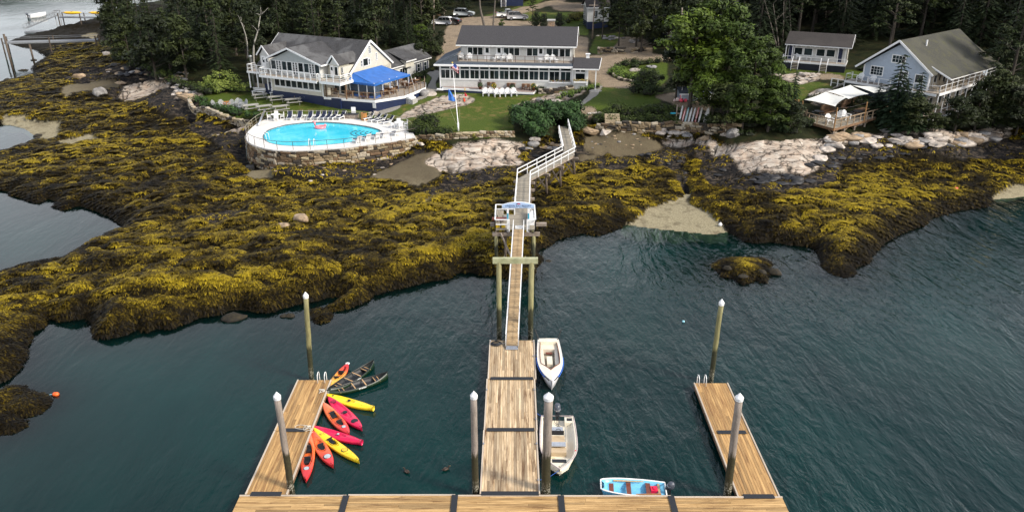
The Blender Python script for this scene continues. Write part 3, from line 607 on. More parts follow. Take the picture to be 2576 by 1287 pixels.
dock_float('middle pier float under the foot of the gangway',0.0,48.5,5.3,3.36,21,WOODY,plate=0,plate_w=2.95,cleats=[(-1.6,2.4),(1.6,2.4),(1.6,.3)])
dock_float('inner float of the kayak dock, next to the cross dock',-13.62,37.05,5.75,2.34,13,WOODS,plate=0,plate_w=1.7)
dock_float('outer float of the kayak dock with two ladder rails',-13.62,42.85,5.72,2.34,13,WOODS,plate=0,plate_w=1.5)
dock_float('inner float of the empty side dock, next to the cross dock',13.62,36.85,5.75,2.34,13,WOODS,plate=0,plate_w=1.7)
dock_float('outer float of the empty side dock with ladder rails',13.62,42.55,5.55,2.34,13,WOODS,plate=0,plate_w=1.75)
XS=[-15.1,-9.1,-3.1,2.75,8.82,14.95]
LB=['leftmost float of the cross dock, below the kayak dock','cross dock float left of the middle pier','cross dock float at the foot of the middle pier','cross dock float with the blue dinghy against it','rightmost float of the cross dock']
for i in range(5):
    a,b=XS[i],XS[i+1]
    dock_float(LB[i],(a+b)/2,33.05+(0,.05,0,-.03,-.12)[i],b-a-.1,2.1,13,WOODX,along='x',plate=0 if i<4 else None,plate_w=2.0)
def ladder(cx,cy,label):
    t=thing('dock_ladder',label,'ladder',(cx,cy,0),0,'ladders on the side docks')
    for s in (-.24,.24):
        obj('handrail',MB().tube([(s,-.45,.5),(s,-.45,.95),(s,-.38,1.12),(s,-.15,1.2),(s,.05,1.1),(s,.1,.9),(s,.1,-.6)],.028,6),WHITE,t,True)
    for z in (.3,0,-.3):obj('rung',MB().bar((-.24,.1,z),(.24,.1,z),.05),WHITE,t)
ladder(-13.05,45.75,'white swim ladder on the kayak dock end'); ladder(12.95,45.4,'white swim ladder on the empty side dock end')
# ------------------------------------------------------------------ PILES
def pile(base,top,ztop,r,m,label):
    t=thing('dock_pile',label,'piling',(base[0],base[1],0),0,'timber piles of the dock')
    dx,dy=top[0]-base[0],top[1]-base[1]
    p=[(dx*k,dy*k,-2.5*(1-k)*(k==0)+ztop*k) for k in (0,.12,.25,.4,.55,.7,.85,1)]
    p=[(x+random.uniform(-.015,.015),y+random.uniform(-.015,.015),z) for x,y,z in p]
    obj('shaft',MB().tube(p,[r*(1.08-.1*k/7) for k in range(8)],14),m,t,True)
    obj('cap',MB().lathe([(r*1.1,-.02),(r*1.14,.16),(r*1.0,.2),(.02,.42)],14,(dx,dy,ztop-.12)),WHITE,t)
def pt(bx,by,tx,ty):
    b=W(bx,by,0); b.y-=.0; p=WY(tx,ty,b.y); return (b.x,b.y),(p.x,p.y),p.z
for bx,by,tx,ty,r,m,lb in [(735,1243,697,997,.178,PILE_GREY,'tall grey pile with white cone cap beside the kayaks, near end'),(783,957,769,744,.165,PILE_GREEN,'green-stained pile at the far end of the kayak dock'),
        (1196,1246,1192,995,.178,PILE_GREY,'grey pile with white cap in the water left of the middle pier'),(1372,1250,1380,998,.24,PILE_GREY,'thick brown pile standing in front of the motor skiff'),
        (1828,1250,1860,1000,.2,PILE_GREY,'grey pile with white cap rising across the empty side dock'),(1787,962,1815,762,.165,PILE_GREEN,'green-stained pile at the far end of the empty side dock')]:
    b,tp,z=pt(bx,by,tx,ty); pile(b,tp,z,r,m,lb)
# ------------------------------------------------------------------ GANTRY over the gangway
g=thing('gangway_gantry','pair of green-stained piles carrying a thick crossbeam over the gangway','gantry',(0,52.2,0))
for x,r in ((-.98,.19),(1.42,.2)):obj('post',MB().tube([(x,0,-2),(x,.02,2),(x+.02,0,6.5)],r,12),PILE_GREEN,g,True)
obj('crossbeam',MB().box(-1.42,1.9,-.16,.16,6.42,6.82),mat('green_beam',(.4,.4,.24),.7,.15,2,dirt=(.2,.22,.1)),g)
for x in (-.55,.95):obj('hoist_line',MB().tube([(x*1.3,.05,6.5),(x*1.15,6,4.3)],.018,4),mat('pale_rope',(.55,.5,.38),.8),g)
# ------------------------------------------------------------------ GANGWAY
ga=thing('gangway','sloping aluminium gangway with timber treads down to the float','gangway',(0,0,0))
A=Vector((.0,50.1,.62)); Bp=Vector((.6,64.5,4.18)); ax=(Bp-A); Lg=ax.length; ax.normalize(); sd=Vector((ax.y,-ax.x,0)).normalized(); up=sd.cross(ax)
for s in (-.46,.46):
    o1=A+sd*s; o2=Bp+sd*s
    f=MB(); f.bar(o1,o2,.05,.14); obj('side_beam',f,ALU,ga)
    f=MB(); f.bar(o1+up*1.0+ax*.2,o2+up*1.0-ax*.1,.05,.05); f.bar(o1+up*.52+ax*.2,o2+up*.52-ax*.1,.035,.035)
    for k in range(12):
        p=o1+ax*(Lg*k/11); q=p+up*1.0; f.bar(p,q,.035)
        if k<11:f.bar(p,o1+ax*(Lg*(k+1)/11)+up*1.0,.022)
    obj('handrail',f,WHITE,ga)
tm=MB().box(-.43,.43,-.075,.075,-.02,.02).mesh('tread',TREAD); n=int(Lg/.165); Rm=Matrix((sd,ax,up)).transposed().to_4x4()
for k in range(n):
    o=link('tread',tm,ga); o.matrix_local=Matrix.Translation(A+ax*(.165*(k+.5))+up*.07)@Rm
for s in (-.4,.4):obj('wheel',MB().tube([A+sd*(s-.04)+Vector((0,-.1,-.06)),A+sd*(s+.04)+Vector((0,-.1,-.06))],.09,10),BLACK,ga)
obj('landing_flap',MB().bar(A+Vector((0,-.4,-.07)),A+Vector((0,.1,.06)),.9,.03),ALU,ga)
st_=MB()
for k in range(3):st_.box(.28,.98,64.5+.0+k*.16,64.6+k*.16,4.18+.05*k,4.24+.05*k)
# ------------------------------------------------------------------ PIER: landing platform and boardwalk on piles
pr=thing('boardwalk_pier','long white-railed timber boardwalk on piles crossing the seaweed','pier',(0,0,0))
ZF=4.1
def rail_run(par,pts,h=1.0,w=.1,mid=True,step=1.9,m=WHITE,posts=True,thick=.09,name='railing'):
    """one straight run of railing per pair of points; each run is a part"""
    out=[]
    for a,b in zip(pts[:-1],pts[1:]):
        a=Vector(a); b=Vector(b); f=MB(); L=(b-a).length; n=max(1,round(L/step)); U_=Vector((0,0,h))
        f.bar(a+U_,b+U_,w,thick*.6);
        if mid:f.bar(a+U_*.55,b+U_*.55,w*.4,thick)
        if posts:
            for k in range(n+1):p=a+(b-a)*(k/n); f.bar(p-Vector((0,0,.12)),p+U_,w*.85)
        out.append(obj(name,f,m,par))
    return out
def plankrun(par,P0,P1,w,m,zz,step=.15,name='plank',w1=None):
    P0=Vector(P0); P1=Vector(P1); d=P1-P0; L=d.length; a=math.atan2(d.y,d.x); n=int(L/step)
    for k in range(n):
        p=P0+d*((k+.5)/n); piece(name,m,(p.x,p.y,p.z+zz+random.uniform(-.003,.003)),(L/n-.012,w,.04),par,a)
cl1=((.92,68.2),(1.27,79.0),(6.68,88.0),(6.65,100.5))
wid=1.3
plankrun(pr,(.92,68.25,ZF),(1.27,79.3,ZF),wid,GREYW,-.02,.16); plankrun(pr,(1.2,78.8,ZF),(6.75,88.2,ZF),wid,GREYW,-.025,.17); plankrun(pr,(6.68,87.7,ZF),(6.65,100.5,ZF+.15),wid,GREYW,-.02,.17)
for k in range(25):piece('platform_plank',GREYW,(.28,64.5+.155*(k+.5),ZF-.02),(3.6,.145,.04),pr)
fr=MB()
for x in (-1.45,-.3,.9,2.0):fr.box(x-.06,x+.06,64.45,68.3,ZF-.3,ZF-.045)
obj('platform_joist',fr,GREYB,pr)
for (a,b) in zip(cl1[:-1],cl1[1:]):
    for s in (-.5,.5):
        d=Vector((b[0]-a[0],b[1]-a[1],0)).normalized(); nrm=Vector((-d.y,d.x,0))*s
        obj('stringer',MB().bar(Vector((a[0],a[1],ZF-.2))+nrm,Vector((b[0],b[1],ZF-.2))+nrm,.1,.26),GREYB,pr)
Lr=[(.24,68.3,ZF),(.6,79.3,ZF),(5.98,88.25,ZF),(5.98,97.2,ZF+.1)]; Rr=[(1.62,68.3,ZF),(1.93,78.6,ZF),(7.36,87.7,ZF),(7.32,100.3,ZF+.15)]
rail_run(pr,Lr); rail_run(pr,Rr)
rail_run(pr,[(.24,68.3,ZF),(-1.5,68.3,ZF),(-1.5,64.4,ZF),(-.25,64.4,ZF)],step=1.4,w=.12); rail_run(pr,[(1.62,68.3,ZF),(2.08,68.3,ZF),(2.08,64.4,ZF),(1.35,64.4,ZF)],step=1.9,w=.12)
def bent(c,d,half=1.1,brace=True):
    """two piles, a cap beam sticking out either side, and a cross brace"""
    d=Vector((d[0],d[1],0)).normalized(); n=Vector((-d.y,d.x,0)); c=Vector((c[0],c[1],0))
    obj('cap_beam',MB().bar(c+n*half+Vector((0,0,ZF-.45)),c-n*half+Vector((0,0,ZF-.45)),.26,.24),GREYB,pr)
    for s in (-.62,.62):
        p=c+n*s; z0=gz(p.x,p.y)-.6
        obj('pile',MB().tube([(p.x+n.x*s*.3,p.y+n.y*s*.3,z0),(p.x,p.y,ZF-.5)],.13,8),PILE_BROWN,pr,True)
    if brace:
        z0=gz(c.x,c.y)+.3
        for s in (-1,1):obj('brace',MB().bar(c+n*(.75*s)+d*.15+Vector((0,0,z0)),c-n*(.7*s)+d*.15+Vector((0,0,ZF-.7)),.05,.16),GREYB,pr)
PILE_BROWN=pile_material('pile_brown',(.11,.08,.055),(.03,.022,.01),1.4)
for y in (71,73.9,76.6):bent((.95+(y-68)*.033,y),(0,1),1.12)
bent((1.3,79.2),(.25,1),1.15); bent((3.2,82.2),(.51,.86),1.1); bent((4.9,85.0),(.51,.86),1.1); bent((6.65,88.2),(.3,1),1.15); bent((6.65,91.2),(0,1),1.15)
for y,xs in ((64.62,(-1.75,2.5)),(67.0,(-2.0,3.2))):
    obj('cap_beam',MB().box(xs[0],xs[1],y-.14,y+.14,ZF-.62,ZF-.3),GREYB,pr)
    for x in (-1.42,1.95,-.6):obj('pile',MB().tube([(x,y,gz(x,y)-1.2),(x,y,ZF-.6)],.17 if x!=-.6 else .12,10),PILE_GREEN if x!=-.6 else PILE_BROWN,pr,True)
obj('brace',MB().bar((-1.0,64.45,ZF-.35),(.15,62.0,2.0),.08,.2),GREYB,pr)
# white locker bench of the platform
obj('locker',MB().box(1.5,2.0,65.6,68.1,ZF,ZF+.5),WHITE,pr)
obj('platform_step',st_,WHITE,pr)
# sign arch
sg=thing('sign_arch','white post arch with curved pale blue sign reading LINEKIN BAY RESORT','sign',(.55,64.75,ZF))
for x in (-.92,.92):
    obj('post',MB().box(x-.09,x+.09,-.09,.09,-.35,2.05),WHITE,sg)
    obj('bracket',MB().ext([(x-.03-.0,-.03,1.55),(x-(.5 if x<0 else-.5),-.03,2.05),(x-(.38 if x<0 else-.38),-.03,2.05),(x+.03,-.03,1.4)] if x<0 else [(x,-.03,1.4),(x+.38,-.03,2.05),(x+.5,-.03,2.05),(x+.06,-.03,1.55)],(0,.06,0)),WHITE,sg)
    obj('number_plate',MB().box(x-.06,x+.06,-.12,-.095,.9,1.5),mat('teal_plate',(.0,.28,.42),.4),sg)
bd=[(-1.45,1.98)]+[(-1.45+2.9*k/14,2.32+.26*math.sin(math.pi*k/14)) for k in range(15)]+[(1.45,1.98)]
obj('sign_border',MB().ext([(x,-.10,z) for x,z in bd],(0,.08,0)),WHITE,sg)
obj('sign_board',MB().ext([(x*.965,-.125,2.02+(z-1.98)*.86) for x,z in bd],(0,.05,0)),mat('pale_blue_board',(.42,.56,.78),.4,.04),sg)
INK=mat('sign_ink',(.05,.09,.2),.5)
def text(name,s,size,loc,parent,m,rot=(R(90),0,0),ext=.004,sx=1):
    cu=bpy.data.curves.new(name,'FONT'); cu.body=s; cu.size=size; cu.align_x='CENTER'; cu.extrude=ext; cu.resolution_u=2
    o=bpy.data.objects.new(name+'_curve',cu); COL.objects.link(o); dg=bpy.context.evaluated_depsgraph_get()
    me=bpy.data.meshes.new_from_object(o.evaluated_get(dg)); bpy.data.objects.remove(o); me.materials.clear(); me.materials.append(m)
    r=link(name,me,parent); r.location=loc; r.rotation_euler=rot; r.scale=(sx,1,1); return r
text('lettering','LINEKIN BAY RESORT',.235,(0,-.135,2.14),sg,INK,sx=1.02)
f=MB()  # a second line too small to read: worn marks only
for k in range(15):
    if k!=7:f.box(-.78+.11*k,-.78+.11*k+random.uniform(.04,.07),-.138,-.13,2.055,2.095+random.uniform(0,.015))
obj('worn_lettering',f,INK,sg)
for k,c in ((-.11,(.02,.03,.08)),(0,(.6,.01,.02)),(.12,(.5,.01,.03))):
    obj('signal_flag',MB().ext([(k-.05,-.14,2.36),(k+.05,-.14,2.36),(k+.05,-.14,2.46),(k-.05,-.14,2.45)],(0,.02,0)),mat('flag_ink',c,.5),sg)
# ------------------------------------------------------------------ small things on the platform
def make_table_grey():
    t=thing('patio_table','grey slatted table by the platform rail','table',(-1.08,66.9,ZF));
    for k in range(4):piece('slat',GREYW,(-.24+.16*k,0,.73),(.14,1.2,.03),t)
    for x in (-.25,.25):
        for y in (-.5,.5):obj('leg',MB().bar((x,y,0),(x,y,.72),.05),DARKM,t)
make_table_grey()
t=thing('patio_chair','grey armchair pushed to the slatted table on the pier platform','chair',(-.6,66.6,ZF),R(90))
obj('seat',MB().box(-.25,.25,-.25,.25,.38,.44),STEEL,t); obj('backrest',MB().box(-.25,.25,-.29,-.25,.45,.85),STEEL,t)
for x in (-.23,.23):
    for y in (-.23,.23):obj('leg',MB().bar((x,y,0),(x,y,.6),.035),DARKM,t)
t=thing('shelf_box','rust brown bar counter on yellow crates at the corner of the pier platform','counter',(-1.0,64.95,ZF))
obj('top',MB().box(-.75,.55,-.2,.15,.78,.98),mat('rust_brown',(.2,.05,.03),.6,.2,6),t)
for x in (-.5,0):obj('support',MB().box(x-.04,x+.04,-.05,.1,0,.78),DARKM,t)
for x in (-.28,.2):tag(obj('yellow_crate',MB().box(-.18,.18,-.15,.15,0,.26),mat('yellow_plastic',(.75,.5,.02),.4),None),'yellow crate under the bar counter, '+('nearer the corner post' if x<0 else 'nearer the sign arch'),'crate','crates under the counter').location=(-1.0+x,65.15,ZF)
hc=thing('hose_coil','coiled black hose lying on the float beside the gangway foot','hose',(-1.17,50.5,.53))
pts=[]
for k in range(90):
    a=k*.42; r=.42-.0016*k+.02*math.sin(k*1.7); pts.append((r*math.cos(a),r*math.sin(a)*.75,.04+.0018*k))
obj('coil',MB().tube(pts,.028,5),BLACK,hc,True); obj('nozzle',MB().bar((.4,0,.05),(.75,.2,.03),.03),ALU,hc)
# ------------------------------------------------------------------ BOATS
def loft(rings,closed_ring=True,cap=True):
    mb=MB(); n=len(rings[0])
    for r in rings:mb.v+=[tuple(p) for p in r]
    for i in range(len(rings)-1):
        for k in range(n if closed_ring else n-1):
            k2=(k+1)%n; mb.f.append((i*n+k,i*n+k2,(i+1)*n+k2,(i+1)*n+k)); mb.m.append(0)
    if cap:mb.f.append(tuple(range(n))); mb.m.append(0); mb.f.append(tuple((len(rings)-1)*n+k for k in range(n))[::-1]); mb.m.append(0)
    return mb
def hull(L,beam,prof,sheer,draft,stn=26,wall=.05,floor=-.05,chine=.78,rake=.35,flare=.0):
    """open boat, stern at x=0, bow at x=L; prof(t)=half beam share, sheer(t)=gunwale height"""
    rings=[]
    for i in range(stn+1):
        t=i/stn; b=max(.012,beam/2*prof(t)); h=sheer(t); d=draft*(1-max(0,(t-.75)/.25)**2*.9)
        x=L*t; xk=x-rake*max(0,t-.72)/.28*(1 if True else 0)
        fl=min(floor,h-.1); bi=max(.006,b-wall)
        fi=fl+max(0,t-.85)/.15*(h-fl-.06)
        o=[(x,-b,h),(x*.35+xk*.65,-b*(chine+.08),h*.35),(xk,-b*chine*.8,-d*.55),(xk,0,-d),(xk,b*chine*.8,-d*.55),(x*.35+xk*.65,b*(chine+.08),h*.35),(x,b,h),
             (x,bi,h),(x*.5+xk*.5,bi*(chine+.1),h*.3+fi*.7),(xk,bi*.55,fi),(xk,0,fi),(xk,-bi*.55,fi),(x*.5+xk*.5,-bi*(chine+.1),h*.3+fi*.7),(x,-bi,h)]
        rings.append(o)
    return loft(rings)
def gunwale(L,beam,prof,sheer,m,par,r=.035,name='gunwale',stern=True,n=26):
    p=[(L*i/n,-max(.01,beam/2*prof(i/n)),sheer(i/n)) for i in range(n+1)]; q=[(x,-y,z) for x,y,z in p][::-1]
    obj(name,MB().tube(p+q+([p[0]] if stern else []),r,6),m,par,True)
def outboard(par,x,y,z,sc=1,tilt=0):
    o=MB(); o.lathe([(.02,.62),(.13,.6),(.19,.48),(.2,.3),(.17,.12),(.1,.05)][::-1],12)
    for i,v in enumerate(o.v):o.v[i]=(v[0]*1.35-.1,v[1],v[2])
    M=Matrix.Translation((x-.2,y,z))@Matrix.Rotation(tilt,4,'Y')@Matrix.Scale(sc,4)
    e=obj('outboard_motor',o,mat('motor_grey',(.07,.08,.1),.3,.1,3),par,True,M=M)
    f=MB(); f.box(-.12,.05,-.07,.07,-.75,.08); f.box(-.22,.08,-.02,.02,-.95,-.7); f.box(-.02,.28,-.12,.12,-.02,.07)
    obj('leg',f,BLACK,e); obj('band',MB().lathe([(.203,.3),(.206,.33)],12),ALU,e)
# launch with bench seats (bow towards the docks' seaward end)
def bow_boat(name,label,cat,stern,bow,z=0):
    d=Vector((bow[0]-stern[0],bow[1]-stern[1])); t=thing(name,label,cat,(stern[0],stern[1],z),math.atan2(d.y,d.x)); return t,d.length
bl,L=bow_boat('launch','cream open launch with wraparound bench seats and blue fender ropes','boat',(2.72,51.2),(2.72,44.9))
pf=lambda t:(.84+.16*math.sin(min(t/.45,1)*math.pi/2))*(1-max(0,(t-.45)/.55)**2.3); sh=lambda t:.62+.34*t*t
HULLB=mat('pale_blue_hull',(.62,.62,.62),.3,.05)
obj('hull',hull(L,1.78,pf,sh,.3,floor=.12),HULLB,bl,True)
# deck rim: wide cream side decks and foredeck around a cockpit
def rimdeck(L,beam,pf,sh,x0,x1,wide,m,par,n=30,fore=1):
    r=MB()
    for s in (-1,1):
        P=[]
        for i in range(n+1):
            t=i/n; b=beam/2*pf(t)-.01; z=sh(t)+.012
            x=L*t; inn=max(0,b-wide) if x0<=x<=x1-.9 else (max(0,(b-wide))*max(0,(x1-x)/.9) if x<x1 and x>x0 else 0)
            P.append(((x,s*b,z),(x,s*inn,z+.03)))
        for a,b_ in zip(P[:-1],P[1:]):
            r.add([a[0],a[1],b_[1],b_[0]],[(0,1,2,3) if s>0 else (3,2,1,0)]); r.add([(a[1][0],a[1][1],a[1][2]),(b_[1][0],b_[1][1],b_[1][2]),(b_[1][0],b_[1][1],b_[1][2]-.07),(a[1][0],a[1][1],a[1][2]-.07)],[(0,1,2,3)])
    return obj('deck',r,m,par,True)
rimdeck(L,1.78,pf,sh,.55,4.7,.17,CREAM,bl)
MAHOG=mat('varnished_mahogany',(.16,.04,.02),.3)
cp=[(L*t,(1.78/2*pf(t)-.19)*(1 if L*t<3.8 else max(0,(4.72-L*t)/.92)),sh(t)+.05) for t in [.09+.66*k/18 for k in range(19)]]
obj('coaming',MB().tube([(x,-y,z) for x,y,z in cp]+cp[::-1],.03,5),MAHOG,bl,True)
f=MB(); f.box(.62,1.35,-.68,.68,.1,.5); obj('stern_bench',f,CREAM,bl)
f=MB(); f.box(.55,.7,-.62,.62,.5,.78); obj('bench_back',f,OFFW,bl)
for s in (-1,1):obj('side_bench',MB().prism([(1.36,s*.42),(3.35,s*.36),(3.55,s*.5),(3.4,s*.66),(1.36,s*.64)][::s],.1,.48),CREAM,bl)
f=MB(); f.box(1.36,4.2,-.4,.4,.12,.16); obj('floor',f,GREYW,bl)
f=MB(); f.box(2.2,3.3,-.2,.2,.16,.42); obj('engine_box',f,OFFW,bl); obj('hatch',MB().box(1.5,1.75,-.25,.25,.3,.34),MAHOG,bl)
for s in (-1,1):obj('rod_holder',MB().tube([(.15,s*.7,.6),(-.15,s*1.0,1.35)],.035,6),DARKM,bl)
FB=mat('blue_fender',(.02,.12,.5),.5,.2,6)
for s in (-1,1):
    for k in range(11):
        t=.42+.042*k; a=Vector((L*t,s*(.89*pf(t)+.05),sh(t)-.12)); t2=t+.027; b=Vector((L*t2,s*(.89*pf(t2)+.05),sh(t2)-.12))
        obj('fender',MB().tube([a,a*.8+b*.2,b*.9+a*.1,b],[.02,.06,.06,.02],7),FB,bl,True)
gunwale(L,1.78,pf,sh,WHITE,bl,.028)
for s in (-1,1):
    f=MB()
    for k in range(6):
        u0,u1=.86+.016*k,.869+.016*k; f.bar((L*u0,s*(.89*pf(u0)+.012),sh(u0)-.12),(L*u1,s*(.89*pf(u1)+.012),sh(u1)-.12),.02,.1)
    obj('hull_marking',f,BLACK,bl)
# centre-console skiff
bs,L2=bow_boat('motor_skiff','off-white motor skiff with console seats and grey outboard engine','boat',(2.9,41.45),(2.75,36.0))
pf2=lambda t:(.9+.1*math.sin(min(t/.4,1)*math.pi/2))*(1-max(0,(t-.5)/.5)**2.6); sh2=lambda t:.56+.22*t*t
obj('hull',hull(L2,2.25,pf2,sh2,.2,floor=.2,wall=.13),OFFW,bs,True); gunwale(L2,2.25,pf2,sh2,mat('rub_rail',(.5,.42,.4),.5),bs,.035)
obj('bow_deck',MB().prism([(4.15,-.78),(4.9,-.52),(5.28,-.12),(5.28,.12),(4.9,.52),(4.15,.78)],.3,.5),OFFW,bs); obj('hatch',MB().box(4.25,4.55,-.42,.42,.502,.52),BLACK,bs)
for y in (-.75,.75):obj('stern_locker',MB().box(.1,.65,y-.3,y+.3,.2,.55),OFFW,bs); obj('hatch',MB().box(.22,.5,y-.16,y+.16,.552,.57),BLACK,bs)
TAN=mat('tan_vinyl',(.5,.38,.24),.5,.06)
f=MB(); f.box(2.15,2.95,-.45,.38,.2,.62); obj('console',f,TAN,bs); obj('console_front',MB().box(3.15,3.6,-.45,.45,.2,.5),TAN,bs)
STRIPE=mat('grey_striped_cushion',(.34,.37,.42),.6,.1,4)
for x,y0,y1 in ((1.35,-.42,.3),(2.85,-.45,.42)):
    for k in range(4):obj('cushion',MB().box(x+.09*k,x+.08+.09*k,y0,y1,.62,.7),STRIPE,bs)
obj('windscreen',MB().box(2.0,2.04,-.4,.35,.6,.9),BLACK,bs); obj('steering_wheel',MB().tube([(1.92,.17*math.cos(a),.8+.17*math.sin(a)) for a in [k*math.pi/5 for k in range(11)]],.018,5),BLACK,bs)
obj('grab_rail',MB().tube([(1.7,.42,.2),(1.7,.42,1.0),(2.5,.42,1.0),(2.6,.42,.2)],.02,5),STEEL,bs); obj('floor_hatch',MB().lathe([(.12,0),(.12,.015)],10,(.95,0,.2)),BLACK,bs)
for k in range(3):obj('fuel_hose',MB().tube([(.05,.1*k-.1,.5),(.4,.15*k-.2,.35),(.7,.2-.1*k,.22)],.015,4),BLACK,bs)
for x in (1.3,1.8):obj('white_fender',MB().tube([(x,-.9,.3),(x+.4,-.92,.3)],.09,8),WHITE,bs,True)
obj('coiled_line',MB().tube([(3.95+.16*math.cos(a),-.35+.22*math.sin(a),.23+.003*a) for a in [k*.5 for k in range(30)]],.014,4),mat('yellow_line',(.5,.45,.05),.7),bs)
obj('red_float',MB().blob((3.6,.98,.55),.09,.09,.12,3),mat('red_plastic',(.7,.02,.03),.4),bs,True)
outboard(bs,.05,0,.62,1.1)
# blue dinghy
bd_,L3=bow_boat('dinghy','light blue plastic dinghy with wooden seats, oars and small outboard','boat',(8.62,34.72),(5.0,34.98))
pf3=lambda t:(.82+.18*math.sin(min(t/.4,1)*math.pi/2))*(1-.38*max(0,(t-.5)/.5)**2.4)*(1 if t<.97 else .93); sh3=lambda t:.42+.13*t*t
LBLUE=mat('light_blue_hull',(.17,.5,.72),.35,.08,4)
obj('hull',hull(L3,1.35,pf3,sh3,.12,floor=.06,wall=.05,rake=.2),LBLUE,bd_,True); gunwale(L3,1.35,pf3,sh3,WHITE,bd_,.04)
for x in (.95,2.05):obj('thwart',MB().box(x-.13,x+.13,-.62,.62,.28,.31),MAHOG,bd_)
obj('bow_seat',MB().prism([(2.85,-.6),(3.5,-.42),(3.5,.42),(2.85,.6)],.06,.34),LBLUE,bd_); obj('bow_thwart',MB().box(2.9,3.15,-.34,.34,.342,.36),MAHOG,bd_)
obj('oar',MB().tube([(.3,.5,.45),(1.7,.55,.42)],[.06,.03],6),mat('oar_wood',(.35,.16,.06),.5),bd_); obj('oar',MB().tube([(1.2,-.5,.45),(2.9,-.52,.42)],[.025,.05],6),mat('oar_wood',(.5,.34,.16),.5),bd_)
obj('stern_seat',MB().box(.3,.42,-.55,.5,.3,.34),mat('oar_wood',(.45,.3,.15),.5),bd_); outboard(bd_,0,0,.42,.8)
tag(obj('fuel_tank',MB().box(-.19,.19,-.2,.2,0,.24).box(-.05,.05,-.12,.12,.24,.3),mat('red_tank',(.75,.01,.06),.35),None),'red fuel tank in the stern of the blue dinghy','fuel tank').location=(8.0,34.85,.12)
# kayaks -----------------------------------------------------------------
def kayak_mat(name,a,b,c,L):
    m,N,L_,B=newmat(name); t=N.new('ShaderNodeTexCoord'); s=N.new('ShaderNodeSeparateXYZ'); L_.new(t.outputs['Object'],s.inputs[0])
    r=N.new('ShaderNodeMapRange'); r.inputs[2].default_value=L; n=noise(N,L_,3,4); ad=N.new('ShaderNodeMath'); ad.operation='MULTIPLY_ADD'; L_.new(n.outputs['Fac'],ad.inputs[0]); ad.inputs[1].default_value=.8; L_.new(s.outputs[0],ad.inputs[2]); L_.new(ad.outputs[0],r.inputs[0])
    c_=ramp(N,L_,r.outputs[0],[(0.05,a),(.5,b),(.95,c)]); L_.new(c_.outputs['Color'],B.inputs['Base Color']); B.inputs['Roughness'].default_value=.33; return m
def kayak(label,p0,p1,w,cols,pits,seats,hatches,group='kayaks moored to the left dock',sot=False,square=False,inner=None,name='kayak'):
    a=W(*p0,.1); b=W(*p1,.1); d=b-a; L=d.length; t=thing(name,label,'kayak',(a.x,a.y,.03),math.atan2(d.y,d.x),group)
    rings=[]; ns=44; nd=14
    for i in range(ns+1):
        u=i/ns; x=L*u; q=1-abs(2*u-1)**2.2; hb=w/2*max(.03,q**.75)
        if square and u>.9:hb=max(hb,w/2*.42)
        top=.2+.13*abs(2*u-1)**2; kz=-.08+.12*abs(2*u-1)**3
        ring=[]
        for k in range(nd+1):
            y=hb*(-1+2*k/nd); z=top+.1*(1-(y/hb)**2)*(hb/(w/2))
            for (pc,pl,pw) in pits:
                e=((x-pc)/(pl/2))**2+(y/(pw/2))**2
                if e<1:z=.06 if not sot else z-.1
            ring.append((x,y,z))
        for k in range(1,6):g_=math.pi*k/6; ring.append((x,hb*math.cos(g_)*1.02,top-.03-(top-kz)*math.sin(g_)**.7))
        rings.append(ring)
    m=kayak_mat(name+'_plastic',cols[0],cols[1],cols[2],L)
    obj('hull',loft(rings),m,t,True)
    for (pc,pl,pw) in pits:
        if not sot:obj('cockpit_rim',MB().tube([(pc+pl/2*math.cos(g_),pw/2*math.sin(g_),.315-.03*abs(math.sin(g_))) for g_ in [k*math.pi/10 for k in range(21)]],.02,5),inner or m,t,True)
    for sx in seats:
        s_=obj('seat',MB().box(sx-.2,sx+.12,-.19,.19,.07,.2),BLACK,t); obj('backrest',MB().box(sx-.26,sx-.2,-.18,.18,.12,.4),BLACK,s_)
    for hx,hr,hc_ in hatches:
        h=obj('hatch',MB().lathe([(hr*1.2,.0),(hr*1.2,.03)],14,(hx,0,.285)),BLACK,t); obj('hatch_lid',MB().lathe([(hr,.0),(hr,.045)],14,(hx,0,.285)),hc_,h)
    for hx in (.12,L-.15):obj('grab_handle',MB().tube([(hx-.06,-.04,.33),(hx,-.05,.37),(hx+.06,-.04,.33)],.012,4),BLACK,t)
    lx=[L*.22,L*.8]
    for x in lx:obj('deck_line',MB().tube([(x-.12,-.15,.31),(x+.12,.12,.315)],.008,4),BLACK,t)
    return t
RD=(.62,.03,.035); OR=(.78,.16,.03); YO=(.82,.42,.06); PK=(.62,.01,.07); YE=(.85,.6,.02); GL=mat('grey_hatch',(.42,.47,.5),.4)
kayak('orange kayak with red bow, highest on the dock beside the canoes',(829,978),(876,920),.74,(YO,YO,RD),[(1.75,1.75,.5)],[1.35,2.1],[(3.0,.15,WHITEP)])
kayak('yellow sit-on-top kayak with a squared stern, below the canoes',(820,997),(940,1031),.72,(YE,YE,YE),[(1.5,1.6,.42)],[],[(.6,.08,BLACK),(1.9,.09,BLACK)],sot=True,square=True)
kayak('wide red sit-on-top kayak with two round black hatches',(826,1004),(911,1082),.82,(PK,PK,PK),[(1.9,2.2,.5)],[],[(.75,.16,PKM := mat('red_lid',(.3,.0,.03),.4)),(2.3,.13,BLACK),(3.55,.19,BLACK)],sot=True)
kayak('orange tandem kayak with pinkish bow, second orange one from the canoes',(814,1019),(879,1096),.8,(PKO := (.75,.2,.12),OR,RD),[(2.1,2.0,.52)],[1.65,2.75],[(3.25,.13,GL)])
kayak('narrow red sit-on-top kayak with a squared stern',(786,1078),(911,1117),.7,(PK,PK,PK),[(1.7,1.7,.4)],[],[(2.0,.08,GL)],sot=True,square=True)
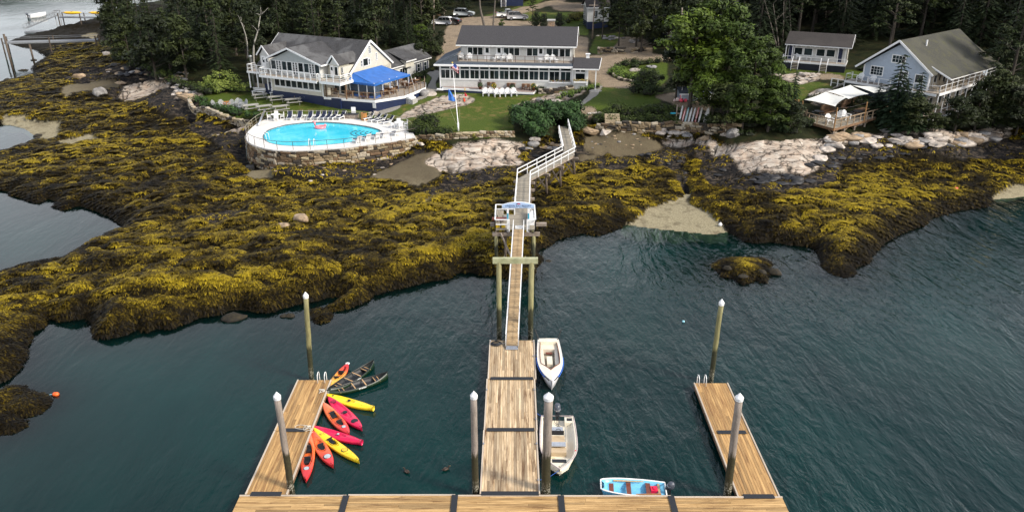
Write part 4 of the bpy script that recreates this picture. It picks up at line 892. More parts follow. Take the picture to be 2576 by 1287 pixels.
kayak('long yellow touring kayak with one cockpit and deck lines',(788,1082),(904,1164),.64,(YE,YE,YE),[(2.1,.95,.42)],[2.0],[(.95,.11,YEM := mat('yellow_lid',(.7,.48,.03),.4)),(3.3,.17,YEM)])
kayak('short orange kayak with one large cockpit and grey hatch',(783,1088),(838,1176),.78,(RD,OR,RD),[(1.75,1.25,.5)],[2.0],[(3.05,.2,GL)])
kayak('orange tandem kayak pointing straight out, nearest the cross dock',(779,1092),(770,1212),.84,(PKO,OR,RD),[(2.25,2.3,.56)],[1.75,2.85],[(3.6,.15,GL)])
# canoes
GRN=mat('dark_green_hull',(.004,.02,.006),.4,.15,3); CIN=mat('charcoal_interior',(.014,.016,.018),.5,.25,4); ASH=mat('ash_wood',(.55,.34,.16),.5)
for p0,p1,lb in (((828,990),(941,913),'dark green canoe lying between the orange kayak and the other canoe'),((824,994),(976,943),'dark green canoe reaching farthest out from the kayak dock')):
    a=W(*p0,.15); b=W(*p1,.3); d=b-a; L=math.hypot(d.x,d.y); t=thing('canoe',lb,'canoe',(a.x,a.y,0),math.atan2(d.y,d.x),'green canoes')
    pfc=lambda t:max(.02,(1-abs(2*t-1)**2.3))**.8; shc=lambda t:.33+.28*abs(2*t-1)**3
    obj('hull',hull(L,.95,pfc,shc,.06,30,.025,.02,.95,.0),GRN,t,True)
    rr=[]
    for i in range(31):
        u=i/30; bb=max(.01,.475*pfc(u)-.03); h=shc(u)-.015; rr.append([(L*u,-bb,h),(L*u,-bb*.93,.15),(L*u,-bb*.5,.045),(L*u,0,.035),(L*u,bb*.5,.045),(L*u,bb*.93,.15),(L*u,bb,h)])
    obj('lining',loft(rr,False,False),CIN,t,True); gunwale(L,.95,pfc,shc,BLACK,t,.018,stern=False)
    for u in (.42,.6):bb=.475*pfc(u); obj('thwart',MB().box(L*u-.035,L*u+.035,-bb,bb,shc(u)-.05,shc(u)-.02),ASH,t)
    for u in (.22,.8):
        bb=.475*pfc(u)*.95; s_=obj('seat',MB().box(L*u-.12,L*u+.12,-bb*.9,bb*.9,.25,.27),BLACK,t)
        for k in (-.14,.14):obj('seat_rail',MB().box(L*u+k-.02,L*u+k+.02,-bb,bb,.26,.3),ASH,s_)
    f=MB()
    for k in range(6):f.box(L*.47+.09*k,L*.47+.09*k+random.uniform(.05,.08),-.485,-.465,.19,.25+random.uniform(0,.04))
    obj('hull_marking',f,WHITE,t)
# mooring ropes
ROPE=mat('white_rope',(.6,.56,.48),.8)
def rope(label,pts,r=.016):
    tag(obj('mooring_rope',MB().tube(pts,r,5),ROPE,None,True),label,'rope','ropes on the kayak dock')
def squig(c,n,rad,z=.55):return [(c[0]+random.uniform(-rad,rad),c[1]+random.uniform(-rad,rad),z+.02*k/n) for k in range(n)]
def smooth(p,k=5):
    p=[Vector(q) for q in p]; o=[]
    for i in range(len(p)-1):
        a,b,c,d=p[max(i-1,0)],p[i],p[i+1],p[min(i+2,len(p)-1)]
        for j in range(k):
            t=j/k; o.append(.5*((2*b)+(-a+c)*t+(2*a-5*b+4*c-d)*t*t+(-a+3*b-3*c+d)*t**3))
    return o+[p[-1]]
rope('white rope knotted at the canoe bows on the dock edge',smooth(squig((-12.75,44.3),14,.28)+[(-12.3,44.2,.4)]))
rope('white rope bundle where five kayaks meet at the dock edge',smooth(squig((-12.75,40.2),16,.26)+[(-12.4,40.0,.35)]))
rope('white rope looping across the hinge plate',smooth([(-12.7,40.4,.56),(-13.4,40.5,.56),(-13.55,40.2,.56),(-13.0,40.05,.56),(-12.7,40.2,.56)]))
rope('white rope looped in the water by the orange tandem bow',smooth([(-12.5,43.4,.55),(-12.3,43.0,.1),(-12.0,43.3,.1),(-12.1,43.9,.3)]))
BROPE=mat('blue_line',(.02,.1,.4),.7)
for lb,p in (('blue mooring line from the launch to the float cleat',[(1.62,48.9,.56),(1.75,49.0,.5),(1.9,49.1,.66)]),('blue bow line of the motor skiff',[(1.6,35.3,.58),(2.1,35.8,.35),(2.75,36.15,.6)]),('blue stern line of the motor skiff',[(1.6,41.7,.58),(1.8,41.6,.5),(2.1,41.3,.62)])):tag(obj('mooring_line',MB().tube(smooth(p),.018,5),BROPE,None,True),lb,'rope','blue mooring lines')
# ducks and buoys
DUCKM=mat('duck_brown',(.04,.025,.015),.7,.3,20)
for (x,y),a,lb in (((1023,1187),2.4,'dark duck swimming below the kayaks'),((1122,1181),.6,'dark duck swimming left of the middle pier')):
    p=W(x,y,0); t=thing('duck',lb,'duck',(p.x,p.y,0),a,'ducks between the docks')
    f=MB(); f.blob((0,0,.06),.2,.1,.09,3,10,7,.03); f.blob((.2,0,.2),.06,.045,.05,4,8,6,.02); f.tube([(.13,0,.08),(.18,0,.2)],[.045,.035],7); f.bar((-.17,0,.1),(-.27,0,.15),.07,.03)
    obj('body',f,DUCKM,t,True); obj('beak',MB().bar((.25,0,.19),(.31,0,.18),.03,.015),mat('beak',(.3,.2,.05),.5),t)
    for s in (-1,1):obj('wing',MB().blob((-.03,s*.08,.1),.14,.03,.05,5,8,5,.03),mat('wing_buff',(.1,.07,.05),.7),t,True)
def buoy(label,p,col,ln=.35,r=.12,stick=True,a=0):
    t=thing('mooring_buoy',label,'buoy',tuple(p),a,'buoys'); f=MB().tube([(-ln/2,0,.06),(-ln*.3,0,.07),(ln*.3,0,.07),(ln/2,0,.06)],[r*.5,r,r,r*.4],9)
    obj('float',f,mat('buoy_paint',col,.4),t,True)
    if stick:obj('spindle',MB().bar((-ln/2,0,.07),(-ln,0,.06),.03),mat('pale_blue_stick',(.3,.6,.7),.4),t)
buoy('orange lobster buoy floating by the weedy rocks',W(141,993,0),(.85,.13,.02),.42,.15)
buoy('small pale blue buoy in the open water by the far side dock pile',W(1719,810,0),(.3,.6,.7),.2,.09,False)
buoy('coral red buoy stranded on the dark weed',G(2405,476),(.8,.1,.06),.5,.14,True,.3)
p=W(1811,573,.15); t=thing('white_ball_buoy','round white mooring ball on the sand','buoy',tuple(G(1811,573))); obj('ball',MB().lathe([(.02,-.02),(.13,.03),(.2,.15),(.2,.24),(.13,.36),(.02,.4)],12),WHITE,t,True); obj('ring',MB().tube([(.06*math.cos(a),0,.43+.06*math.sin(a)) for a in [k*math.pi/4 for k in range(9)]],.015,4),STEEL,t)
# ------------------------------------------------------------------ BUILDING MATERIALS
def siding(name,col,step=.16,dirt=None):
    m,N,L,B=newmat(name); t=N.new('ShaderNodeTexCoord'); s=N.new('ShaderNodeSeparateXYZ'); L.new(t.outputs['Object'],s.inputs[0])
    n=noise(N,L,2.2,5,.65); k=N.new('ShaderNodeMath'); k.operation='MULTIPLY'; k.inputs[1].default_value=1/step; L.new(s.outputs[2],k.inputs[0])
    f=N.new('ShaderNodeMath'); f.operation='FRACT'; L.new(k.outputs[0],f.inputs[0])
    c=ramp(N,L,n.outputs['Fac'],[(.3,tuple(x*.82 for x in col)),(.7,col)]).outputs['Color']
    ln=ramp(N,L,f.outputs[0],[(.0,(.62,)*3),(.14,(1,1,1))]); c=mixc(N,L,1,c,ln.outputs['Color'],'MULTIPLY')
    L.new(c,B.inputs['Base Color']); B.inputs['Roughness'].default_value=.6; bump(N,L,f.outputs[0],.6,.02,B); return m
def roofmat(name,col,patch,amt=.5,moss=None):
    m,N,L,B=newmat(name); n=noise(N,L,7,4,.8); n2=noise(N,L,.22,3,.5); n3=noise(N,L,1.1,5,.7)
    c=ramp(N,L,n.outputs['Fac'],[(.34,tuple(x*.55 for x in col)),(.5,col),(.68,tuple(x*1.6 for x in col))]).outputs['Color']
    f=ramp(N,L,n2.outputs['Fac'],[(.48,(0,0,0)),(.56,(amt,)*3)]); c=mixc(N,L,f.outputs['Color'],c,patch)
    if moss:c=mixc(N,L,ramp(N,L,n3.outputs['Fac'],[(.5,(0,0,0)),(.68,(.8,.8,.8))]).outputs['Color'],c,moss)
    L.new(c,B.inputs['Base Color']); B.inputs['Roughness'].default_value=.85
    t=N.new('ShaderNodeTexCoord'); s=N.new('ShaderNodeSeparateXYZ'); L.new(t.outputs['Object'],s.inputs[0])
    k=N.new('ShaderNodeMath'); k.operation='MULTIPLY'; k.inputs[1].default_value=11; L.new(s.outputs[2],k.inputs[0]); f=N.new('ShaderNodeMath'); f.operation='FRACT'; L.new(k.outputs[0],f.inputs[0])
    bump(N,L,f.outputs[0],.4,.02,B); return m
SID_CREAM=siding('cream_clapboard',(.60,.57,.48)); SID_GREY=siding('grey_shingle_wall',(.64,.64,.61),.13); SID_SHADE=siding('shade_blue_shingle_wall',(.42,.49,.58),.13); SID_SUNLIT=siding('sunlit_cream_shingle_wall',(.56,.5,.4),.13)  # boathouse: shade blue and sunlit cream are put into the wall colours
ROOF_L=roofmat('worn_grey_roof',(.045,.044,.045),(.11,.11,.11),.7,(.022,.02,.018)); ROOF_M=roofmat('dark_brown_roof',(.036,.034,.036),(.045,.042,.044),0)
ROOF_B=roofmat('mossy_roof',(.034,.033,.024),(.06,.058,.038),.5,(.06,.06,.02)); ROOF_C=roofmat('brown_cottage_roof',(.028,.023,.02),(.045,.038,.033),.5); ROOF_S=roofmat('slate_blue_roof',(.05,.065,.085),(.06,.07,.09),.3)
AWN=mat('blue_awning_cloth',(.018,.12,.42),.5,.12,1.2)
DECKW=wood_mat('grey_deck',(.24,.2,.16),(.4,.35,.29),(1,6,1),.05,(.12,.1,.08),.4)
BRICK=mat('red_brick',(.3,.09,.05),.8,.3,9)
def vlerp(a,b,t):return Vector(a)*(1-t)+Vector(b)*t
def window(par,p,al,w,h,cols=1,rows=1,fw=.09,m=WHITE,name='window',depth=.05,panes=True,label=None,mull=.045):
    """p = lower left corner on the wall, al = unit vector along the wall; the outside is to the right-hand side of al"""
    p=Vector(p); al=Vector(al).normalized(); nrm=Vector((al.y,-al.x,0)); up=Vector((0,0,1)); f=MB()
    def rect(x0,x1,z0,z1,d0,d1,mb):
        P=[]
        for d in (d0,d1):P+=[p+al*x0+up*z0+nrm*d,p+al*x1+up*z0+nrm*d,p+al*x1+up*z1+nrm*d,p+al*x0+up*z1+nrm*d]
        mb.add(P,[(3,2,1,0),(4,5,6,7),(0,1,5,4),(1,2,6,5),(2,3,7,6),(3,0,4,7)])
    rect(0,fw,0,h,0,depth,f); rect(w-fw,w,0,h,0,depth,f); rect(fw,w-fw,h-fw,h,0,depth,f); rect(fw,w-fw,0,fw,0,depth+.03,f)
    for k in range(1,cols):x=fw+(w-2*fw)*k/cols; rect(x-mull/2,x+mull/2,fw,h-fw,0,depth*.8,f)
    for k in range(1,rows):z=fw+(h-2*fw)*k/rows; rect(fw,w-fw,z-mull/2.4,z+mull/2.4,0,depth*.7,f)
    o=obj(name,f,m,par)
    if label:o['label']=label
    if panes and w>.35:
        for k in range(cols):
            a=fw+(w-2*fw)*k/cols; b=fw+(w-2*fw)*(k+1)/cols; q=MB(); rect(a+.01,b-.01,fw+.005,h-fw-.005,-.02,.014,q); obj('pane',q,GLASS,o)
    return o
def door(par,p,al,w=.9,h=2.05,m=WHITE,glass=True):
    p=Vector(p); al=Vector(al).normalized(); nrm=Vector((al.y,-al.x,0)); f=MB(); a=p+nrm*.03; f.bar(a+al*w/2,a+al*w/2+Vector((0,0,h)),w,.06,up=nrm)
    o=obj('door',f,m,par)
    if glass:q=MB(); a=p+nrm*.066; q.bar(a+al*w/2+Vector((0,0,1.0)),a+al*w/2+Vector((0,0,h-.25)),w*.5,.01,up=nrm); obj('pane',q,GLASS,o)
    obj('handle',MB().cbox(p+nrm*.08+al*(w-.1)+Vector((0,0,1)),.05,.05,.05),DARKM,o); return o
def roofslab(par,pts,t=.14,m=None,trim=True,name='roof',drop=.2):
    """pts: four corners, eave first (e0, e1) then ridge (r1, r0)"""
    P=[Vector(q) for q in pts]; n=(P[1]-P[0]).cross(P[3]-P[0]).normalized(); n=n if n.z>0 else-n
    o=obj(name,MB().ext([q for q in P],n*t),m,par)
    if trim:
        d=(P[3]-P[0]).normalized(); e=MB().bar(P[0]-Vector((0,0,.02)),P[1]-Vector((0,0,.02)),.05,drop); obj('fascia',e,WHITE,o)
    return o
def rake(par,a,b,w=.2,m=WHITE):obj('rake_board',MB().bar(Vector(a),Vector(b),.06,w),m,par)
def gablewall(par,p0,p1,z0,ze,pa,za,m,thick=.2,name='gable_wall'):
    """pentagonal end wall from p0 to p1 (2-D), apex at pa"""
    a=Vector((p0[0],p0[1],z0)); b=Vector((p1[0],p1[1],z0)); al=(b-a).normalized(); nin=Vector((-al.y,al.x,0))
    return obj(name,MB().ext([a,b,Vector((p1[0],p1[1],ze)),Vector((pa[0],pa[1],za)),Vector((p0[0],p0[1],ze))],nin*thick),m,par)
def wallbox(par,x0,x1,y0,y1,z0,z1,m,name='wall'):return obj(name,MB().box(x0,x1,y0,y1,z0,z1),m,par)
def railing(par,pts,z,h=1.0,m=WHITE,step=1.4,mids=2,w=.07,pw=.1,name='railing'):
    for a,b in zip(pts[:-1],pts[1:]):
        a=Vector((a[0],a[1],z)); b=Vector((b[0],b[1],z)); f=MB(); L=(b-a).length; n=max(1,round(L/step)); f.bar(a+Vector((0,0,h)),b+Vector((0,0,h)),w,w)
        for k in range(mids):q=Vector((0,0,h*(k+.55)/(mids+.35))); f.bar(a+q,b+q,w*.5,w*.5)
        for k in range(n+1):p=a+(b-a)*(k/n); f.bar(p-Vector((0,0,.1)),p+Vector((0,0,h)),pw)
        obj(name,f,m,par)
def V2(p,o,a):
    return (o[0]+p[0]*math.cos(a)-p[1]*math.sin(a),o[1]+p[0]*math.sin(a)+p[1]*math.cos(a))
# ------------------------------------------------------------------ LODGE
LO,LA=(-35.9,116.8),R(-27)
lg=thing('lodge','rambling cream lodge with worn grey gables, wraparound balcony and navy base','building',(LO[0],LO[1],0),LA)
X=(1,0,0)
wallbox(lg,0,9.75,0,6,5.6,8.1,SID_CREAM); wallbox(lg,0,9.7,.02,6,3.2,5.6,NAVY,'base_wall')
wallbox(lg,-2.2,0,2.2,8,2.6,6.3,NAVY,'base_wall'); wallbox(lg,-2.0,0,3.2,8,6.3,8.1,SID_GREY)
for k in range(8):window(lg,(.65+k*1.08,0,6.35),X,1.02,1.55,1,1,.07)
obj('corner_board',MB().box(-.06,.1,-.06,.1,5.5,8.1),WHITE,lg); obj('corner_board',MB().box(9.62,9.8,-.06,.1,5.5,8.1),WHITE,lg)
obj('sill_band',MB().box(.6,9.4,-.05,0,6.18,6.34),WHITE,lg); obj('meter_box',MB().box(-1.0,-.7,2.1,2.2,4.6,5.1),WHITE,lg)
# second storey under the broad low gable
wallbox(lg,.2,9.5,.05,7,8.2,10.15,SID_GREY)
zz=8.75
for x,w,c in [(.35,.95,1),(1.35,.42,2),(1.85,.42,2),(2.4,.95,1),(3.4,.95,1),(4.45,.42,2),(4.95,.42,2),(5.5,.95,1),(6.55,.95,1),(7.55,.42,2),(8.05,.42,2),(8.55,.9,1)]:
    window(lg,(x,.05,zz if w>.5 else 8.3),X,w,1.35 if w>.5 else 1.8,1,1 if w>.5 else 5,.06,name='window' if w>.5 else 'french_door')
gablewall(lg,(.2,.0),(9.5,.0),10.1,10.12,(4.2,0),11.75,siding('grey_gable',(.4,.43,.43)),.1,'gable')
gx,gz_,ge=4.2,12.0,10.2
roofslab(lg,[(-.5,-.55,ge-.05),(-.5,8,ge-.05),(gx,8,gz_),(gx,-.55,gz_)],.14,ROOF_L,False); roofslab(lg,[(10.2,8,ge-.2),(10.2,-.55,ge-.2),(gx,-.55,gz_),(gx,8,gz_)],.14,ROOF_L,False)
rake(lg,(-.5,-.58,ge+.0),(gx,-.58,gz_+.04),.24); rake(lg,(gx,-.58,gz_+.04),(10.2,-.58,ge-.12),.24); rake(lg,(10.25,-.55,ge-.15),(10.25,3,ge-.15),.2)
# main roof
RL,RR_,RV,RZ,EZ=-4.9,12.7,8.0,12.5,8.5
roofslab(lg,[(RL,2.6,EZ),(RR_,2.6,EZ),(RR_,RV,RZ),(RL,RV,RZ)],.16,ROOF_L,False); roofslab(lg,[(RR_,13.4,EZ),(RL,13.4,EZ),(RL,RV,RZ),(RR_,RV,RZ)],.16,ROOF_L,False)
gablewall(lg,(12.5,2.9),(12.5,13.1),5.6,8.6,(12.5,RV),RZ-.05,SID_CREAM); gablewall(lg,(RL+.2,13.1),(RL+.2,2.9),5.0,8.6,(RL+.2,RV),RZ-.05,SID_GREY)
rake(lg,(12.75,2.6,EZ+.05),(12.75,RV,RZ+.1),.28); rake(lg,(12.75,13.4,EZ+.05),(12.75,RV,RZ+.1),.28); rake(lg,(RL,2.6,EZ+.05),(RL,RV,RZ+.1),.2)
wallbox(lg,RL+.3,12.5,4,12.9,3.5,8.5,SID_CREAM); wallbox(lg,9.75,12.45,2.2,4,5.6,8.15,SID_CREAM)
for y,z,w,h,c,r in ((7.6,11.1,.62,1.15,2,4),(9.3,9.9,.42,1.1,2,4),(5.6,9.5,.4,.95,1,2),(6.1,9.45,1.25,1.15,1,1),(7.45,9.5,.4,.95,1,2)):
    window(lg,(12.5,y,z-.35),(0,1,0),w,h,c,r,.07)
# cream wall and pointed dormer right of the broad gable
wallbox(lg,9.6,12.45,1.6,4.4,8.2,9.75,SID_CREAM); wallbox(lg,10.4,12.0,1.1,3.5,8.2,10.1,SID_CREAM)
gablewall(lg,(10.4,1.08),(12.0,1.08),10.05,10.06,(11.2,1.08),11.05,SID_GREY,.1,'gable')
roofslab(lg,[(10.1,.8,10.0),(10.1,5.6,10.0),(11.2,5.6,11.3),(11.2,.8,11.3)],.1,ROOF_L,False); roofslab(lg,[(12.3,5.6,10.0),(12.3,.8,10.0),(11.2,.8,11.3),(11.2,5.6,11.3)],.1,ROOF_L,False)
rake(lg,(10.1,.77,10.05),(11.2,.77,11.35),.2); rake(lg,(11.2,.77,11.35),(12.3,.77,10.05),.2)
door(lg,(10.5,1.1,8.25),X,.6,1.7); window(lg,(11.2,1.1,8.5),X,.7,1.35); window(lg,(12.02,1.6,8.9),X,.4,.8)
# left dormer
wallbox(lg,-3.2,-1.5,1.6,5,8.2,10.4,SID_GREY); door(lg,(-2.9,1.6,8.25),X,.75,1.95); window(lg,(-2.1,1.6,9.2),X,.45,.8)
gablewall(lg,(-3.2,1.58),(-1.5,1.58),10.35,10.36,(-2.35,1.58),11.4,SID_GREY,.1,'gable')
roofslab(lg,[(-3.6,1.3,10.25),(-3.6,6.5,10.25),(-2.35,6.5,11.65),(-2.35,1.3,11.65)],.1,ROOF_L,False); roofslab(lg,[(-1.1,6.5,10.25),(-1.1,1.3,10.25),(-2.35,1.3,11.65),(-2.35,6.5,11.65)],.1,ROOF_L,False)
rake(lg,(-3.6,1.27,10.3),(-2.35,1.27,11.7),.2); rake(lg,(-2.35,1.27,11.7),(-1.1,1.27,10.3),.2)
# balcony
obj('balcony_floor',MB().box(-.6,10.2,-1.7,0,8.0,8.12),DECKW,lg); obj('balcony_fascia',MB().box(-.62,10.22,-1.76,-1.7,7.8,8.14),WHITE,lg)
obj('balcony_floor',MB().box(-4.4,-.6,-.2,1.6,8.0,8.12),DECKW,lg); obj('balcony_fascia',MB().box(-4.42,-.6,-.26,-.2,7.85,8.14),WHITE,lg)
obj('balcony_floor',MB().box(10.3,14.0,-1.3,1.1,8.0,8.12),DECKW,lg); obj('balcony_fascia',MB().box(10.28,14.05,-1.36,-1.3,7.75,8.14).box(14.0,14.06,-1.36,1.6,7.75,8.14),WHITE,lg)
railing(lg,[(-.5,-.2),(-.5,-1.65),(10.15,-1.65),(10.15,-1.2)],8.1,1.0,mids=1,step=1.1,pw=.13,w=.09); railing(lg,[(-4.3,1.5),(-4.3,-.15),(-.5,-.15)],8.1,mids=1,step=1.0); railing(lg,[(10.4,-1.2),(13.95,-1.2),(13.95,1.4)],8.1,mids=3,step=1.3)
for x in (-4.2,-2.6,-.6):obj('post',MB().box(x-.07,x+.07,-.16,-.02,5.6,8.0),WHITE,lg)
obj('stove_pipe',MB().lathe([(.18,3.4),(.18,9.9),(.24,9.95),(.24,10.1),(.05,10.2)],12,(-4.75,1.2,0)),STEEL,lg,True)
obj('lattice_panel',MB().box(-4.7,-2.6,1.4,1.5,3.2,6.0),GREYW,lg); obj('service_wall',MB().box(-2.6,0.0,1.2,3.2,2.8,6.1),NAVY,lg)
for x in (10.3,13.9):obj('porch_post',MB().box(x-.07,x+.07,-.1,.05,5.6,8.0),LOGW,lg)
# recessed glass porch behind the posts, door
for x in (10.0,11.1):window(lg,(x,2.2,5.7),X,1.0,2.1)
# wing with chimney
roofslab(lg,[(11.3,12.6,7.3),(11.3,26.6,7.3),(7.9,26.6,9.3),(7.9,12.6,9.3)],.14,ROOF_L,True); roofslab(lg,[(4.5,26.6,7.3),(4.5,12.6,7.3),(7.9,12.6,9.3),(7.9,26.6,9.3)],.14,ROOF_L,False)
wallbox(lg,4.8,10.95,13.1,26.3,3.5,7.3,SID_GREY); window(lg,(10.95,17.5,5.5),(0,1,0),2.2,1.3,3,1); window(lg,(10.95,22.5,5.4),(0,1,0),1.0,1.4,1,2); window(lg,(10.95,24.6,5.4),(0,1,0),1.0,1.4,1,2)
for y in (22.2,23.55,24.3,25.65):obj('shutter',MB().box(10.95,11.0,y,y+.28,5.4,6.8),NAVY,lg)
wallbox(lg,10.2,11.6,18.4,20.8,6.9,8.0,SID_CREAM,'dormer'); roofslab(lg,[(11.9,18.1,7.9),(11.9,21.1,7.9),(8.4,21.1,9.15),(8.4,18.1,9.15)],.1,ROOF_L,True)
obj('chimney',MB().box(7.5,8.2,15.0,15.7,8.4,10.2).box(7.45,8.25,14.95,15.75,10.05,10.2),BRICK,lg)
# dining deck
DP=[(9.8,-.05),(17.8,1.3),(19.9,5.8),(19.3,12.2),(17.4,15.2),(12.6,15.2),(12.6,3.0),(9.8,3.0)]
obj('deck_floor',MB().prism(DP,5.5,5.6),DECKW,lg)
f=MB(); g_=MB()
for a,b in zip(DP[:5],DP[1:6]):
    if a==DP[2]:pass
    a=Vector((*a,0)); b=Vector((*b,0)); f.bar(a+Vector((0,0,5.42)),b+Vector((0,0,5.42)),.1,.36); L=(b-a).length
    zb=3.9 if a.x<18 and a.y<2 else 4.3
    n=int(L/.28)
    for k in range(n):p=a+(b-a)*((k+.5)/n); g_.bar(p+Vector((0,0,zb)),p+Vector((0,0,5.25)),L/n-.03,.05,up=(b-a).cross(Vector((0,0,1))))
    o_=MB().bar(a+Vector((0,0,zb+.6)),b+Vector((0,0,zb+.6)),.04,1.3); obj('skirting',o_,NAVY,lg)
obj('deck_fascia',f,WHITE,lg); obj('skirt_boards',g_,NAVY,lg)['kind']='stuff'
obj('base_wall',MB().box(9.7,12.6,.1,5,3.2,5.5),NAVY,lg)
TAUPE=mat('bare_wood_rail',(.28,.2,.13),.6,.2,4)
railing(lg,[(9.9,.05),(17.7,1.35),(19.8,5.8)],5.6,1.0,TAUPE,1.15,1,.05,.09); railing(lg,[(19.7,7.2),(19.2,12.1),(17.3,15.1)],5.6,1.0,TAUPE,1.15,2,.05,.09)
obj('notice_panel',MB().bar(Vector((17.75,1.18,4.5)),Vector((17.75,1.18,5.2)),.55,.03,up=(0,1,0)),WHITE,lg)
# steps and landings down the right side of the deck
ST=mat('concrete_step',(.36,.35,.33),.8,.15,4)
for k in range(3):obj('step',MB().box(19.9,20.5+.3*k,5.9,7.2,4.3,5.45-.18*k),WHITE if k<2 else ST,lg)
# blue awning on its frame
aw=thing('awning_tent','bright blue awning over the lodge dining deck','awning',(LO[0],LO[1],0),LA)
E0,E1,E2,E3=(12.75,1.9,7.75),(17.4,2.0,7.7),(17.7,10.6,7.7),(12.75,11.0,7.75); T0,T1=(12.8,3.3,8.7),(12.8,10.2,8.7)
rn=10; c_=MB()
def sagg(a,b,c,d,mb,n=8):
    g=[[vlerp(vlerp(a,b,i/n),vlerp(d,c,i/n),j/n)-Vector((0,0,.16*math.sin(math.pi*j/n)*(.6+.4*abs(math.sin(i*1.4))))) for j in range(n+1)] for i in range(n+1)]
    for i in range(n):
        for j in range(n):mb.add([g[i][j],g[i+1][j],g[i+1][j+1],g[i][j+1]],[(0,1,2,3)])
sagg(E1,E2,T1,T0,c_); sagg(E0,E1,T0,T0,c_); sagg(E2,E3,T1,T1,c_)
E_=[Vector(e) for e in (E0,E1,E2,E3)]; n=40
for a,b in zip(E_[:-1],E_[1:]):
    for k in range(14):
        p=vlerp(a,b,k/14); q=vlerp(a,b,(k+1)/14); dp=Vector((0,0,.26+.05*(k%2))); dq=Vector((0,0,.26+.05*((k+1)%2))); c_.add([p,q,q-dq,p-dp],[(0,1,2,3)])
obj('canopy',c_,AWN,aw,True)
PLC=mat('blue_grey_curtain',(.1,.16,.3),.5,.3,3); CLR=mat('clear_vinyl',(.05,.07,.1),.15,.2,3)
cols_=[(12.95,2.15),(14.4,2.2),(15.9,2.2),(17.2,2.2),(17.3,4.0),(17.3,5.8),(17.35,7.6),(17.5,10.3),(14.8,10.4)]
for x,y in cols_:obj('post',MB().box(x-.045,x+.045,y-.045,y+.045,5.6,7.8),WHITE,aw); obj('rolled_curtain',MB().tube([(x+.09,y+.06,7.7),(x+.07,y+.1,6.6),(x+.1,y+.07,5.7)],[.07,.05,.08],6),PLC,aw,True)
for (x0,y0),(x1,y1) in zip(cols_[:4],cols_[1:5]):
    obj('vinyl_wall',MB().bar((x0+.1,y0+.05,5.95+.85),(x1-.1,y1+.05,5.95+.85),.02,1.9),CLR,aw); obj('lower_band',MB().bar((x0+.1,y0-.02,5.75),(x1-.1,y1-.02,5.75),.03,.34),AWN,aw)
obj('guy_line',MB().tube([(17.7,10.6,7.8),(19.3,9.4,5.7)],.025,4),WHITE,aw)
# ------------------------------------------------------------------ MAIN GUEST BUILDING
MO,MA=(-11.05,120.5),R(-6)
mb=thing('guest_house','long two-storey white guest house with brown roof and glazed porch','building',(MO[0],MO[1],0),MA)
wallbox(mb,0,20.3,0,9,4.2,8.75,SID_GREY); wallbox(mb,-.02,8,-.02,.5,4.0,5.35,NAVY,'base_wall')
n=11
for k in range(11):
    x=.12+k*1.51; window(mb,(x,0,6.62),X,1.46,1.42,2,1,.075); window(mb,(x,0,8.05),X,1.46,.48,1,1,.07,name='transom')
for k,x in enumerate((16.75,18.45)):window(mb,(x,0,6.55),X,1.6,1.5,2,1,.08); window(mb,(x,0,8.06),X,1.6,.47,1,1,.07,name='transom')
obj('corner_board',MB().box(-.05,.1,-.08,0,5.2,8.75),WHITE,mb); obj('corner_board',MB().box(20.15,20.4,-.08,.1,5.6,8.75),WHITE,mb)
obj('window_box',MB().box(16.7,20.1,-.3,-.08,6.3,6.5),WHITE,mb); obj('sill_band',MB().box(0,16.7,-.07,0,6.48,6.61),WHITE,mb)
# low roof of the porch, left part visible
roofslab(mb,[(-.75,-.6,8.78),(20.5,-.6,8.78),(20.5,.7,9.05),(2.6,.7,9.05)],.08,ROOF_S,True,drop=.24); roofslab(mb,[(-.75,9,8.78),(-.75,-.6,8.78),(2.65,.7,10.2),(2.65,9,10.2)],.1,ROOF_S,False,'side_roof')
obj('low_roof_face',MB().add([(-.7,-.5,8.82),(2.65,.7,10.15),(2.65,.72,8.9)],[(0,1,2)]),ROOF_S,mb)
obj('fascia',MB().box(-.8,20.5,-.68,-.6,8.6,8.84),WHITE,mb)
obj('balcony_floor',MB().box(2.7,20.4,.4,3.3,8.95,9.08),DECKW,mb)
railing(mb,[(2.8,.75),(20.3,.75),(20.3,3)],9.05,1.0,mat('brown_post',(.1,.05,.035),.5),1.46,1,.05,.07)
wallbox(mb,2.8,20.2,3.2,13.2,8.9,11.35,SID_GREY)
for x,w,c in ((3.8,2.5,3),(9.4,2.6,3),(13.0,2.7,3),(18.2-.0,0,0)):
    if w:window(mb,(x,3.2,9.65),X,w,1.3,c,1,.1,mull=.1)
window(mb,(16.0,3.2,9.6),X,2.0,1.35,2,1,.1,mull=.12); window(mb,(18.05,3.2,9.6),X,1.75,1.35,2,1,.1,mull=.12)
for x in (6.45,8.3,15.75-1.0+.95*0):door(mb,(x,3.2,9.08),X,.95,2.0,WHITE)
door(mb,(11.0+.0,3.2,9.08),(1,0,0),.001,2.0) if False else None
RZ2,EZ2=13.35,11.3
roofslab(mb,[(2.2,2.2,EZ2),(20.7,2.2,EZ2),(20.7,8.2,RZ2),(2.2,8.2,RZ2)],.16,ROOF_M,True,drop=.22); roofslab(mb,[(20.7,14.2,EZ2),(2.2,14.2,EZ2),(2.2,8.2,RZ2),(20.7,8.2,RZ2)],.16,ROOF_M,True)
gablewall(mb,(20.2,3.2),(20.2,13.2),5.5,11.4,(20.2,8.2),13.3,SID_CREAM); gablewall(mb,(2.85,13.2),(2.85,3.2),8.8,11.4,(2.85,8.2),13.3,SID_GREY)  # right end cream, front grey: warm side light put into wall colour
rake(mb,(20.75,2.2,EZ2+.05),(20.75,8.2,RZ2+.08),.22); rake(mb,(20.75,14.2,EZ2+.05),(20.75,8.2,RZ2+.08),.22)
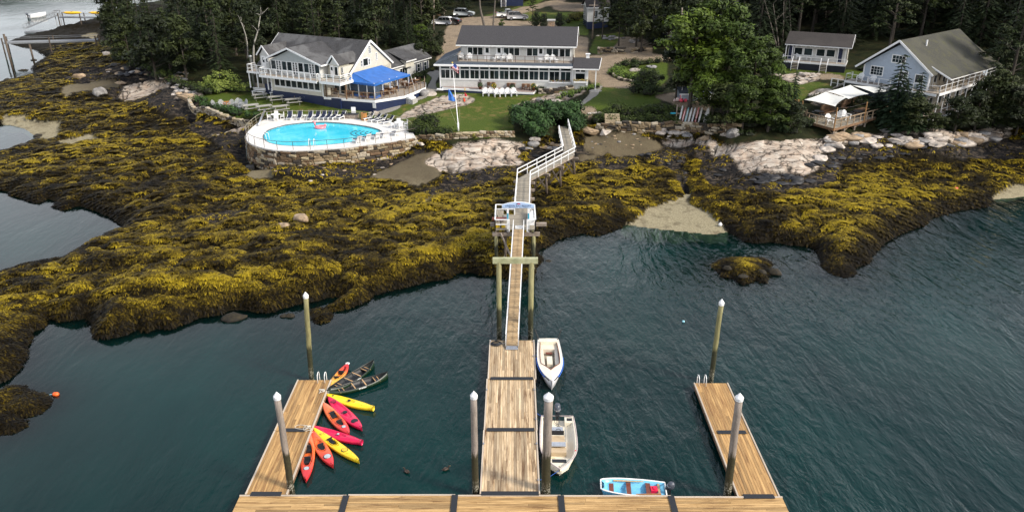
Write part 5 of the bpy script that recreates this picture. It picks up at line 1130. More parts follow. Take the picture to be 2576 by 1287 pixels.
for y,z,w,h in ((5.2,9.6,.5,1.2),(8.0,10.2,.35,1.3),(8.6,10.2,.35,1.3),(6.0,6.6,.8,1.2),(9.5,6.6,.8,1.2)):window(mb,(20.2,y,z),(0,1,0),w,h)
obj('stone_chimney',MB().box(15.7,16.7,12.2,13.2,8,13.8),mat('fieldstone',(.4,.26,.15),.8,.4,5,dirt=(.2,.17,.14)),mb); obj('chimney_cap',MB().box(15.55,16.85,12.05,13.35,13.8,14.0),ST,mb); obj('vent_pipe',MB().bar((8.7,8.2,13.3),(8.7,8.2,13.9),.1),DARKM,mb)
# entrance annex
wallbox(mb,20.4,22.6,-.6,4.0,5.2,8.6,SID_GREY); window(mb,(20.65,-.6,6.9),X,1.6,1.1,1,1,.1); window(mb,(20.65,-.6,8.05),X,.8,.45); window(mb,(21.45,-.6,8.05),X,.8,.45)
obj('corner_board',MB().box(22.35,22.65,-.66,-.5,5.4,8.6),WHITE,mb)
roofslab(mb,[(20.3,-1.1,8.62),(24.2,-1.1,8.62),(24.5,2.1,9.7),(20.3,2.1,9.7)],.1,ROOF_M,True); roofslab(mb,[(24.2,5.2,8.6),(20.3,5.2,8.6),(20.3,2.1,9.7),(24.5,2.1,9.7)],.1,ROOF_M,False); rake(mb,(24.25,-1.1,8.65),(24.55,2.1,9.75),.16)
for y in (-.9,1.5,3.6):obj('porch_post',MB().box(23.7,23.85,y,y+.15,5.4,8.6),WHITE,mb)
obj('cupola',MB().box(22.2,22.7,1.9,2.4,9.6,10.3).box(22.1,22.8,1.8,2.5,10.3,10.38),WHITE,mb); obj('flower_box',MB().box(20.5,22.5,-.95,-.62,6.55,6.8),WHITE,mb)
for k in range(4):obj('round_step',MB().prism([(23.6+(2.0-.4*k)*math.cos(a),-1.3+(1.5-.32*k)*math.sin(a)) for a in [-math.pi+math.pi*j/10 for j in range(11)]],4.9,5.25+.15*k),ST,mb)
# terrace deck along the front
TP=[(.6,-.02),(.4,-.7),(4,-1.35),(8,-2.1),(12,-2.75),(14.6,-3.0),(14.9,-1.6),(15.2,-.02)]
obj('terrace_floor',MB().prism(TP,5.3,5.42),wood_mat('terrace_boards',(.2,.14,.13),(.36,.29,.26),(1,6,1),.05,(.12,.1,.08),.3),mb)
f=MB(); g_=MB()
for a,b in zip(TP[1:6],TP[2:7]):f.bar((*a,5.28),(*b,5.28),.08,.28); g_.bar((*a,4.85),(*b,4.85),.05,.6)
obj('terrace_fascia',f,WHITE,mb); obj('terrace_skirt',g_,NAVY,mb); obj('terrace_step',MB().prism([(-.4,-1.0),(.6,-1.1),(.6,-.5),(-.4,-.5)],5.0,5.2),WHITE,mb)
obj('stone_patio',MB().prism([(15.3,-2.2),(19.8,-1.9),(20.2,-.02),(15.3,-.02)],4.6,5.42),ST,mb)
obj('white_box',MB().box(14.7,15.15,-.5,-.1,5.42,5.95),WHITE,mb)
# ------------------------------------------------------------------ BOATHOUSE with balconies
BO,BA=(50.0,111.9),R(-50.5)
bh=thing('boathouse','large gabled house with mossy roof and two-tier side balcony','building',(BO[0],BO[1],0),BA)
wallbox(bh,0,9.1,.2,17,3.4,10.3,SID_SHADE); gablewall(bh,(0,0),(9.1,0),7.9,10.4,(4.55,0),13.6,SID_SHADE,.25); obj('base_wall',MB().box(0,9.1,.0,.2,3.0,7.9),mat('dark_blue_base',(.05,.07,.1),.6),bh)
wallbox(bh,9.1,9.16,.6,17,4.9,10.2,SID_SUNLIT,'sunlit_side')  # cream skin puts the warm light on this side into its colour
roofslab(bh,[(-1.0,-.7,9.85),(-1.0,17.6,9.85),(4.55,17.6,14.0),(4.55,-.7,14.0)],.16,ROOF_B,False); roofslab(bh,[(9.75,17.6,10.1),(9.75,-.7,10.1),(4.55,-.7,14.0),(4.55,17.6,14.0)],.16,ROOF_B,False)
roofslab(bh,[(11.5,17.6,9.7),(11.5,.9,9.7),(8.6,.9,11.0),(8.6,17.6,11.0)],.12,ROOF_B,True,'porch_roof',.12)
rake(bh,(-1.0,-.75,9.9),(4.55,-.75,14.08),.26); rake(bh,(4.55,-.75,14.08),(9.8,-.75,10.12),.26); rake(bh,(8.7,.87,11.0),(11.5,.87,9.75),.2)
window(bh,(3.6,0,11.0),X,2.0,1.15,4,2,.13,mull=.04); window(bh,(.9,0,8.95),X,1.9,1.35,4,3,.12,mull=.035); window(bh,(5.0,0,8.9),X,1.3,1.2,2,3,.1,mull=.035); window(bh,(7.2,0,8.8),X,1.2,1.2,1,1,.1)
obj('corner_board',MB().box(-.08,.1,-.06,.1,7.9,10.3),WHITE,bh); obj('corner_board',MB().box(9.0,9.2,-.06,.1,7.9,10.3),WHITE,bh); obj('skylight_vent',MB().box(5.9,6.05,4.3,4.45,12.7,13.9),WHITE,bh)
obj('balcony_floor',MB().box(9.1,11.1,-.8,17,7.9,8.02).box(6.6,9.1,-1.6,0,7.9,8.02).box(-1.6,6.6,-1.9,0,7.9,8.02),DECKW,bh)
obj('balcony_fascia',MB().box(11.1,11.16,-.8,17,7.7,8.05).box(6.6,11.1,-1.66,-1.6,7.75,8.05) .box(-1.6,6.6,-1.96,-1.9,7.75,8.05),WHITE,bh)
railing(bh,[(11.05,-.7),(11.05,16.9),(9.4,16.9)],8.0,1.0,WHITE,1.75,1,.05,.09); railing(bh,[(11.05,-.7),(9.2,-1.5),(6.6,-1.55)],8.0,1.0,WHITE,1.5,1,.05,.09); railing(bh,[(6.5,-1.85),(-1.5,-1.85),(-1.5,-.1)],8.0,1.0,WHITE,1.6,1,.05,.09)
for y in [-.7+1.76*k for k in range(11)]:
    obj('post',MB().box(11.0,11.1,y-.05,y+.05,4.9,7.75),WHITE,bh)
    if y>.8:obj('post',MB().box(11.0,11.1,y-.05,y+.05,8.9,9.75),WHITE,bh)
obj('lower_deck',MB().box(9.1,11.3,-2.2,17,4.75,4.88),DECKW,bh); obj('lower_deck',MB().box(6.4,9.1,-2.2,0,4.75,4.88),DECKW,bh); obj('deck_fascia',MB().box(11.3,11.35,-2.2,17,4.6,4.9).box(6.4,11.3,-2.26,-2.2,4.6,4.9),WHITE,bh)
railing(bh,[(11.2,.8),(11.2,16.9)],4.85,.95,WHITE,1.75,1,.05,.08); railing(bh,[(6.5,-2.1),(9.6,-2.1)],4.85,.95,WHITE,1.5,1,.05,.08)
for y in (1.2,4.0,6.8,9.6,12.4,15.2):
    window(bh,(9.16,y,8.35),(0,1,0),1.0,1.55,1,1,.08); window(bh,(9.16,y,5.0),(0,1,0),1.1,1.9,1,1,.08); door(bh,(9.16,y+1.35,8.05),(0,1,0),.85,1.95,SID_SUNLIT)
window(bh,(6.9,0,5.0),X,.9,1.9); window(bh,(8.0,0,5.0),X,.9,1.9)
f=MB()
for x in (6.6,8.8,11.1):f.bar((x,-2.0,2.2),(x,-2.0,4.7),.2)
for y in (2,6,10,14):f.bar((11.1,y,2.2),(11.1,y,4.7),.2)
obj('foundation_post',f,GREYB,bh); obj('foundation_lattice',MB().box(6.5,11,-1.9,-1.8,2.4,4.7).box(10.95,11.0,-1.8,17,2.6,4.7),mat('dark_lattice',(.03,.04,.06),.7),bh)
f=MB()
for k in range(7):f.box(-1.6-.3*k,-1.3-.3*k,-1.9,-.9,7.75-.2*k,7.82-.2*k)
obj('stairs',f,GREYW,bh); railing(bh,[(-1.6,-1.85),(-3.6,-1.85)],7.0,1.0,WHITE,1.0,1)
# rear lean-to
wallbox(bh,.5,8.6,17,21,4.5,9.6,SID_SHADE); roofslab(bh,[(-.2,17,9.4),(-.2,21.6,9.4),(4.5,21.6,12.2),(4.5,17,12.2)],.14,ROOF_B,False); roofslab(bh,[(9.4,21.6,9.4),(9.4,17,9.4),(4.5,17,12.2),(4.5,21.6,12.2)],.14,ROOF_B,False)
# ------------------------------------------------------------------ COTTAGE with two short stairs
c0=W(1966,152,8.3); c1=W(2127,163.5,8.3); ca_=math.atan2(c1.y-c0.y,c1.x-c0.x); cL=(c1-c0).length
ct=thing('cottage','low white cottage with brown roof, open porch deck and two stairs','building',(c0.x,c0.y,0),ca_)
obj('deck_floor',MB().box(0,cL,0,2.2,8.2,8.3),DECKW,ct); obj('deck_fascia',MB().box(0,cL,-.05,0,8.05,8.32).box(cL,cL+.05,-.05,4.5,8.05,8.32),WHITE,ct); obj('underdeck_shade',MB().box(.05,cL,.05,2.2,7.0,8.1),mat('dark_void',(.01,.012,.02),.8),ct)  # near-black block paints the shade of the open void under the deck
wallbox(ct,.6,cL-.1,2.1,6.6,7.0,10.75,SID_GREY); gablewall(ct,(cL-.1,2.1),(cL-.1,6.6),7.2,10.7,(cL-.1,4.9),11.9,SID_CREAM,.1)
roofslab(ct,[(.1,.9,10.7),(cL+.5,.9,10.7),(cL+.5,4.9,12.15),(.1,4.9,12.15)],.12,ROOF_C,True,drop=.14); roofslab(ct,[(cL+.5,7.2,10.7),(.1,7.2,10.7),(.1,4.9,12.15),(cL+.5,4.9,12.15)],.12,ROOF_C,True); rake(ct,(cL+.52,.9,10.72),(cL+.52,4.9,12.2),.14); rake(ct,(cL+.52,7.2,10.72),(cL+.52,4.9,12.2),.14)
for k in range(14):obj('rafter_tail',MB().box(.5+k*(cL-.6)/13-.04,.5+k*(cL-.6)/13+.04,1.0,2.1,10.45,10.58),WHITE,ct)
u_=cL/9.9
for x in (1.5,3.05,5.0,6.55):window(ct,(x*u_,2.1,8.95),X,1.45*u_,1.25,1,1,.11)
for x in (.72,8.3):door(ct,(x*u_,2.1,8.3),X,.75,2.1,NAVY,False)
for x in (.35,1.35,8.15,cL-.3):obj('porch_post',MB().box(x-.06,x+.06,1.2,1.32,8.3,10.55),WHITE,ct)
railing(ct,[(.05,2),(.05,.05),(1.65,.05)],8.3,.75,WHITE,1.2,1,.05,.07); railing(ct,[(2.75,.05),(5.9,.05)],8.3,.75,WHITE,1.6,1,.05,.07); railing(ct,[(7.0,.05),(cL,.05)],8.3,.75,WHITE,1.4,1,.05,.07)
for x in (1.7,5.95):
    f=MB(); g_=MB()
    for k in range(5):f.box(x+.05,x+1.0,-.25-.25*k,-.25*k,8.1-.2*k,8.15-.2*k)
    for s in (0,1.0):g_.bar((x+s,0,9.05),(x+s,-1.3,8.1),.07); g_.bar((x+s,-1.25,7.1),(x+s,-1.25,8.1),.08); g_.bar((x+s,0,8.3),(x+s,0,9.05),.08)
    obj('stairs',f,GREYW,ct); obj('stair_rail',g_,WHITE,ct)
# ------------------------------------------------------------------ SMALL BUILDINGS FARTHER BACK
def cabin(name,label,px,py,z,w,d,h,rot,wallm,roofm,base=.9,rh=1.3,deck=False,flip=False):
    p=W(px,py,z); t=thing(name,label,'building',(p.x,p.y,z),R(rot))
    obj('base_wall',MB().box(.05,w-.05,.05,d,-1,base),NAVY,t); obj('wall',MB().box(0,w,0,d,base,base+h),wallm,t)
    window(t,(w*.28,0,base+h*.35),X,.95,h*.45,2,1,.09); window(t,(w,d*.3,base+h*.35),(0,1,0),.9,h*.45,1,1,.08); window(t,(w*.68,0,base+h*.35),X,.95,h*.45,2,1,.09)
    for x in (-.03,w-.1):obj('corner_board',MB().box(x,x+.13,-.04,.1,base,base+h),WHITE,t)
    e=base+h
    roofslab(t,[(-.4,-.5,e),(w+.4,-.5,e),(w+.4,d/2,e+rh),(-.4,d/2,e+rh)],.12,roofm,True); roofslab(t,[(w+.4,d+.5,e),(-.4,d+.5,e),(-.4,d/2,e+rh),(w+.4,d/2,e+rh)],.12,roofm,True)
    gablewall(t,(w,0),(w,d),base,e,(w,d/2),e+rh,wallm,.1); gablewall(t,(0,d),(0,0),base,e,(0,d/2),e+rh,wallm,.1)
    if deck:
        obj('deck_floor',MB().box(w*.55,w+5,-2,0,base-.15,base),DECKW,t); obj('deck_fascia',MB().box(w*.55,w+5,-2.06,-2,base-.3,base+.02),WHITE,t); railing(t,[(w*.55,-1.95),(w+5,-1.95)],base,.95,mat('red_brown_rail',(.12,.04,.03),.6),1.2,3,.05,.07)
    return t
cabin('cabin','grey shingled cabin on navy base half hidden behind the tall leafy trees',1644,100,8.2,4.6,5,2.3,-8,SID_GREY,ROOF_C,1.2,1.2,True)
cabin('cabin','small grey cottage with navy base left of the dark pine, behind the guest house',1477,68,8.4,4.3,5.5,2.8,4,SID_GREY,ROOF_C,1.0,1.6)
q=cabin('cabin','cabin with navy base and white stairs at the top end of the gravel road',1258,16,9.6,5.5,5,2.5,0,SID_GREY,ROOF_C,2.0,1.2)
f=MB(); g_=MB()
for k in range(7):f.box(.3,1.4,-.3*(k+1),-.3*k,1.75-.27*k,1.8-.27*k)
for s in (.3,1.4):g_.bar((s,0,2.9),(s,-2.1,1.0),.09); g_.bar((s,-2.1,0),(s,-2.1,1),.1)
obj('stairs',f,GREYW,q); obj('stair_rail',g_,WHITE,q)
p=W(1094,45,8.2); t=thing('woodshed','small open gabled woodshed under the trees by the car park','shed',(p.x,p.y,8.0),R(20))
for x in (0,2.2):
    for y in (0,2):obj('post',MB().box(x-.08,x+.08,y-.08,y+.08,0,1.6),GREYB,t)
roofslab(t,[(-.4,-.4,1.5),(-.4,2.4,1.5),(1.1,2.4,2.8),(1.1,-.4,2.8)],.08,GREYB,False); roofslab(t,[(2.6,2.4,1.5),(2.6,-.4,1.5),(1.1,-.4,2.8),(1.1,2.4,2.8)],.08,GREYB,False); obj('wood_pile',MB().box(.2,2,.5,1.8,0,1),LOGW,t)
cabin('cabin','small shed with pale blue-white eave under the big tree, by the pink buoys',1712,262,5.2,4.2,2.5,1.0,2,SID_SHADE,ROOF_S,.5,.6)
# ------------------------------------------------------------------ POOL TERRACE
TZ=3.9
TO=[(618.6,338.8),(619,347),(622.7,355.3),(634,363),(649.5,368.6),(668,373.5),(688.6,376.9),(715,378.5),(740,379),(770,378),(801.8,375.9),(832,374),(863.5,371.7),(895,367.8),(925.2,363.5),(956,359.5),(987,355.3),(1018,350),(1044.6,344),
      (1036,328),(1022,316),(987,308),(940,302.5),(894,299.2),(850,297.8),(801.8,297.2),(760,297),(719.5,297.2),(690,298),(668,299.7),(650,308),(637,318),(625,329)]
TW=[tuple(W(x,y,TZ)[:2]) for x,y in TO]
PO=[(661.9,344),(664,337),(668,332.6),(674,328),(682.4,324.4),(700,318.8),(719.5,314),(745,310.6),(770.9,308),(797,307),(822.4,306.9),(853,308.8),(884,312),(911,315.7),(935.6,320.3),(952,325),(960.3,330.6),(956,334.5),(945.9,338.6),(925,346),(900.6,353.2),(882,357.6),(863.5,360.4),(832,363.4),(801.8,365.6),(775,367),(750,367.6),(728,366.9),(709,365.6),(692,363),(678.3,359.4),(669,354.6),(663.9,349)]
PWp=[tuple(W(x,y,TZ)[:2]) for x,y in PO]
pool=thing('swimming_pool','bright blue oval swimming pool in its white concrete terrace','swimming pool',(0,0,0))
CONC=mat('pale_concrete',(.7,.68,.64),.6,.07,1.5,dirt=(.5,.48,.44))
# deck ring between the terrace outline and the pool outline
import bmesh
def ring_mesh(outer,inner,z0,z1):
    bm=bmesh.new(); vo=[bm.verts.new((x,y,z1)) for x,y in outer]; vi=[bm.verts.new((x,y,z1)) for x,y in inner]
    eo=[bm.edges.new((vo[i],vo[(i+1)%len(vo)])) for i in range(len(vo))]; ei=[bm.edges.new((vi[i],vi[(i+1)%len(vi)])) for i in range(len(vi))]
    bmesh.ops.triangle_fill(bm,use_beauty=True,edges=eo+ei)
    for lst in (vo,vi):
        lo=[bm.verts.new((v.co.x,v.co.y,z0)) for v in lst]
        for i in range(len(lst)):j=(i+1)%len(lst); bm.faces.new((lst[i],lst[j],lo[j],lo[i]))
    bmesh.ops.recalc_face_normals(bm,faces=bm.faces); me=bpy.data.meshes.new('terrace'); bm.to_mesh(me); bm.free(); return me
me=ring_mesh(TW,PWp,TZ-.25,TZ); me.materials.append(CONC); link('terrace',me,pool)
TILE=mat('dark_pool_tile',(.02,.05,.07),.3); PWALL=mat('pool_blue',(.08,.62,.78),.4,.04,1)
f=MB(); c_=MB(); n=len(PWp)
cx_=sum(p[0] for p in PWp)/n; cy_=sum(p[1] for p in PWp)/n
for i in range(n):
    a=PWp[i]; b=PWp[(i+1)%n]; f.add([(a[0],a[1],TZ-.1),(b[0],b[1],TZ-.1),(b[0],b[1],TZ-1.3),(a[0],a[1],TZ-1.3)],[(0,1,2,3)]); c_.bar((a[0],a[1],TZ-.02),(b[0],b[1],TZ-.02),.13,.07)
f.add([(x,y,TZ-1.28) for x,y in PWp],[tuple(range(n))]); obj('basin',f,PWALL,pool); obj('coping',c_,mat('coping_line',(.1,.12,.13),.5),pool)
def pool_water():
    m,N,L,B=newmat('pool_water'); n=noise(N,L,1.1,3,.5,'Object',None,.8); n2=noise(N,L,.25,3)
    c=ramp(N,L,n2.outputs['Fac'],[(.35,(.03,.47,.64)),(.65,(.10,.62,.74))]); L.new(c.outputs['Color'],B.inputs['Base Color']); B.inputs['Roughness'].default_value=.04; B.inputs['IOR'].default_value=1.33; bump(N,L,n.outputs['Fac'],.35,.05,B); return m
obj('pool_water',MB().add([(x,y,TZ-.16) for x,y in PWp],[tuple(range(n))]),pool_water(),pool)
for k in range(5):  # curved entry steps
    r0=1.1+.5*k; pts=[]
    for j in range(13):
        a=R(150+75*j/12); e=W(958,331,TZ); pts.append((e.x+r0*math.cos(a)*1.25,e.y+r0*math.sin(a)*.8-.1,TZ-.15+.012))
    obj('step_edge',MB().tube(pts,.045,5),TILE,pool)
for lx,ly,a in ((665,352,20),(785,368.5,0)):
    p=W(lx,ly,TZ)
    for s in (-.3,.3):q_=Vector((p.x+s*(1 if a==0 else .3),p.y+(0 if a==0 else s),0)); dd=Vector((0,1,0)) if a==0 else Vector((1,.2,0)); obj('pool_ladder_rail',MB().tube([q_-dd*.35+Vector((0,0,TZ)),q_-dd*.35+Vector((0,0,TZ+.7)),q_+Vector((0,0,TZ+.95)),q_+dd*.4+Vector((0,0,TZ+.75)),q_+dd*.45+Vector((0,0,TZ-.2))],.035,6),WHITE,pool,True)
# stone retaining wall, stone by stone
rw=thing('stone_retaining_wall','tall rough brown and cream stone wall carrying the pool terrace','stone wall',(0,0,0))
STN=[]
for nm,c in (('stone_tan',(.27,.2,.115)),('stone_brown',(.13,.085,.045)),('stone_pale',(.42,.36,.27)),('stone_dark',(.05,.04,.03)),('stone_rust',(.19,.115,.06)),('stone_cream',(.38,.31,.19))):STN.append(mat(nm,c,.85,.3,4,.02,rnd=.25,dirt=tuple(x*.4 for x in c)))
SMESH=[]
for k in range(12):
    b_=MB(); rr=random.Random(k); b_.box(-.5,.5,-.5,.5,-.5,.5); b_.v=[]
    b_=MB(); pts=[]
    for sx in (-1,1):
        for sz in (-1,1):
            for sy in (-1,1):pts.append((sx*(.5-rr.uniform(0,.12)),sy*(.5-rr.uniform(0,.1)),sz*(.5-rr.uniform(0,.14))))
    bm=bmesh.new(); [bm.verts.new(p) for p in pts]
    for q in range(6):bm.verts.new((rr.uniform(-.42,.42),-.5-rr.uniform(0,.12),rr.uniform(-.36,.36)))
    for sx in (-1,1):bm.verts.new((sx*.53,rr.uniform(-.3,.2),rr.uniform(-.2,.2)))
    bm.verts.new((rr.uniform(-.2,.2),-.1,.53)); bm.verts.new((rr.uniform(-.2,.2),-.1,-.53))
    r_h=bmesh.ops.convex_hull(bm,input=bm.verts)
    bmesh.ops.delete(bm,geom=[v for v in bm.verts if not v.link_faces],context='VERTS')
    me=bpy.data.meshes.new('stone'); bm.to_mesh(me); bm.free(); me.materials.append(STN[k%6]); SMESH.append(me)
def stone(par,c,s,rz,k=None,name='stone',tilt=.0):
    o=link(name,SMESH[random.randrange(12) if k is None else k],par); o.location=c; o.scale=s; o.rotation_euler=(random.uniform(-tilt,tilt),random.uniform(-tilt,tilt),rz); return o
def stone_wall(par,path,ztop,zbot,sw,sh,thick=.5,limit=300,out=-1):
    """courses of rough stones along a 2-D path; ztop/zbot functions of the share s along it"""
    P=[Vector((*p,0)) for p in path]; seg=[(P[i+1]-P[i]).length for i in range(len(P)-1)]; T=sum(seg); cnt=0
    def at(s):
        s=max(0,min(T-1e-4,s)); i=0
        while s>seg[i] and i<len(seg)-1:s-=seg[i]; i+=1
        d=(P[i+1]-P[i]).normalized(); return P[i]+d*s,d
    hmax=max(ztop(k/20)-zbot(k/20) for k in range(21)); rows=int(math.ceil(hmax/sh));
    for r in range(rows):
        s=-random.uniform(0,sw)
        while s<T:
            w=sw*random.choice((.45,.7,.9,1.1,1.5,2.1))*random.uniform(.85,1.15); m_=s+w/2; p,d=at(m_); u=max(0,min(1,m_/T)); z=ztop(u)-sh*(r+.5)+random.uniform(-.03,.03)
            if z>zbot(u)-sh and cnt<limit:
                h=sh*random.uniform(.8,1.25); nn=Vector((d.y,-d.x,0)); stone(par,(p.x-nn.x*random.uniform(0,.1),p.y-nn.y*random.uniform(0,.1),z),(w*1.02,thick,h*random.uniform(.9,1.25)),math.atan2(d.y,d.x),tilt=.11); cnt+=1
            s+=w
wp=TW[0:19]
zb=[gz(p[0],p[1]-.6) for p in wp]
core=MB()
for a,b in zip(wp[:-1],wp[1:]):
    core.add([(a[0],a[1]+.1,TZ-.2),(b[0],b[1]+.1,TZ-.2),(b[0],b[1]+.1,.8),(a[0],a[1]+.1,.8)],[(3,2,1,0)])
wl_=TW[30:33][::1]
obj('mortar_core',core,mat('wall_mortar',(.035,.028,.02),.9,.2,5),rw)
stone_wall(rw,[(p[0],p[1]+.12) for p in wp],lambda s:TZ-.13,lambda s:np.interp(s*(len(zb)-1),range(len(zb)),zb)-.2,.64,.34,.5,300)
obj('cap_ledge',MB().tube([(p[0],p[1]+.02,TZ-.1) for p in wp],.11,5),ST,rw)
# terrace railing: thin dark rail on posts in front, wire fence behind
IRON=mat('rusty_iron',(.06,.035,.025),.5,.2,6)
def edgerail(label,pts,z,h,m,step,mids=0,r=.03,name='fence'):
    t=thing(name,label,'railing',(pts[0][0],pts[0][1],z)); o=Vector((pts[0][0],pts[0][1],z)); P=[Vector((p[0],p[1],p[2] if len(p)>2 else z))-o for p in pts]
    obj('top_rail',MB().tube([p+Vector((0,0,h)) for p in P],r,5),m,t)
    for k in range(mids):obj('mid_rail',MB().tube([p+Vector((0,0,h*(k+.5)/(mids+.5))) for p in P],r*.5,4),m,t)
    acc=0; nxt=0
    for a,b in zip(P[:-1],P[1:]):
        L=(b-a).length
        while nxt<=acc+L:q=a+(b-a)*((nxt-acc)/L); obj('post',MB().bar(q,q+Vector((0,0,h)),r*1.6),m,t); nxt+=step
        acc+=L
    return t
edgerail('thin rusty railing round the seaward edge of the pool terrace',[(x,y+.15) for x,y in TW[1:19]],TZ,1.05,IRON,2.0)
edgerail('pale wire fence along the lawn side of the pool terrace',[(x,y) for x,y in TW[19:33]]+[TW[0],(TW[1][0],TW[1][1]+.15)],TZ,1.0,mat('weathered_rail',(.3,.27,.2),.6),1.75,2)
# ------------------------------------------------------------------ FURNITURE PROTOTYPES (first placement uses the prototype itself)
def D2(x,y):return 596+.2058*x,66.2+.2058*y  # survey sheets at larger scale
def D3(x,y):return 1059.5+.20582*x,33.1+.20582*y
def D4(x,y):return 1523.1+.20582*x,.20582*y
def D5(x,y):return 1920.4+.2573*x,52.98+.2573*y
def D6(x,y):return 596+.2058*x,231.8+.2058*y
def D1(x,y):return .2573*x,.2573*y
class Proto:
    def __init__(s,make):s.make=make; s.src=None
    def put(s,loc,rz,label,group=None,sc=None):
        if s.src is None:
            s.src=s.make(); s.src.location=loc; s.src.rotation_euler=(0,0,rz)
            if sc:s.src.scale=(sc,sc,sc)
            s.src['label']=label
            if group:s.src['group']=group
            return s.src
        return dup(s.src,loc,rz,label,group,sc)
def adirondack(m,name='adirondack_chair'):
    def mk():
        t=thing(name,'chair','chair'); rot=Matrix.Rotation(R(-14),4,'X')
        s=MB(); s.add([(-.27,-.3,.36),(.27,-.3,.36),(.27,.22,.26),(-.27,.22,.26),(-.27,-.3,.40),(.27,-.3,.40),(.27,.22,.30),(-.27,.22,.30)],[(0,3,2,1),(4,5,6,7),(0,1,5,4),(1,2,6,5),(2,3,7,6),(3,0,4,7)])
        obj('seat',s,m,t)
        b=MB()
        for k in range(5):
            x=(k-2)*.12; h=.98-abs(k-2)**2*.045; w=.05
            b.add([(x-w*.8,.2,.26),(x+w*.8,.2,.26),(x*1.2+w,.2+.27*h,h),(x*1.2-w,.2+.27*h,h),(x-w*.8,.225,.26),(x+w*.8,.225,.26),(x*1.2+w,.225+.27*h,h),(x*1.2-w,.225+.27*h,h)],[(0,1,2,3),(7,6,5,4),(0,4,5,1),(1,5,6,2),(2,6,7,3),(3,7,4,0)])
        obj('backrest',b,m,t)
        for s_ in (-1,1):
            obj('armrest',MB().prism([(s_*.27-.0,-.38),(s_*.40,-.38),(s_*.38,.36),(s_*.29,.36)][::s_],.54,.575),m,t)
            obj('leg',MB().box(s_*.32-.03,s_*.32+.03,-.33,-.24,0,.54),m,t); obj('leg',MB().add([(s_*.30-.02,-.3,.36),(s_*.30+.02,-.3,.36),(s_*.30+.02,.55,0),(s_*.30-.02,.55,0),(s_*.30-.02,-.3,.26),(s_*.30+.02,-.3,.26),(s_*.30+.02,.42,0),(s_*.30-.02,.42,0)],[(0,1,2,3),(7,6,5,4),(0,3,7,4),(1,5,6,2),(0,4,5,1),(3,2,6,7)]),m,t)
        return t
    return mk
CHW=Proto(adirondack(WHITEP)); CHG=Proto(adirondack(mat('grey_chair_wood',(.3,.31,.32),.6,.1,4,rnd=.15))); CHT=Proto(adirondack(mat('tan_chair_wood',(.42,.35,.26),.6,.1,4)))
def face(rz_to):  # chairs face -y at rz=0
    return R(rz_to)
for k,x in enumerate((787,858,930,993,1062,1133)):
    CHW.put(G(*D3(x,1022)),R(4+k%3*3),('leftmost','second from the left','third from the left','third from the right','second from the right','rightmost')[k]+' white adirondack chair in the row of six on the lawn','six white lawn chairs',1.22)
def atz(p,z):return W(p[0],p[1],z)
for k,(x,y,lb) in enumerate([(487,572,'white balcony chair at the left end of the guest house'),(593,578,'second white balcony chair, by the brown corner posts'),(940,580,'white balcony chair left of two more in the middle'),(1017,582,'middle white balcony chair of the trio'),(1085,590,'white balcony chair right of the trio'),(1540,598,'white balcony chair near the right end, left one'),(1608,600,'white balcony chair near the right end, right one')]):
    CHW.put(atz(D3(x,y),9.08),R(random.uniform(-15,15)),lb,'white chairs on the guest house balcony',1.12)
for x,y,lb in [(448,868,'white adirondack chair on the grass before the cottage porch')]:CHW.put(G(*D5(455,447)),R(-20),lb,None,1.2)
for k,x in enumerate((340,440,595,722)):CHW.put(atz(D5(x,378+4*k),8.32),R(-10+8*k),('leftmost','second','third','rightmost')[k]+' white adirondack chair on the cottage porch, counted from the left','cottage porch chairs',1.15)
t2=(math.cos(BA),math.sin(BA))
def bpos(x,y,z):q=V2((x,y),BO,BA); return (q[0],q[1],z)
for k in range(8):CHT.put(bpos(10.1,.6+2.0*k,8.03),BA+R(78+random.uniform(-15,15)),'cream adirondack chair on the boathouse balcony, '+'first second third fourth fifth sixth seventh eighth'.split()[k]+' from the near corner','chairs on the boathouse balcony',1.15)
for k,y in enumerate((.0,3.4,6.5)):CHT.put(bpos(10.1,y,4.9),BA+R(80),'cream chair under the boathouse balcony, '+('nearest the corner','second along','third along')[k],'lower deck chairs',1.1)
for k,x in enumerate((.1,1.9)):CHW.put(bpos(x,-.9,8.03),BA+R(10),('white chair at the left end of the boathouse front balcony','white chair beside the spruce on the boathouse front balcony')[k],'front balcony chairs',1.15)
for k,(x,y,r) in enumerate([(640,1000,10),(735,965,-35),(805,960,25)]):CHW.put(atz(D5(x,y),5.05),R(r),('white adirondack chair nearest the front corner of the shaded deck','middle white adirondack chair on the shaded deck','white adirondack chair farthest right on the shaded deck')[k],'shaded deck chairs',1.2)
for k,(x,y,r) in enumerate([(610,868,-30),(660,868,-20),(770,900,-25),(822,905,-20),(908,922,-50)]):CHG.put(G(*D2(x,y+8)),R(r),'grey adirondack chair at the navy wall, number '+('one' if k==0 else 'two three four five'.split()[k-1])+' from the left','grey chairs along the lodge wall',1.15)
for k,(x,y,r) in enumerate([(2112,1062,70),(2178,1060,40),(2265,1055,0),(2337,1058,-30),(2392,1062,-60),(2355,1085,-110)]):CHG.put(G(*D1(x,y)),R(r),('weathered chair leftmost in the ring round the fire pit','weathered chair second in the ring round the fire pit','weathered chair behind the fire pit','weathered chair right of the fire pit','weathered chair farthest right in the fire pit ring','weathered chair with its back to the sea by the fire pit')[k],'fire pit chairs',1.15)
for k,(x,y,r) in enumerate([(25,990,20),(85,995,-50)]):CHG.put(G(*D2(x,y)),R(r),('grey chair left of the lower picnic tables','grey chair turned sideways by the lower picnic tables')[k],'lawn edge chairs',1.15)
for k,(x,y,r) in enumerate([(1145,605,0),(1240,610,20)]):CHW.put(atz(D2(x,y),8.14),LA+R(r),('white chair on the small lodge balcony, left one','white chair on the small lodge balcony, right one')[k],'small balcony chairs',1.0)
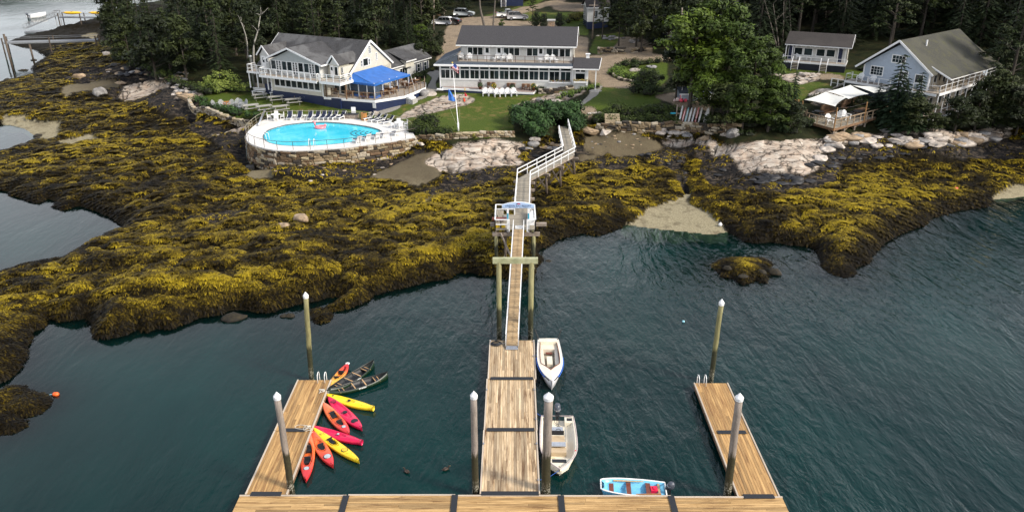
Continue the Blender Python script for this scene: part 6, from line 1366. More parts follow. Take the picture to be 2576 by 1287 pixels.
# side tables
def sidetable():
    t=thing('side_table','table','side table'); obj('table_top',MB().lathe([(.3,.42),(.3,.46)],12),WHITEP,t)
    for a in range(4):obj('leg',MB().bar((.2*math.cos(a*1.57),.2*math.sin(a*1.57),0),(.16*math.cos(a*1.57),.16*math.sin(a*1.57),.43),.05),WHITEP,t)
    return t
STB=Proto(sidetable)
for k,x in enumerate((708,833,945,1248)):STB.put(atz(D6(x,322),TZ),0,'small round white table between the navy loungers, '+('leftmost','second from left','third from left','rightmost')[k],'poolside tables')
for k,(x,y) in enumerate([(897,588),(1456,600),(1652,606)]):STB.put(atz(D3(x,y),9.08),0,('small white table by the middle balcony chairs','small white table left of the right-hand balcony chairs','small white table at the right end of the balcony')[k],'balcony tables',1.05)
# loungers
NAVYC=mat('navy_cushion',(.006,.012,.04),.7,.15,5)
def lounger():
    t=thing('sun_lounger','lounger','sun lounger')  # foot end towards -y, back raised at +y
    for s in (-1,1):obj('side_rail',MB().bar((s*.31,-.95,.33),(s*.31,.35,.36),.05,.09),WHITEP,t)
    b=Vector((0,.3,.36)); e=Vector((0,.78,1.02))
    obj('base',MB().box(-.29,.29,-.95,.3,.31,.35),WHITEP,t)
    obj('backrest',MB().bar(b,e,.64,.05,up=(0,0,1)),WHITEP,t); obj('cushion',MB().bar((0,-.88,.375),(0,.3,.385),.54,.06).bar(b+Vector((0,-.05,.05)),e+Vector((0,-.05,.03)),.54,.06),NAVYC,t)
    for s in (-1,1):
        for y in (-.8,.25):obj('leg',MB().box(s*.3-.03,s*.3+.03,y-.04,y+.04,0,.33),WHITEP,t)
        obj('armrest',MB().bar((s*.33,-.05,.52),(s*.33,.42,.56),.05,.04).bar((s*.33,-.02,.33),(s*.33,-.02,.52),.04),WHITEP,t)
    return t
LNG=Proto(lounger); nm='first second third fourth fifth sixth seventh eighth'.split()
for k,(x,r) in enumerate([(650,6),(770,2),(897,0),(985,-8),(1057,-8),(1122,-14),(1188,-20),(1278,-28)]):LNG.put(atz(D6(x,330-k*.5),TZ),R(r),nm[k]+' navy lounger from the left in the back row by the pool','navy loungers in the back row')
for k,(x,y,r) in enumerate([(1615,338,-52),(1700,356,-54),(1772,364,-56),(1852,384,-58)]):LNG.put(atz(D6(x,y),TZ),R(r),nm[k]+' navy lounger of the slanting right-hand row, counted away from the barrel','navy loungers in the right row')
for k,(x,y) in enumerate([(1478,622),(1590,596),(1703,574),(1800,560),(1950,530)]):LNG.put(atz(D6(x,y),TZ),R(180+35),nm[k]+' white-backed lounger from the left along the seaward railing','loungers facing the pool steps')
# white table sets
def pchair():
    t=thing('patio_chair','chair','chair'); obj('seat',MB().box(-.25,.25,-.25,.25,.4,.45),WHITEP,t); obj('backrest',MB().prism([(-.26,.22),(.26,.22),(.24,.28),(-.24,.28)],.45,.98),WHITEP,t)
    for x in (-.23,.23):
        for y in (-.22,.24):obj('leg',MB().bar((x,y,0),(x,y,.42),.05),WHITEP,t)
        obj('armrest',MB().box(x-.03,x+.03,-.25,.25,.62,.66),WHITEP,t)
    return t
PCH=Proto(pchair)
def rtable():
    t=thing('round_table','table','table'); obj('table_top',MB().lathe([(.62,.7),(.62,.75)],16),WHITEP,t)
    for a in range(4):obj('leg',MB().bar((.4*math.cos(a*1.57+.8),.4*math.sin(a*1.57+.8),0),(.3*math.cos(a*1.57+.8),.3*math.sin(a*1.57+.8),.7),.06),WHITEP,t)
    return t
RTB=Proto(rtable)
for (x,y),lb in (((478,335),'at the top left corner of the pool terrace'),((1985,432),'at the right end of the pool terrace')):
    c=atz(D6(x,y),TZ); RTB.put(c,0,'round white table '+lb,'white poolside dining tables')
    for k,a in enumerate((15,100,195,290)):
        q=c+Vector((math.cos(R(a)),math.sin(R(a)),0))*.85; PCH.put(q,R(a-90),('right of','behind','left of','in front of')[k]+' the round table '+lb,'chairs of the white poolside tables')
# pool odds and ends
p=atz(D6(1020,440),TZ-.16); t=thing('flamingo_float','pink inflatable flamingo ring floating in the pool','pool float',tuple(p),R(190))
PINK=mat('pink_vinyl',(.85,.22,.25),.3,.05)
obj('ring',MB().tube([(.55*math.cos(a),.45*math.sin(a),.12) for a in [k*math.pi/8 for k in range(17)]],.2,8,False),PINK,t,True)
obj('neck',MB().tube([(.5,0,.2),(.68,0,.5),(.62,0,.8),(.72,0,.95),(.88,0,.88)],[.16,.12,.1,.12,.08],8),PINK,t,True); obj('beak',MB().tube([(.9,0,.88),(1.0,0,.76)],[.07,.02],6),BLACK,t,True); obj('tail',MB().blob((-.65,0,.35),.18,.14,.18,2),PINK,t,True)
p=atz(D6(1400,318),TZ); t=thing('storage_chest','weathered grey plank chest with dark lid behind the loungers','chest',tuple(p),R(-6))
for k in range(8):piece('plank',GREYB,(-.85+.24*k,0,.28),(.22,.8,.55),t)
obj('lid',MB().box(-1.0,1.0,-.45,.45,.56,.64),BLACK,t); tag(obj('standing_sign',MB().box(-.3,.3,-.03,.03,0,.8),WHITEP,None),'white sign board standing on the grey chest','sign board').location=p+Vector((.3,.35,.66))
p=atz(D6(1556,342),TZ); t=thing('towel_barrel','orange-brown slatted wooden barrel bin by the pool','barrel',tuple(p))
for k in range(14):a=k*math.pi/7; piece('stave',mat('cedar_stave',(.45,.2,.05),.6,.2,5) if k==0 else bpy.data.materials['cedar_stave'],(.38*math.cos(a),.38*math.sin(a),.5),(.06,.16,1.0),t,a)
obj('liner',MB().lathe([(.34,.05),(.34,.9)],14),BLACK,t)
tag(obj('solar_cover_roll',MB().tube([atz(D6(262,400),TZ+.2),atz(D6(345,215),TZ+.8)],[.12,.16],6),ALU,None,True),'pair of silver roller poles leaning across the terrace corner','poles')
# picnic tables
PICW=mat('picnic_wood',(.34,.33,.29),.7,.15,3,rnd=.2)
def picnic():
    t=thing('picnic_table','table','picnic table')
    for k in range(5):piece('plank',PICW,(0,-.3+.15*k,.74),(1.85,.14,.04),t)
    for s in (-1,1):
        for k in (0,1):piece('bench_plank',PICW,(0,s*(.66+.14*k),.45),(1.85,.13,.04),t)
    for x in (-.65,.65):
        for s in (-1,1):obj('leg',MB().bar((x,s*.62,0),(x,s*.22,.72),.04,.09),PICW,t)
        obj('cross_bar',MB().bar((x,-.78,.42),(x,.78,.42),.04,.09),PICW,t)
    return t
PIC=Proto(picnic)
for k,(x,y,r) in enumerate([(290,905,28),(485,928,28),(692,960,26),(178,1040,30),(338,1050,32),(538,1062,30)]):PIC.put(G(*D2(x,y)),R(r),('grey picnic table in the upper row, nearest the trees','grey picnic table in the middle of the upper row','grey picnic table in the upper row, nearest the dining deck','grey picnic table of the lower row beside the pair of grey chairs','grey picnic table behind the silver roller poles','grey picnic table behind the round white poolside table')[k],'picnic tables on the lodge lawn',1.18)
def bench():
    t=thing('bench','bench','bench')
    for k in (0,1):piece('plank',WHITEP,(0,-.1+.2*k,.45),(1.9,.17,.05),t); piece('back_plank',WHITEP,(0,.25,.62+.18*k),(1.9,.04,.12),t)
    for x in (-.8,.8):obj('leg',MB().box(x-.04,x+.04,-.2,.25,0,.43),WHITEP,t)
    return t
BN=Proto(bench)
for k,(x,y) in enumerate([(270,852),(492,862)]):BN.put(G(*D2(x,y)),LA+R(8),('white bench against the navy wall under the left balcony','white bench left of the grey adirondack chairs')[k],'white benches',1.2)
p=G(*D1(2215,1020)); t=thing('fire_pit','low square timber fire pit ringed by weathered chairs','fire pit',tuple(p),.3); obj('frame',MB().box(-.6,.6,-.6,-.5,0,.3).box(-.6,.6,.5,.6,0,.3).box(-.6,-.5,-.5,.5,0,.3).box(.5,.6,-.5,.5,0,.3),mat('orange_timber',(.4,.18,.06),.7),t); obj('ash',MB().box(-.5,.5,-.5,.5,0,.15),DARKM,t)
p=G(*D2(730,895)); t=thing('cable_spool_table','small yellowish wooden spool table between grey chairs','table',tuple(p)); obj('top',MB().lathe([(.4,.5),(.4,.56)],12),ASH,t); obj('drum',MB().lathe([(.2,0),(.2,.5)],10),ASH,t)
# dining sets of dark wood
TEAK=mat('dark_teak',(.12,.055,.025),.5,.2,5,rnd=.2); TOPW=mat('teak_top',(.28,.15,.07),.5,.15,5,rnd=.2)
def dchair():
    t=thing('dining_chair','chair','chair'); obj('seat',MB().box(-.22,.22,-.22,.22,.42,.46),TEAK,t); obj('backrest',MB().box(-.22,.22,.19,.23,.5,.95),TEAK,t)
    for x in (-.2,.2):
        for y in (-.2,.21):obj('leg',MB().bar((x,y,0),(x,y,.46),.045),TEAK,t)
    return t
def dtable():
    t=thing('dining_table','table','table')
    for k in range(6):piece('slat',TOPW,(0,-.38+.15*k,.74),(1.3,.14,.04),t)
    for x in (-.5,.5):
        for y in (-.3,.3):obj('leg',MB().bar((x,y,0),(x,y,.72),.07),TEAK,t)
    return t
DCH=Proto(dchair); DTB=Proto(dtable)
def dining(pos,rz,lb,n=4,group='',lamp=True):
    DTB.put(pos,rz,'dark wood dining table '+lb,'dining tables '+group)
    for k in range(n):
        x,y,a=[(-.38,-.72,180),(.38,-.72,180),(-.38,.72,0),(.38,.72,0),(-.95,0,90),(.95,0,-90)][k if n>2 else k*5]
        q=Vector(pos)+Vector((x*math.cos(rz)-y*math.sin(rz),x*math.sin(rz)+y*math.cos(rz),0)); DCH.put(q,rz+R(a),'dark wooden dining chair at the table '+lb,'dining chairs '+group)
    if lamp:
        l=thing('table_lantern','small white lantern on the table '+lb,'lantern',tuple(Vector(pos)+Vector((.1,0,.76)))); obj('shade',MB().lathe([(.09,.05),(.11,.12),(.09,.22),(.03,.28)],8),WHITE,l,True); obj('base',MB().lathe([(.07,0),(.07,.05)],8),DARKM,l)
for (x,y),lb in (((1225,818),'under the porch of the lodge'),((1405,848),'second along the lodge deck railing'),((1590,872),'at the front corner of the lodge deck'),((1785,846),'right of the front corner on the lodge deck'),((1890,820),'fifth along the lodge deck railing'),((1975,705),'beside the lodge awning'),((2090,752),'near the steps of the lodge deck'),((2175,712),'at the far right of the lodge deck')):
    dining(W(*D2(x,y),5.62),LA+R(5),lb,4,'on the lodge deck')
for (x,y),lb in (((1560,790),'inside the awning, left one'),((1720,740),'inside the awning, right one')):dining(W(*D2(x,y),5.62),LA,lb,4,'inside the awning',False)
for (x,y),lb in (((862,905),'beside the left pot of yellow flowers'),((1100,920),'in the middle of the guest house terrace'),((1283,930),'nearest the right pot of yellow flowers')):dining(W(*D3(x,y),5.43),MA,lb,4,'on the guest house terrace',False)
# flowers in pots
TERRA=mat('terracotta',(.22,.07,.04),.7,.15,4)
FLY=mat('yellow_flowers',(.8,.55,.02),.7,.2,20); LEAFD=mat('pot_leaves',(.03,.06,.015),.7,.4,12); LEAFP=mat('purple_leaves',(.07,.02,.035),.7,.4,12)
def pot(pos,m,lb,h=.5,r=.42,tall=0):
    t=thing('flower_pot',lb,'planter',tuple(pos)); obj('pot',MB().lathe([(.2,0),(.3,.45),(.33,.45),(.33,.5)],12),TERRA,t,True)
    f=MB()
    for k in range(150):
        a=random.uniform(0,6.28); b=random.uniform(-.1,1.5); c=Vector((r*math.cos(a)*math.cos(b),r*math.sin(a)*math.cos(b),.55+h*math.sin(b)*(1+tall*random.random()))); s=.07; u=Vector((random.gauss(0,1),random.gauss(0,1),random.gauss(0,.6))).normalized()*s; v=u.cross(Vector((random.random(),.3,1))).normalized()*s
        f.cm=0 if random.random()<.72 else 1; f.add([c-u,c+v,c+u,c-v],[(0,1,2,3)])
    f.cm=1; f.blob((0,0,.6),r*.8,r*.8,h*.8,3); obj('foliage',f,[m,LEAFD],t)
for (x,y),m,lb,tl in (((722,932),LEAFP,'terracotta pot of dark grassy leaves at the left of the terrace',1),((888,945),FLY,'pot of yellow chrysanthemums behind the row of lawn chairs',0),((1115,952),LEAFP,'pot of purple leaves behind the row of lawn chairs',.3),((1372,945),FLY,'pot of yellow chrysanthemums at the right end of the terrace',0)):pot(W(*D3(x,y),5.42),m,lb,.5,.45,tl)
def flowers(par,x0,x1,y,z,cols,M4):
    f=MB()
    for k in range(260):
        x=random.uniform(x0,x1); c=Vector((x,y+random.uniform(-.15,.1),z+random.uniform(0,.35))); s=.06; u=Vector((random.gauss(0,1),random.gauss(0,1),random.gauss(0,.6))).normalized()*s; v=u.cross(Vector((random.random(),.3,1))).normalized()*s
        f.cm=random.choice(cols); f.add([c-u,c+v,c+u,c-v],[(0,1,2,3)])
    o=obj('box_flowers',f,M4,par); o['kind']='stuff'
REDF=mat('red_flowers',(.6,.02,.03),.6,.2,20)
flowers(mb,20.4,22.6,-.8,6.75,[0,0,1],[FLY,LEAFD,REDF]); flowers(mb,16.8,20.0,-.18,6.45,[1,1,1,0,2],[FLY,LEAFD,REDF])
# flagpole and flags
fb=G(1153,334); fl=thing('flagpole','white flagpole with a yardarm standing on the lawn','flagpole',tuple(fb))
ht=WY(1143,160,fb.y).z-fb.z
obj('pole',MB().tube([(0,0,-.2),(0,0,1.1),(0,0,1.1),(-.5,0,ht)],[.13,.11,.06,.035],10),WHITE,fl,True); obj('finial',MB().blob((-.5,0,ht+.1),.12,.12,.12,1,8,6,0),mat('gold_ball',(.6,.4,.1),.3,metal=.8),fl,True)
yz=WY(1150,228,fb.y).z-fb.z; yl=WY(1128,219,fb.y); yr=WY(1172,216,fb.y)
obj('yardarm',MB().bar((-2.2,0,yz+.1),(1.5,0,yz+.25),.07),WHITE,fl)
for x in (-2.3,2.0):obj('stay',MB().bar((x*.28-.3,0,yz*.55),(x*.1,.0,.9),.025),mat('stay_line',(.4,.38,.25),.6),fl)
def flagmesh(p,cols,nx=14,nz=11):
    """p: four 3-D corners (hoist top, fly top, fly bottom, hoist bottom); cols(i, j) gives the material index"""
    f=MB(); P=[Vector(q) for q in p]; g=[]
    for i in range(nx+1):
        row=[]
        for j in range(nz+1):
            u=i/nx; v=j/nz; a=P[0]*(1-u)*(1-v)+P[1]*u*(1-v)+P[2]*u*v+P[3]*(1-u)*v; row.append(a+Vector((0,.14*math.sin(u*7+v*2)*u+.04,.04*math.sin(u*9)*u)))
        g.append(row)
    for i in range(nx):
        for j in range(nz):f.cm=cols(i/nx,j/nz); f.add([g[i][j],g[i][j+1],g[i+1][j+1],g[i+1][j]],[(0,1,2,3)])
    return f
FR,FW,FBl=mat('flag_red',(.6,.03,.05),.6),mat('flag_white',(.75,.75,.75),.6),mat('flag_navy',(.02,.05,.25),.6); FS=mat('flag_blue',(.03,.15,.5),.6); FYE=mat('flag_yellow',(.75,.5,.05),.6)
Yf=fb.y-.15
def fp(x,y,dy=0):return WY(x,y,Yf+dy)
us=flagmesh([fp(1146,160),fp(1141,161.5),fp(1133,171),fp(1146,178)],lambda u,v:0)
a0,a1,a2,a3=fp(*D3(412,615)),fp(*D3(455,665)),fp(*D3(452,742)),fp(*D3(362,680))
us=flagmesh([a0,a3,a2,a1],lambda u,v:2 if (u<.45 and v<.55) else (0 if int(v*11)%2==0 else 1),14,11); tag(obj('flag',us,[FR,FW,FBl],None),'red and white striped flag with blue canton at the top of the flagpole','flag')
us=flagmesh([fp(*D3(330,932)),fp(*D3(345,940)),fp(*D3(432,1085)),fp(*D3(333,1068))],lambda u,v:1 if abs(u-.5)<.12 and abs(v-.45)<.12 else 0,10,10); tag(obj('flag',us,[FS,FBl],None),'plain blue flag hanging from the left side of the yardarm','flag')
for cs,m,lb in ((((533,908),(540,925),(541,950),(527,948)),FYE,'small black and yellow pennant at the top of the right halyard'),(((533,968),(548,990),(565,1018),(528,1018)),FR,'small red pennant in the middle of the right halyard'),(((517,1035),(530,1040),(542,1083),(518,1082)),mat('flag_orange',(.75,.08,.02),.6),'small orange-red pennant lowest on the right halyard')):
    tag(obj('pennant',flagmesh([fp(*D3(*q)) for q in cs],lambda u,v:0,4,4),m,None),lb,'pennant','signal pennants')
# ------------------------------------------------------------------ CARS
TYRE=mat('tyre',(.012,.012,.013),.8); RIMM=mat('wheel_rim',(.4,.4,.42),.3,metal=.7); GLS=mat('car_glass',(.01,.013,.016),.06); HL=mat('headlamp_glass',(.6,.6,.6),.15); TLR=mat('tail_lamp',(.35,.01,.01),.2)
def car(name,label,pos,rz,paint,kind='suv'):
    t=thing(name,label,'car',tuple(pos),rz,'vehicles on the gravel'); L,Wd=4.6,1.8
    pm=mat(name+'_paint',paint,.25,.03,1)
    if kind=='suv':pr_=[(-2.25,.35),(-2.3,.9),(-2.2,1.05),(-2.0,1.65),(-1.5,1.74),(.3,1.7),(1.05,1.12),(2.05,.98),(2.28,.8),(2.3,.35)]
    elif kind=='pickup':pr_=[(-2.6,.4),(-2.6,1.05),(-.6,1.05),(-.5,1.72),(.5,1.72),(1.1,1.15),(2.3,1.05),(2.45,.8),(2.45,.4)]
    else:pr_=[(-2.2,.35),(-2.25,.9),(-1.9,1.0),(-1.2,1.42),(.2,1.42),(1.0,.98),(2.1,.85),(2.25,.6),(2.25,.35)]
    f=MB(); n=len(pr_)
    rows=[]
    for y,k in ((-.9,0),(-.86,1),(.86,1),(.9,0)):
        rows.append([(x,y*(1-.13*max(0,z-1.0)/.7),z if k else min(z,1.05 if z<1.1 else z)) for x,z in pr_])
    for r in rows:f.v+=r
    for i in range(3):
        for j in range(n):j2=(j+1)%n; f.f.append((i*n+j,i*n+j2,(i+1)*n+j2,(i+1)*n+j)); f.m.append(0)
    f.f.append(tuple(range(n))); f.m.append(0); f.f.append(tuple(3*n+j for j in range(n))[::-1]); f.m.append(0); obj('body',f,pm,t,True)
    top=1.6 if kind!='sedan' else 1.33
    x0,x1=(-1.95,.35) if kind=='suv' else ((-.42,.45) if kind=='pickup' else (-1.3,.2))
    for s in (-1,1):
        for a,b in (((x0,x0+(x1-x0)*.34)),((x0+(x1-x0)*.37,x0+(x1-x0)*.66)),((x0+(x1-x0)*.7,x1+.3))):
            q=MB().ext([(a,s*.865,1.12),(b,s*.865,1.12),(min(b,x1),s*.82,top),(a+.06,s*.82,top)],(0,s*.012,0)); obj('side_window',q,GLS,t)
        obj('headlight',MB().box(2.1,2.3,s*.75-.14,s*.75+.14,.68,.86),HL,t); obj('tail_light',MB().box(pr_[0][0]-.04,pr_[0][0]+.15,s*.78-.1,s*.78+.1,.8,1.1),TLR,t)
    w1=pr_[-4]; w0=pr_[-5]
    obj('windscreen',MB().ext([(w0[0]+.08,-.72,w0[1]-.03),(w0[0]+.08,.72,w0[1]-.03),(w1[0]-.04,.78,w1[1]+.04),(w1[0]-.04,-.78,w1[1]+.04)],(.03,0,.03)),GLS,t)
    obj('rear_window',MB().ext([(pr_[2][0]+.02 if kind=='suv' else-2.0,-.68,1.12),(pr_[2][0]+.02 if kind=='suv' else-2.0,.68,1.12),(pr_[3][0]-.05,.62,pr_[3][1]-.08),(pr_[3][0]-.05,-.62,pr_[3][1]-.08)],(-.03,0,.01)),GLS,t)
    for x in (-1.4,1.4):
        for s in (-1,1):
            w=obj('wheel',MB().tube([(x,s*.72,.34),(x,s*.93,.34)],.34,14),TYRE,t); obj('rim',MB().tube([(x,s*.92,.34),(x,s*.945,.34)],.2,12),RIMM,w)
    if kind=='suv':
        for s in (-1,1):obj('roof_rail',MB().bar((-1.7,s*.65,1.78),(.1,s*.65,1.76),.04),BLACK,t)
def D7(x,y):return 1033+.20567*x,.20567*y
car('silver_suv','silver-grey suv at the near edge of the gravel car park',G(*D7(1305,248)),R(6),(.3,.3,.31)); car('white_pickup','white pickup truck partly behind the silver suv',G(*D7(1190,225)),R(8),(.7,.7,.68),'pickup')
car('grey_hatchback','silver rounded hatchback under the trees at the back of the car park',G(*D7(655,205)),R(-12),(.3,.33,.34),'suv'); car('white_suv','white suv seen from behind at the left of the car park',G(*D7(385,312)),R(165),(.7,.7,.7)); car('black_sedan','black car beside the white suv',G(*D7(490,300)),R(160),(.012,.012,.014),'sedan')
# ------------------------------------------------------------------ SHADED DECK on posts over the shore
PA,PB_,PC=W(*D5(360,960),5.0),W(*D5(690,1050),5.0),W(*D5(1235,905),5.0)
ux=(PB_-PA); uy=(PC-PB_); ux.z=uy.z=0
sdk=thing('shore_deck','rustic timber deck on stilts above the rocks with log railings','deck',(PA.x,PA.y,0),0)
def SD(a,b,z):return Vector((ux.x*a+uy.x*b,ux.y*a+uy.y*b,z))
nb=60
for k in range(nb):
    a=SD(0,(k+.5)/nb,4.98); b=SD(1,(k+.5)/nb,4.98); c=(a+b)/2; piece('plank',GREYW,tuple(c),((b-a).length,uy.length/nb-.02,.05),sdk,math.atan2(ux.y,ux.x))
f=MB()
for (a0,b0),(a1,b1) in (((0,0),(1,0)),((1,0),(1,1)),((1,1),(0,1)),((0,1),(0,0))):f.bar(SD(a0,b0,4.82),SD(a1,b1,4.82),.12,.3)
obj('rim_beam',f,LOGW,sdk)
RAILT=mat('rustic_rail',(.3,.22,.14),.7,.25,4)
def rrail(a0,b0,a1,b1,n):
    f=MB(); P,Q=SD(a0,b0,5),SD(a1,b1,5); f.bar(P+Vector((0,0,1.05)),Q+Vector((0,0,1.05)),.12,.1)
    f.bar(P+Vector((0,0,.55)),Q+Vector((0,0,.55)),.03,.05)
    obj('top_rail',f,RAILT,sdk)
    for k in range(n+1):p=P+(Q-P)*(k/n); obj('rail_post',MB().bar(p-Vector((0,0,.25)),p+Vector((0,0,1.1)),.13),RAILT,sdk)
rrail(0,0,1,0,4); rrail(1,0,1,1,9); rrail(0,.1,0,0,1); rrail(0,.9,0,.6,3)
tops={}
for key,(a,b,ptop) in {'p1':(0,0,(362,782)),'p2':(1,0,(722,848)),'p3':(1,.52,(1000,792)),'p4':(1,1,(1262,736)),'p5':(0,1,(1010,740)),'p6':(0,.52,(780,706))}.items():
    p=SD(a,b,5); wp_=WY(*D5(*ptop),PA.y+p.y); h=max(2.2,min(3.6,wp_.z-5)); tops[key]=SD(a,b,5+h); obj('tall_post',MB().tube([p-Vector((0,0,.3)),tops[key]],.09,8),mat('orange_post',(.3,.16,.06),.7) if key=='p1' else bpy.data.materials['orange_post'],sdk)
for k in range(6):
    for a in (.05,.95):
        p=SD(a,.04+k*.18,4.7); z=gz(PA.x+p.x,PA.y+p.y)-.3; obj('stilt',MB().bar(Vector((p.x,p.y,z)),p,.2),GREYB,sdk)
        if a>.5:
            q=SD(a,.04+k*.18+.09,4.7); obj('brace',MB().bar(Vector((p.x,p.y,max(z+.6,3.0))),q,.1),RAILT,sdk); q=SD(.75,.04+k*.18,4.7); obj('brace',MB().bar(Vector((p.x,p.y,max(z+.4,3.2))),q,.1),RAILT,sdk)
# log benches at the back, round bar stools
for k,(b,lb) in enumerate(((.42,'left log bench with stacked log back under the sails'),(.8,'right log bench with stacked log back under the sails'))):
    p=SD(.12,b,5); t=thing('log_bench',lb,'bench',(PA.x+p.x,PA.y+p.y,5.0),math.atan2(uy.y,uy.x),'log benches')
    for j in range(6):obj('log',MB().tube([(-1.6,.35-.06*(j>2),.25+.2*j),(1.6,.35-.06*(j>2),.28+.2*j)],.11,7),LOGW,t,True)
    obj('seat',MB().box(-1.5,1.5,-.3,.25,.3,.42),LOGW,t)
p=SD(.5,.8,5); t=thing('low_timber_table','long low timber table by the right log bench','table',(PA.x+p.x,PA.y+p.y,5),math.atan2(uy.y,uy.x))
for k in range(5):piece('plank',LOGW,(0,-.5+.25*k,.4),(2.4,.23,.08),t)
for x in (-1,1):obj('leg',MB().box(x-.1,x+.1,-.5,.5,0,.36),LOGW,t)
for (x,y),lb in (((535,935),'dark table with stools at the left of the shaded deck'),((915,935),'dark table with chairs in the middle of the shaded deck')):
    p=W(*D5(x,y),5.0); t=thing('deck_table',lb,'table',tuple(p),.6,'dark deck tables'); obj('table_top',MB().lathe([(.6,.72),(.6,.77)],14),DARKM,t)
    for a in range(4):obj('leg',MB().bar((.35*math.cos(a*1.57),.35*math.sin(a*1.57),0),(.3*math.cos(a*1.57),.3*math.sin(a*1.57),.72),.05),DARKM,t)
    for k in range(4):
        a=k*1.57+.5; q=p+Vector((.95*math.cos(a),.95*math.sin(a),0)); s_=thing('deck_stool','dark metal stool at the '+lb,'stool',tuple(q),a,'dark deck stools'); obj('seat',MB().lathe([(.2,.45),(.2,.49)],10),DARKM,s_)
        for j in range(3):obj('leg',MB().bar((.17*math.cos(j*2.1),.17*math.sin(j*2.1),0),(.1*math.cos(j*2.1),.1*math.sin(j*2.1),.45),.035),DARKM,s_)
SAIL=mat('sail_cloth',(.62,.62,.58),.7,.06,1)
def sail(lb,cs,sag=.35):
    n=10; f=MB(); P=[Vector(c) for c in cs]; g=[]
    for i in range(n+1):
        row=[]
        for j in range(n+1):
            u,v=i/n,j/n; uu=u+(.5-u)*.10*math.sin(math.pi*v); vv=v+(.5-v)*.10*math.sin(math.pi*u)
            row.append(P[0]*(1-uu)*(1-vv)+P[1]*uu*(1-vv)+P[2]*uu*vv+P[3]*(1-uu)*vv-Vector((0,0,sag*math.sin(math.pi*u)*math.sin(math.pi*v))))
        g.append(row)
    for i in range(n):
        for j in range(n):f.add([g[i][j],g[i+1][j],g[i+1][j+1],g[i][j+1]],[(0,1,2,3)])
    tag(obj('shade_sail',f,SAIL,None,True),lb,'shade sail','white shade sails over the deck')
PW_=Vector((PA.x,PA.y,0))
def sp(a,b,z):return PW_+SD(a,b,z)
sail('left white shade sail slung from the orange corner post',[sp(0,.02,7.55),sp(.75,.12,7.3),sp(.55,.42,7.7),sp(0,.38,8.0)])
sail('largest white shade sail over the middle of the deck',[sp(0,.4,8.0),sp(.62,.42,7.6),sp(.6,.8,7.6),sp(0,.82,8.2)],.3); sail('small white shade sail at the right end of the deck',[sp(0,.85,8.1),sp(.7,.82,7.8),sp(1,1,8.0),sp(.3,1,8.0)],.25)
f=MB()
for a,b in (('p1','p2'),('p2','p3'),('p3','p4'),('p4','p5'),('p5','p6'),('p6','p1')):f.tube([tops[a]-Vector((0,0,.08)),(tops[a]+tops[b])/2-Vector((0,0,.25)),tops[b]-Vector((0,0,.08))],.02,4)
obj('tension_cable',f,DARKM,sdk)
p=W(*D5(338,880),4.9); t=thing('cedar_barrel','orange cedar tub at the back corner of the shaded deck','barrel',tuple(p+Vector((0,1.2,.3)))); obj('staves',MB().lathe([(.4,0),(.45,.5),(.4,1.0)],12),bpy.data.materials['cedar_stave'],t); obj('hoop',MB().lathe([(.455,.3),(.46,.36)],12),DARKM,t)
# ------------------------------------------------------------------ PADDLEBOARD RACK, BUOYS
def D8(x,y):return 1390.7+.2058*x,231.8+.2058*y
p=G(*D8(1700,440)); rk=thing('board_rack','grey rail rack for paddleboards above the stone wall','rack',tuple(p))
obj('rail',MB().box(-2.4,2.2,-.06,.06,1.65,1.78),GREYB,rk);
for x in (-2.2,.9):obj('post',MB().box(x-.07,x+.07,0,.14,-.5,2.9),GREYB,rk)
for k,(x,c,lb) in enumerate([(-1.75,(.6,.62,.62),'tallest paddleboard at the left end of the rack, white with grey nose'),(-1.35,(.62,.1,.1),'paddleboard with a red edge, second in the rack'),(-.95,(.2,.45,.5),'paddleboard with a teal edge, third in the rack'),(-.5,(.7,.7,.7),'plain white paddleboard, fourth in the rack'),(-.05,(.6,.6,.65),'pale grey paddleboard, fifth in the rack'),(.4,(.65,.12,.12),'paddleboard with a red stripe, sixth in the rack'),(.85,(.72,.7,.66),'white paddleboard leaning right beside the gap'),(1.7,(.55,.53,.48),'lone patterned paddleboard at the right end of the rack')]):
    t=thing('paddleboard',lb,'paddleboard',(p.x+x,p.y-.3,p.z),0,'paddleboards in the rack'); pts=[]
    for j in range(17):
        a=2*math.pi*j/16; pts.append((.28*math.cos(a)*(.3 if k!=7 else .9)+.2*math.sin(a),0,1.35+1.3*math.sin(a)*(1.15 if k==0 else .95)))
    o=obj('board',MB().ext(pts[:-1],(.05,.1,0)),WHITEP,t); o2=obj('edge_stripe',MB().tube([(q[0],-.01,q[2]) for q in pts],.035,4,False),mat('board_stripe',c,.4),t)
tag(obj('cooler_box',MB().box(-.3,.3,-.2,.2,0,.35),mat('blue_plastic',(.05,.3,.65),.4),None),'blue and white cooler at the foot of the board rack','cooler').location=G(*D8(1545,432))
tag(obj('turquoise_beam_end',MB().box(-.35,.35,-.08,.08,0,.15),mat('turquoise',(.02,.35,.5),.4),None),'turquoise bar lying on the left end of the rack','bar').location=p+Vector((-2.7,-.1,1.7))
c=G(*D4(925,1250)); PB1,PB2,PB3=mat('pink_buoy',(.75,.08,.13),.35),mat('pale_buoy',(.65,.5,.45),.4),mat('red_buoy',(.5,.03,.05),.35)
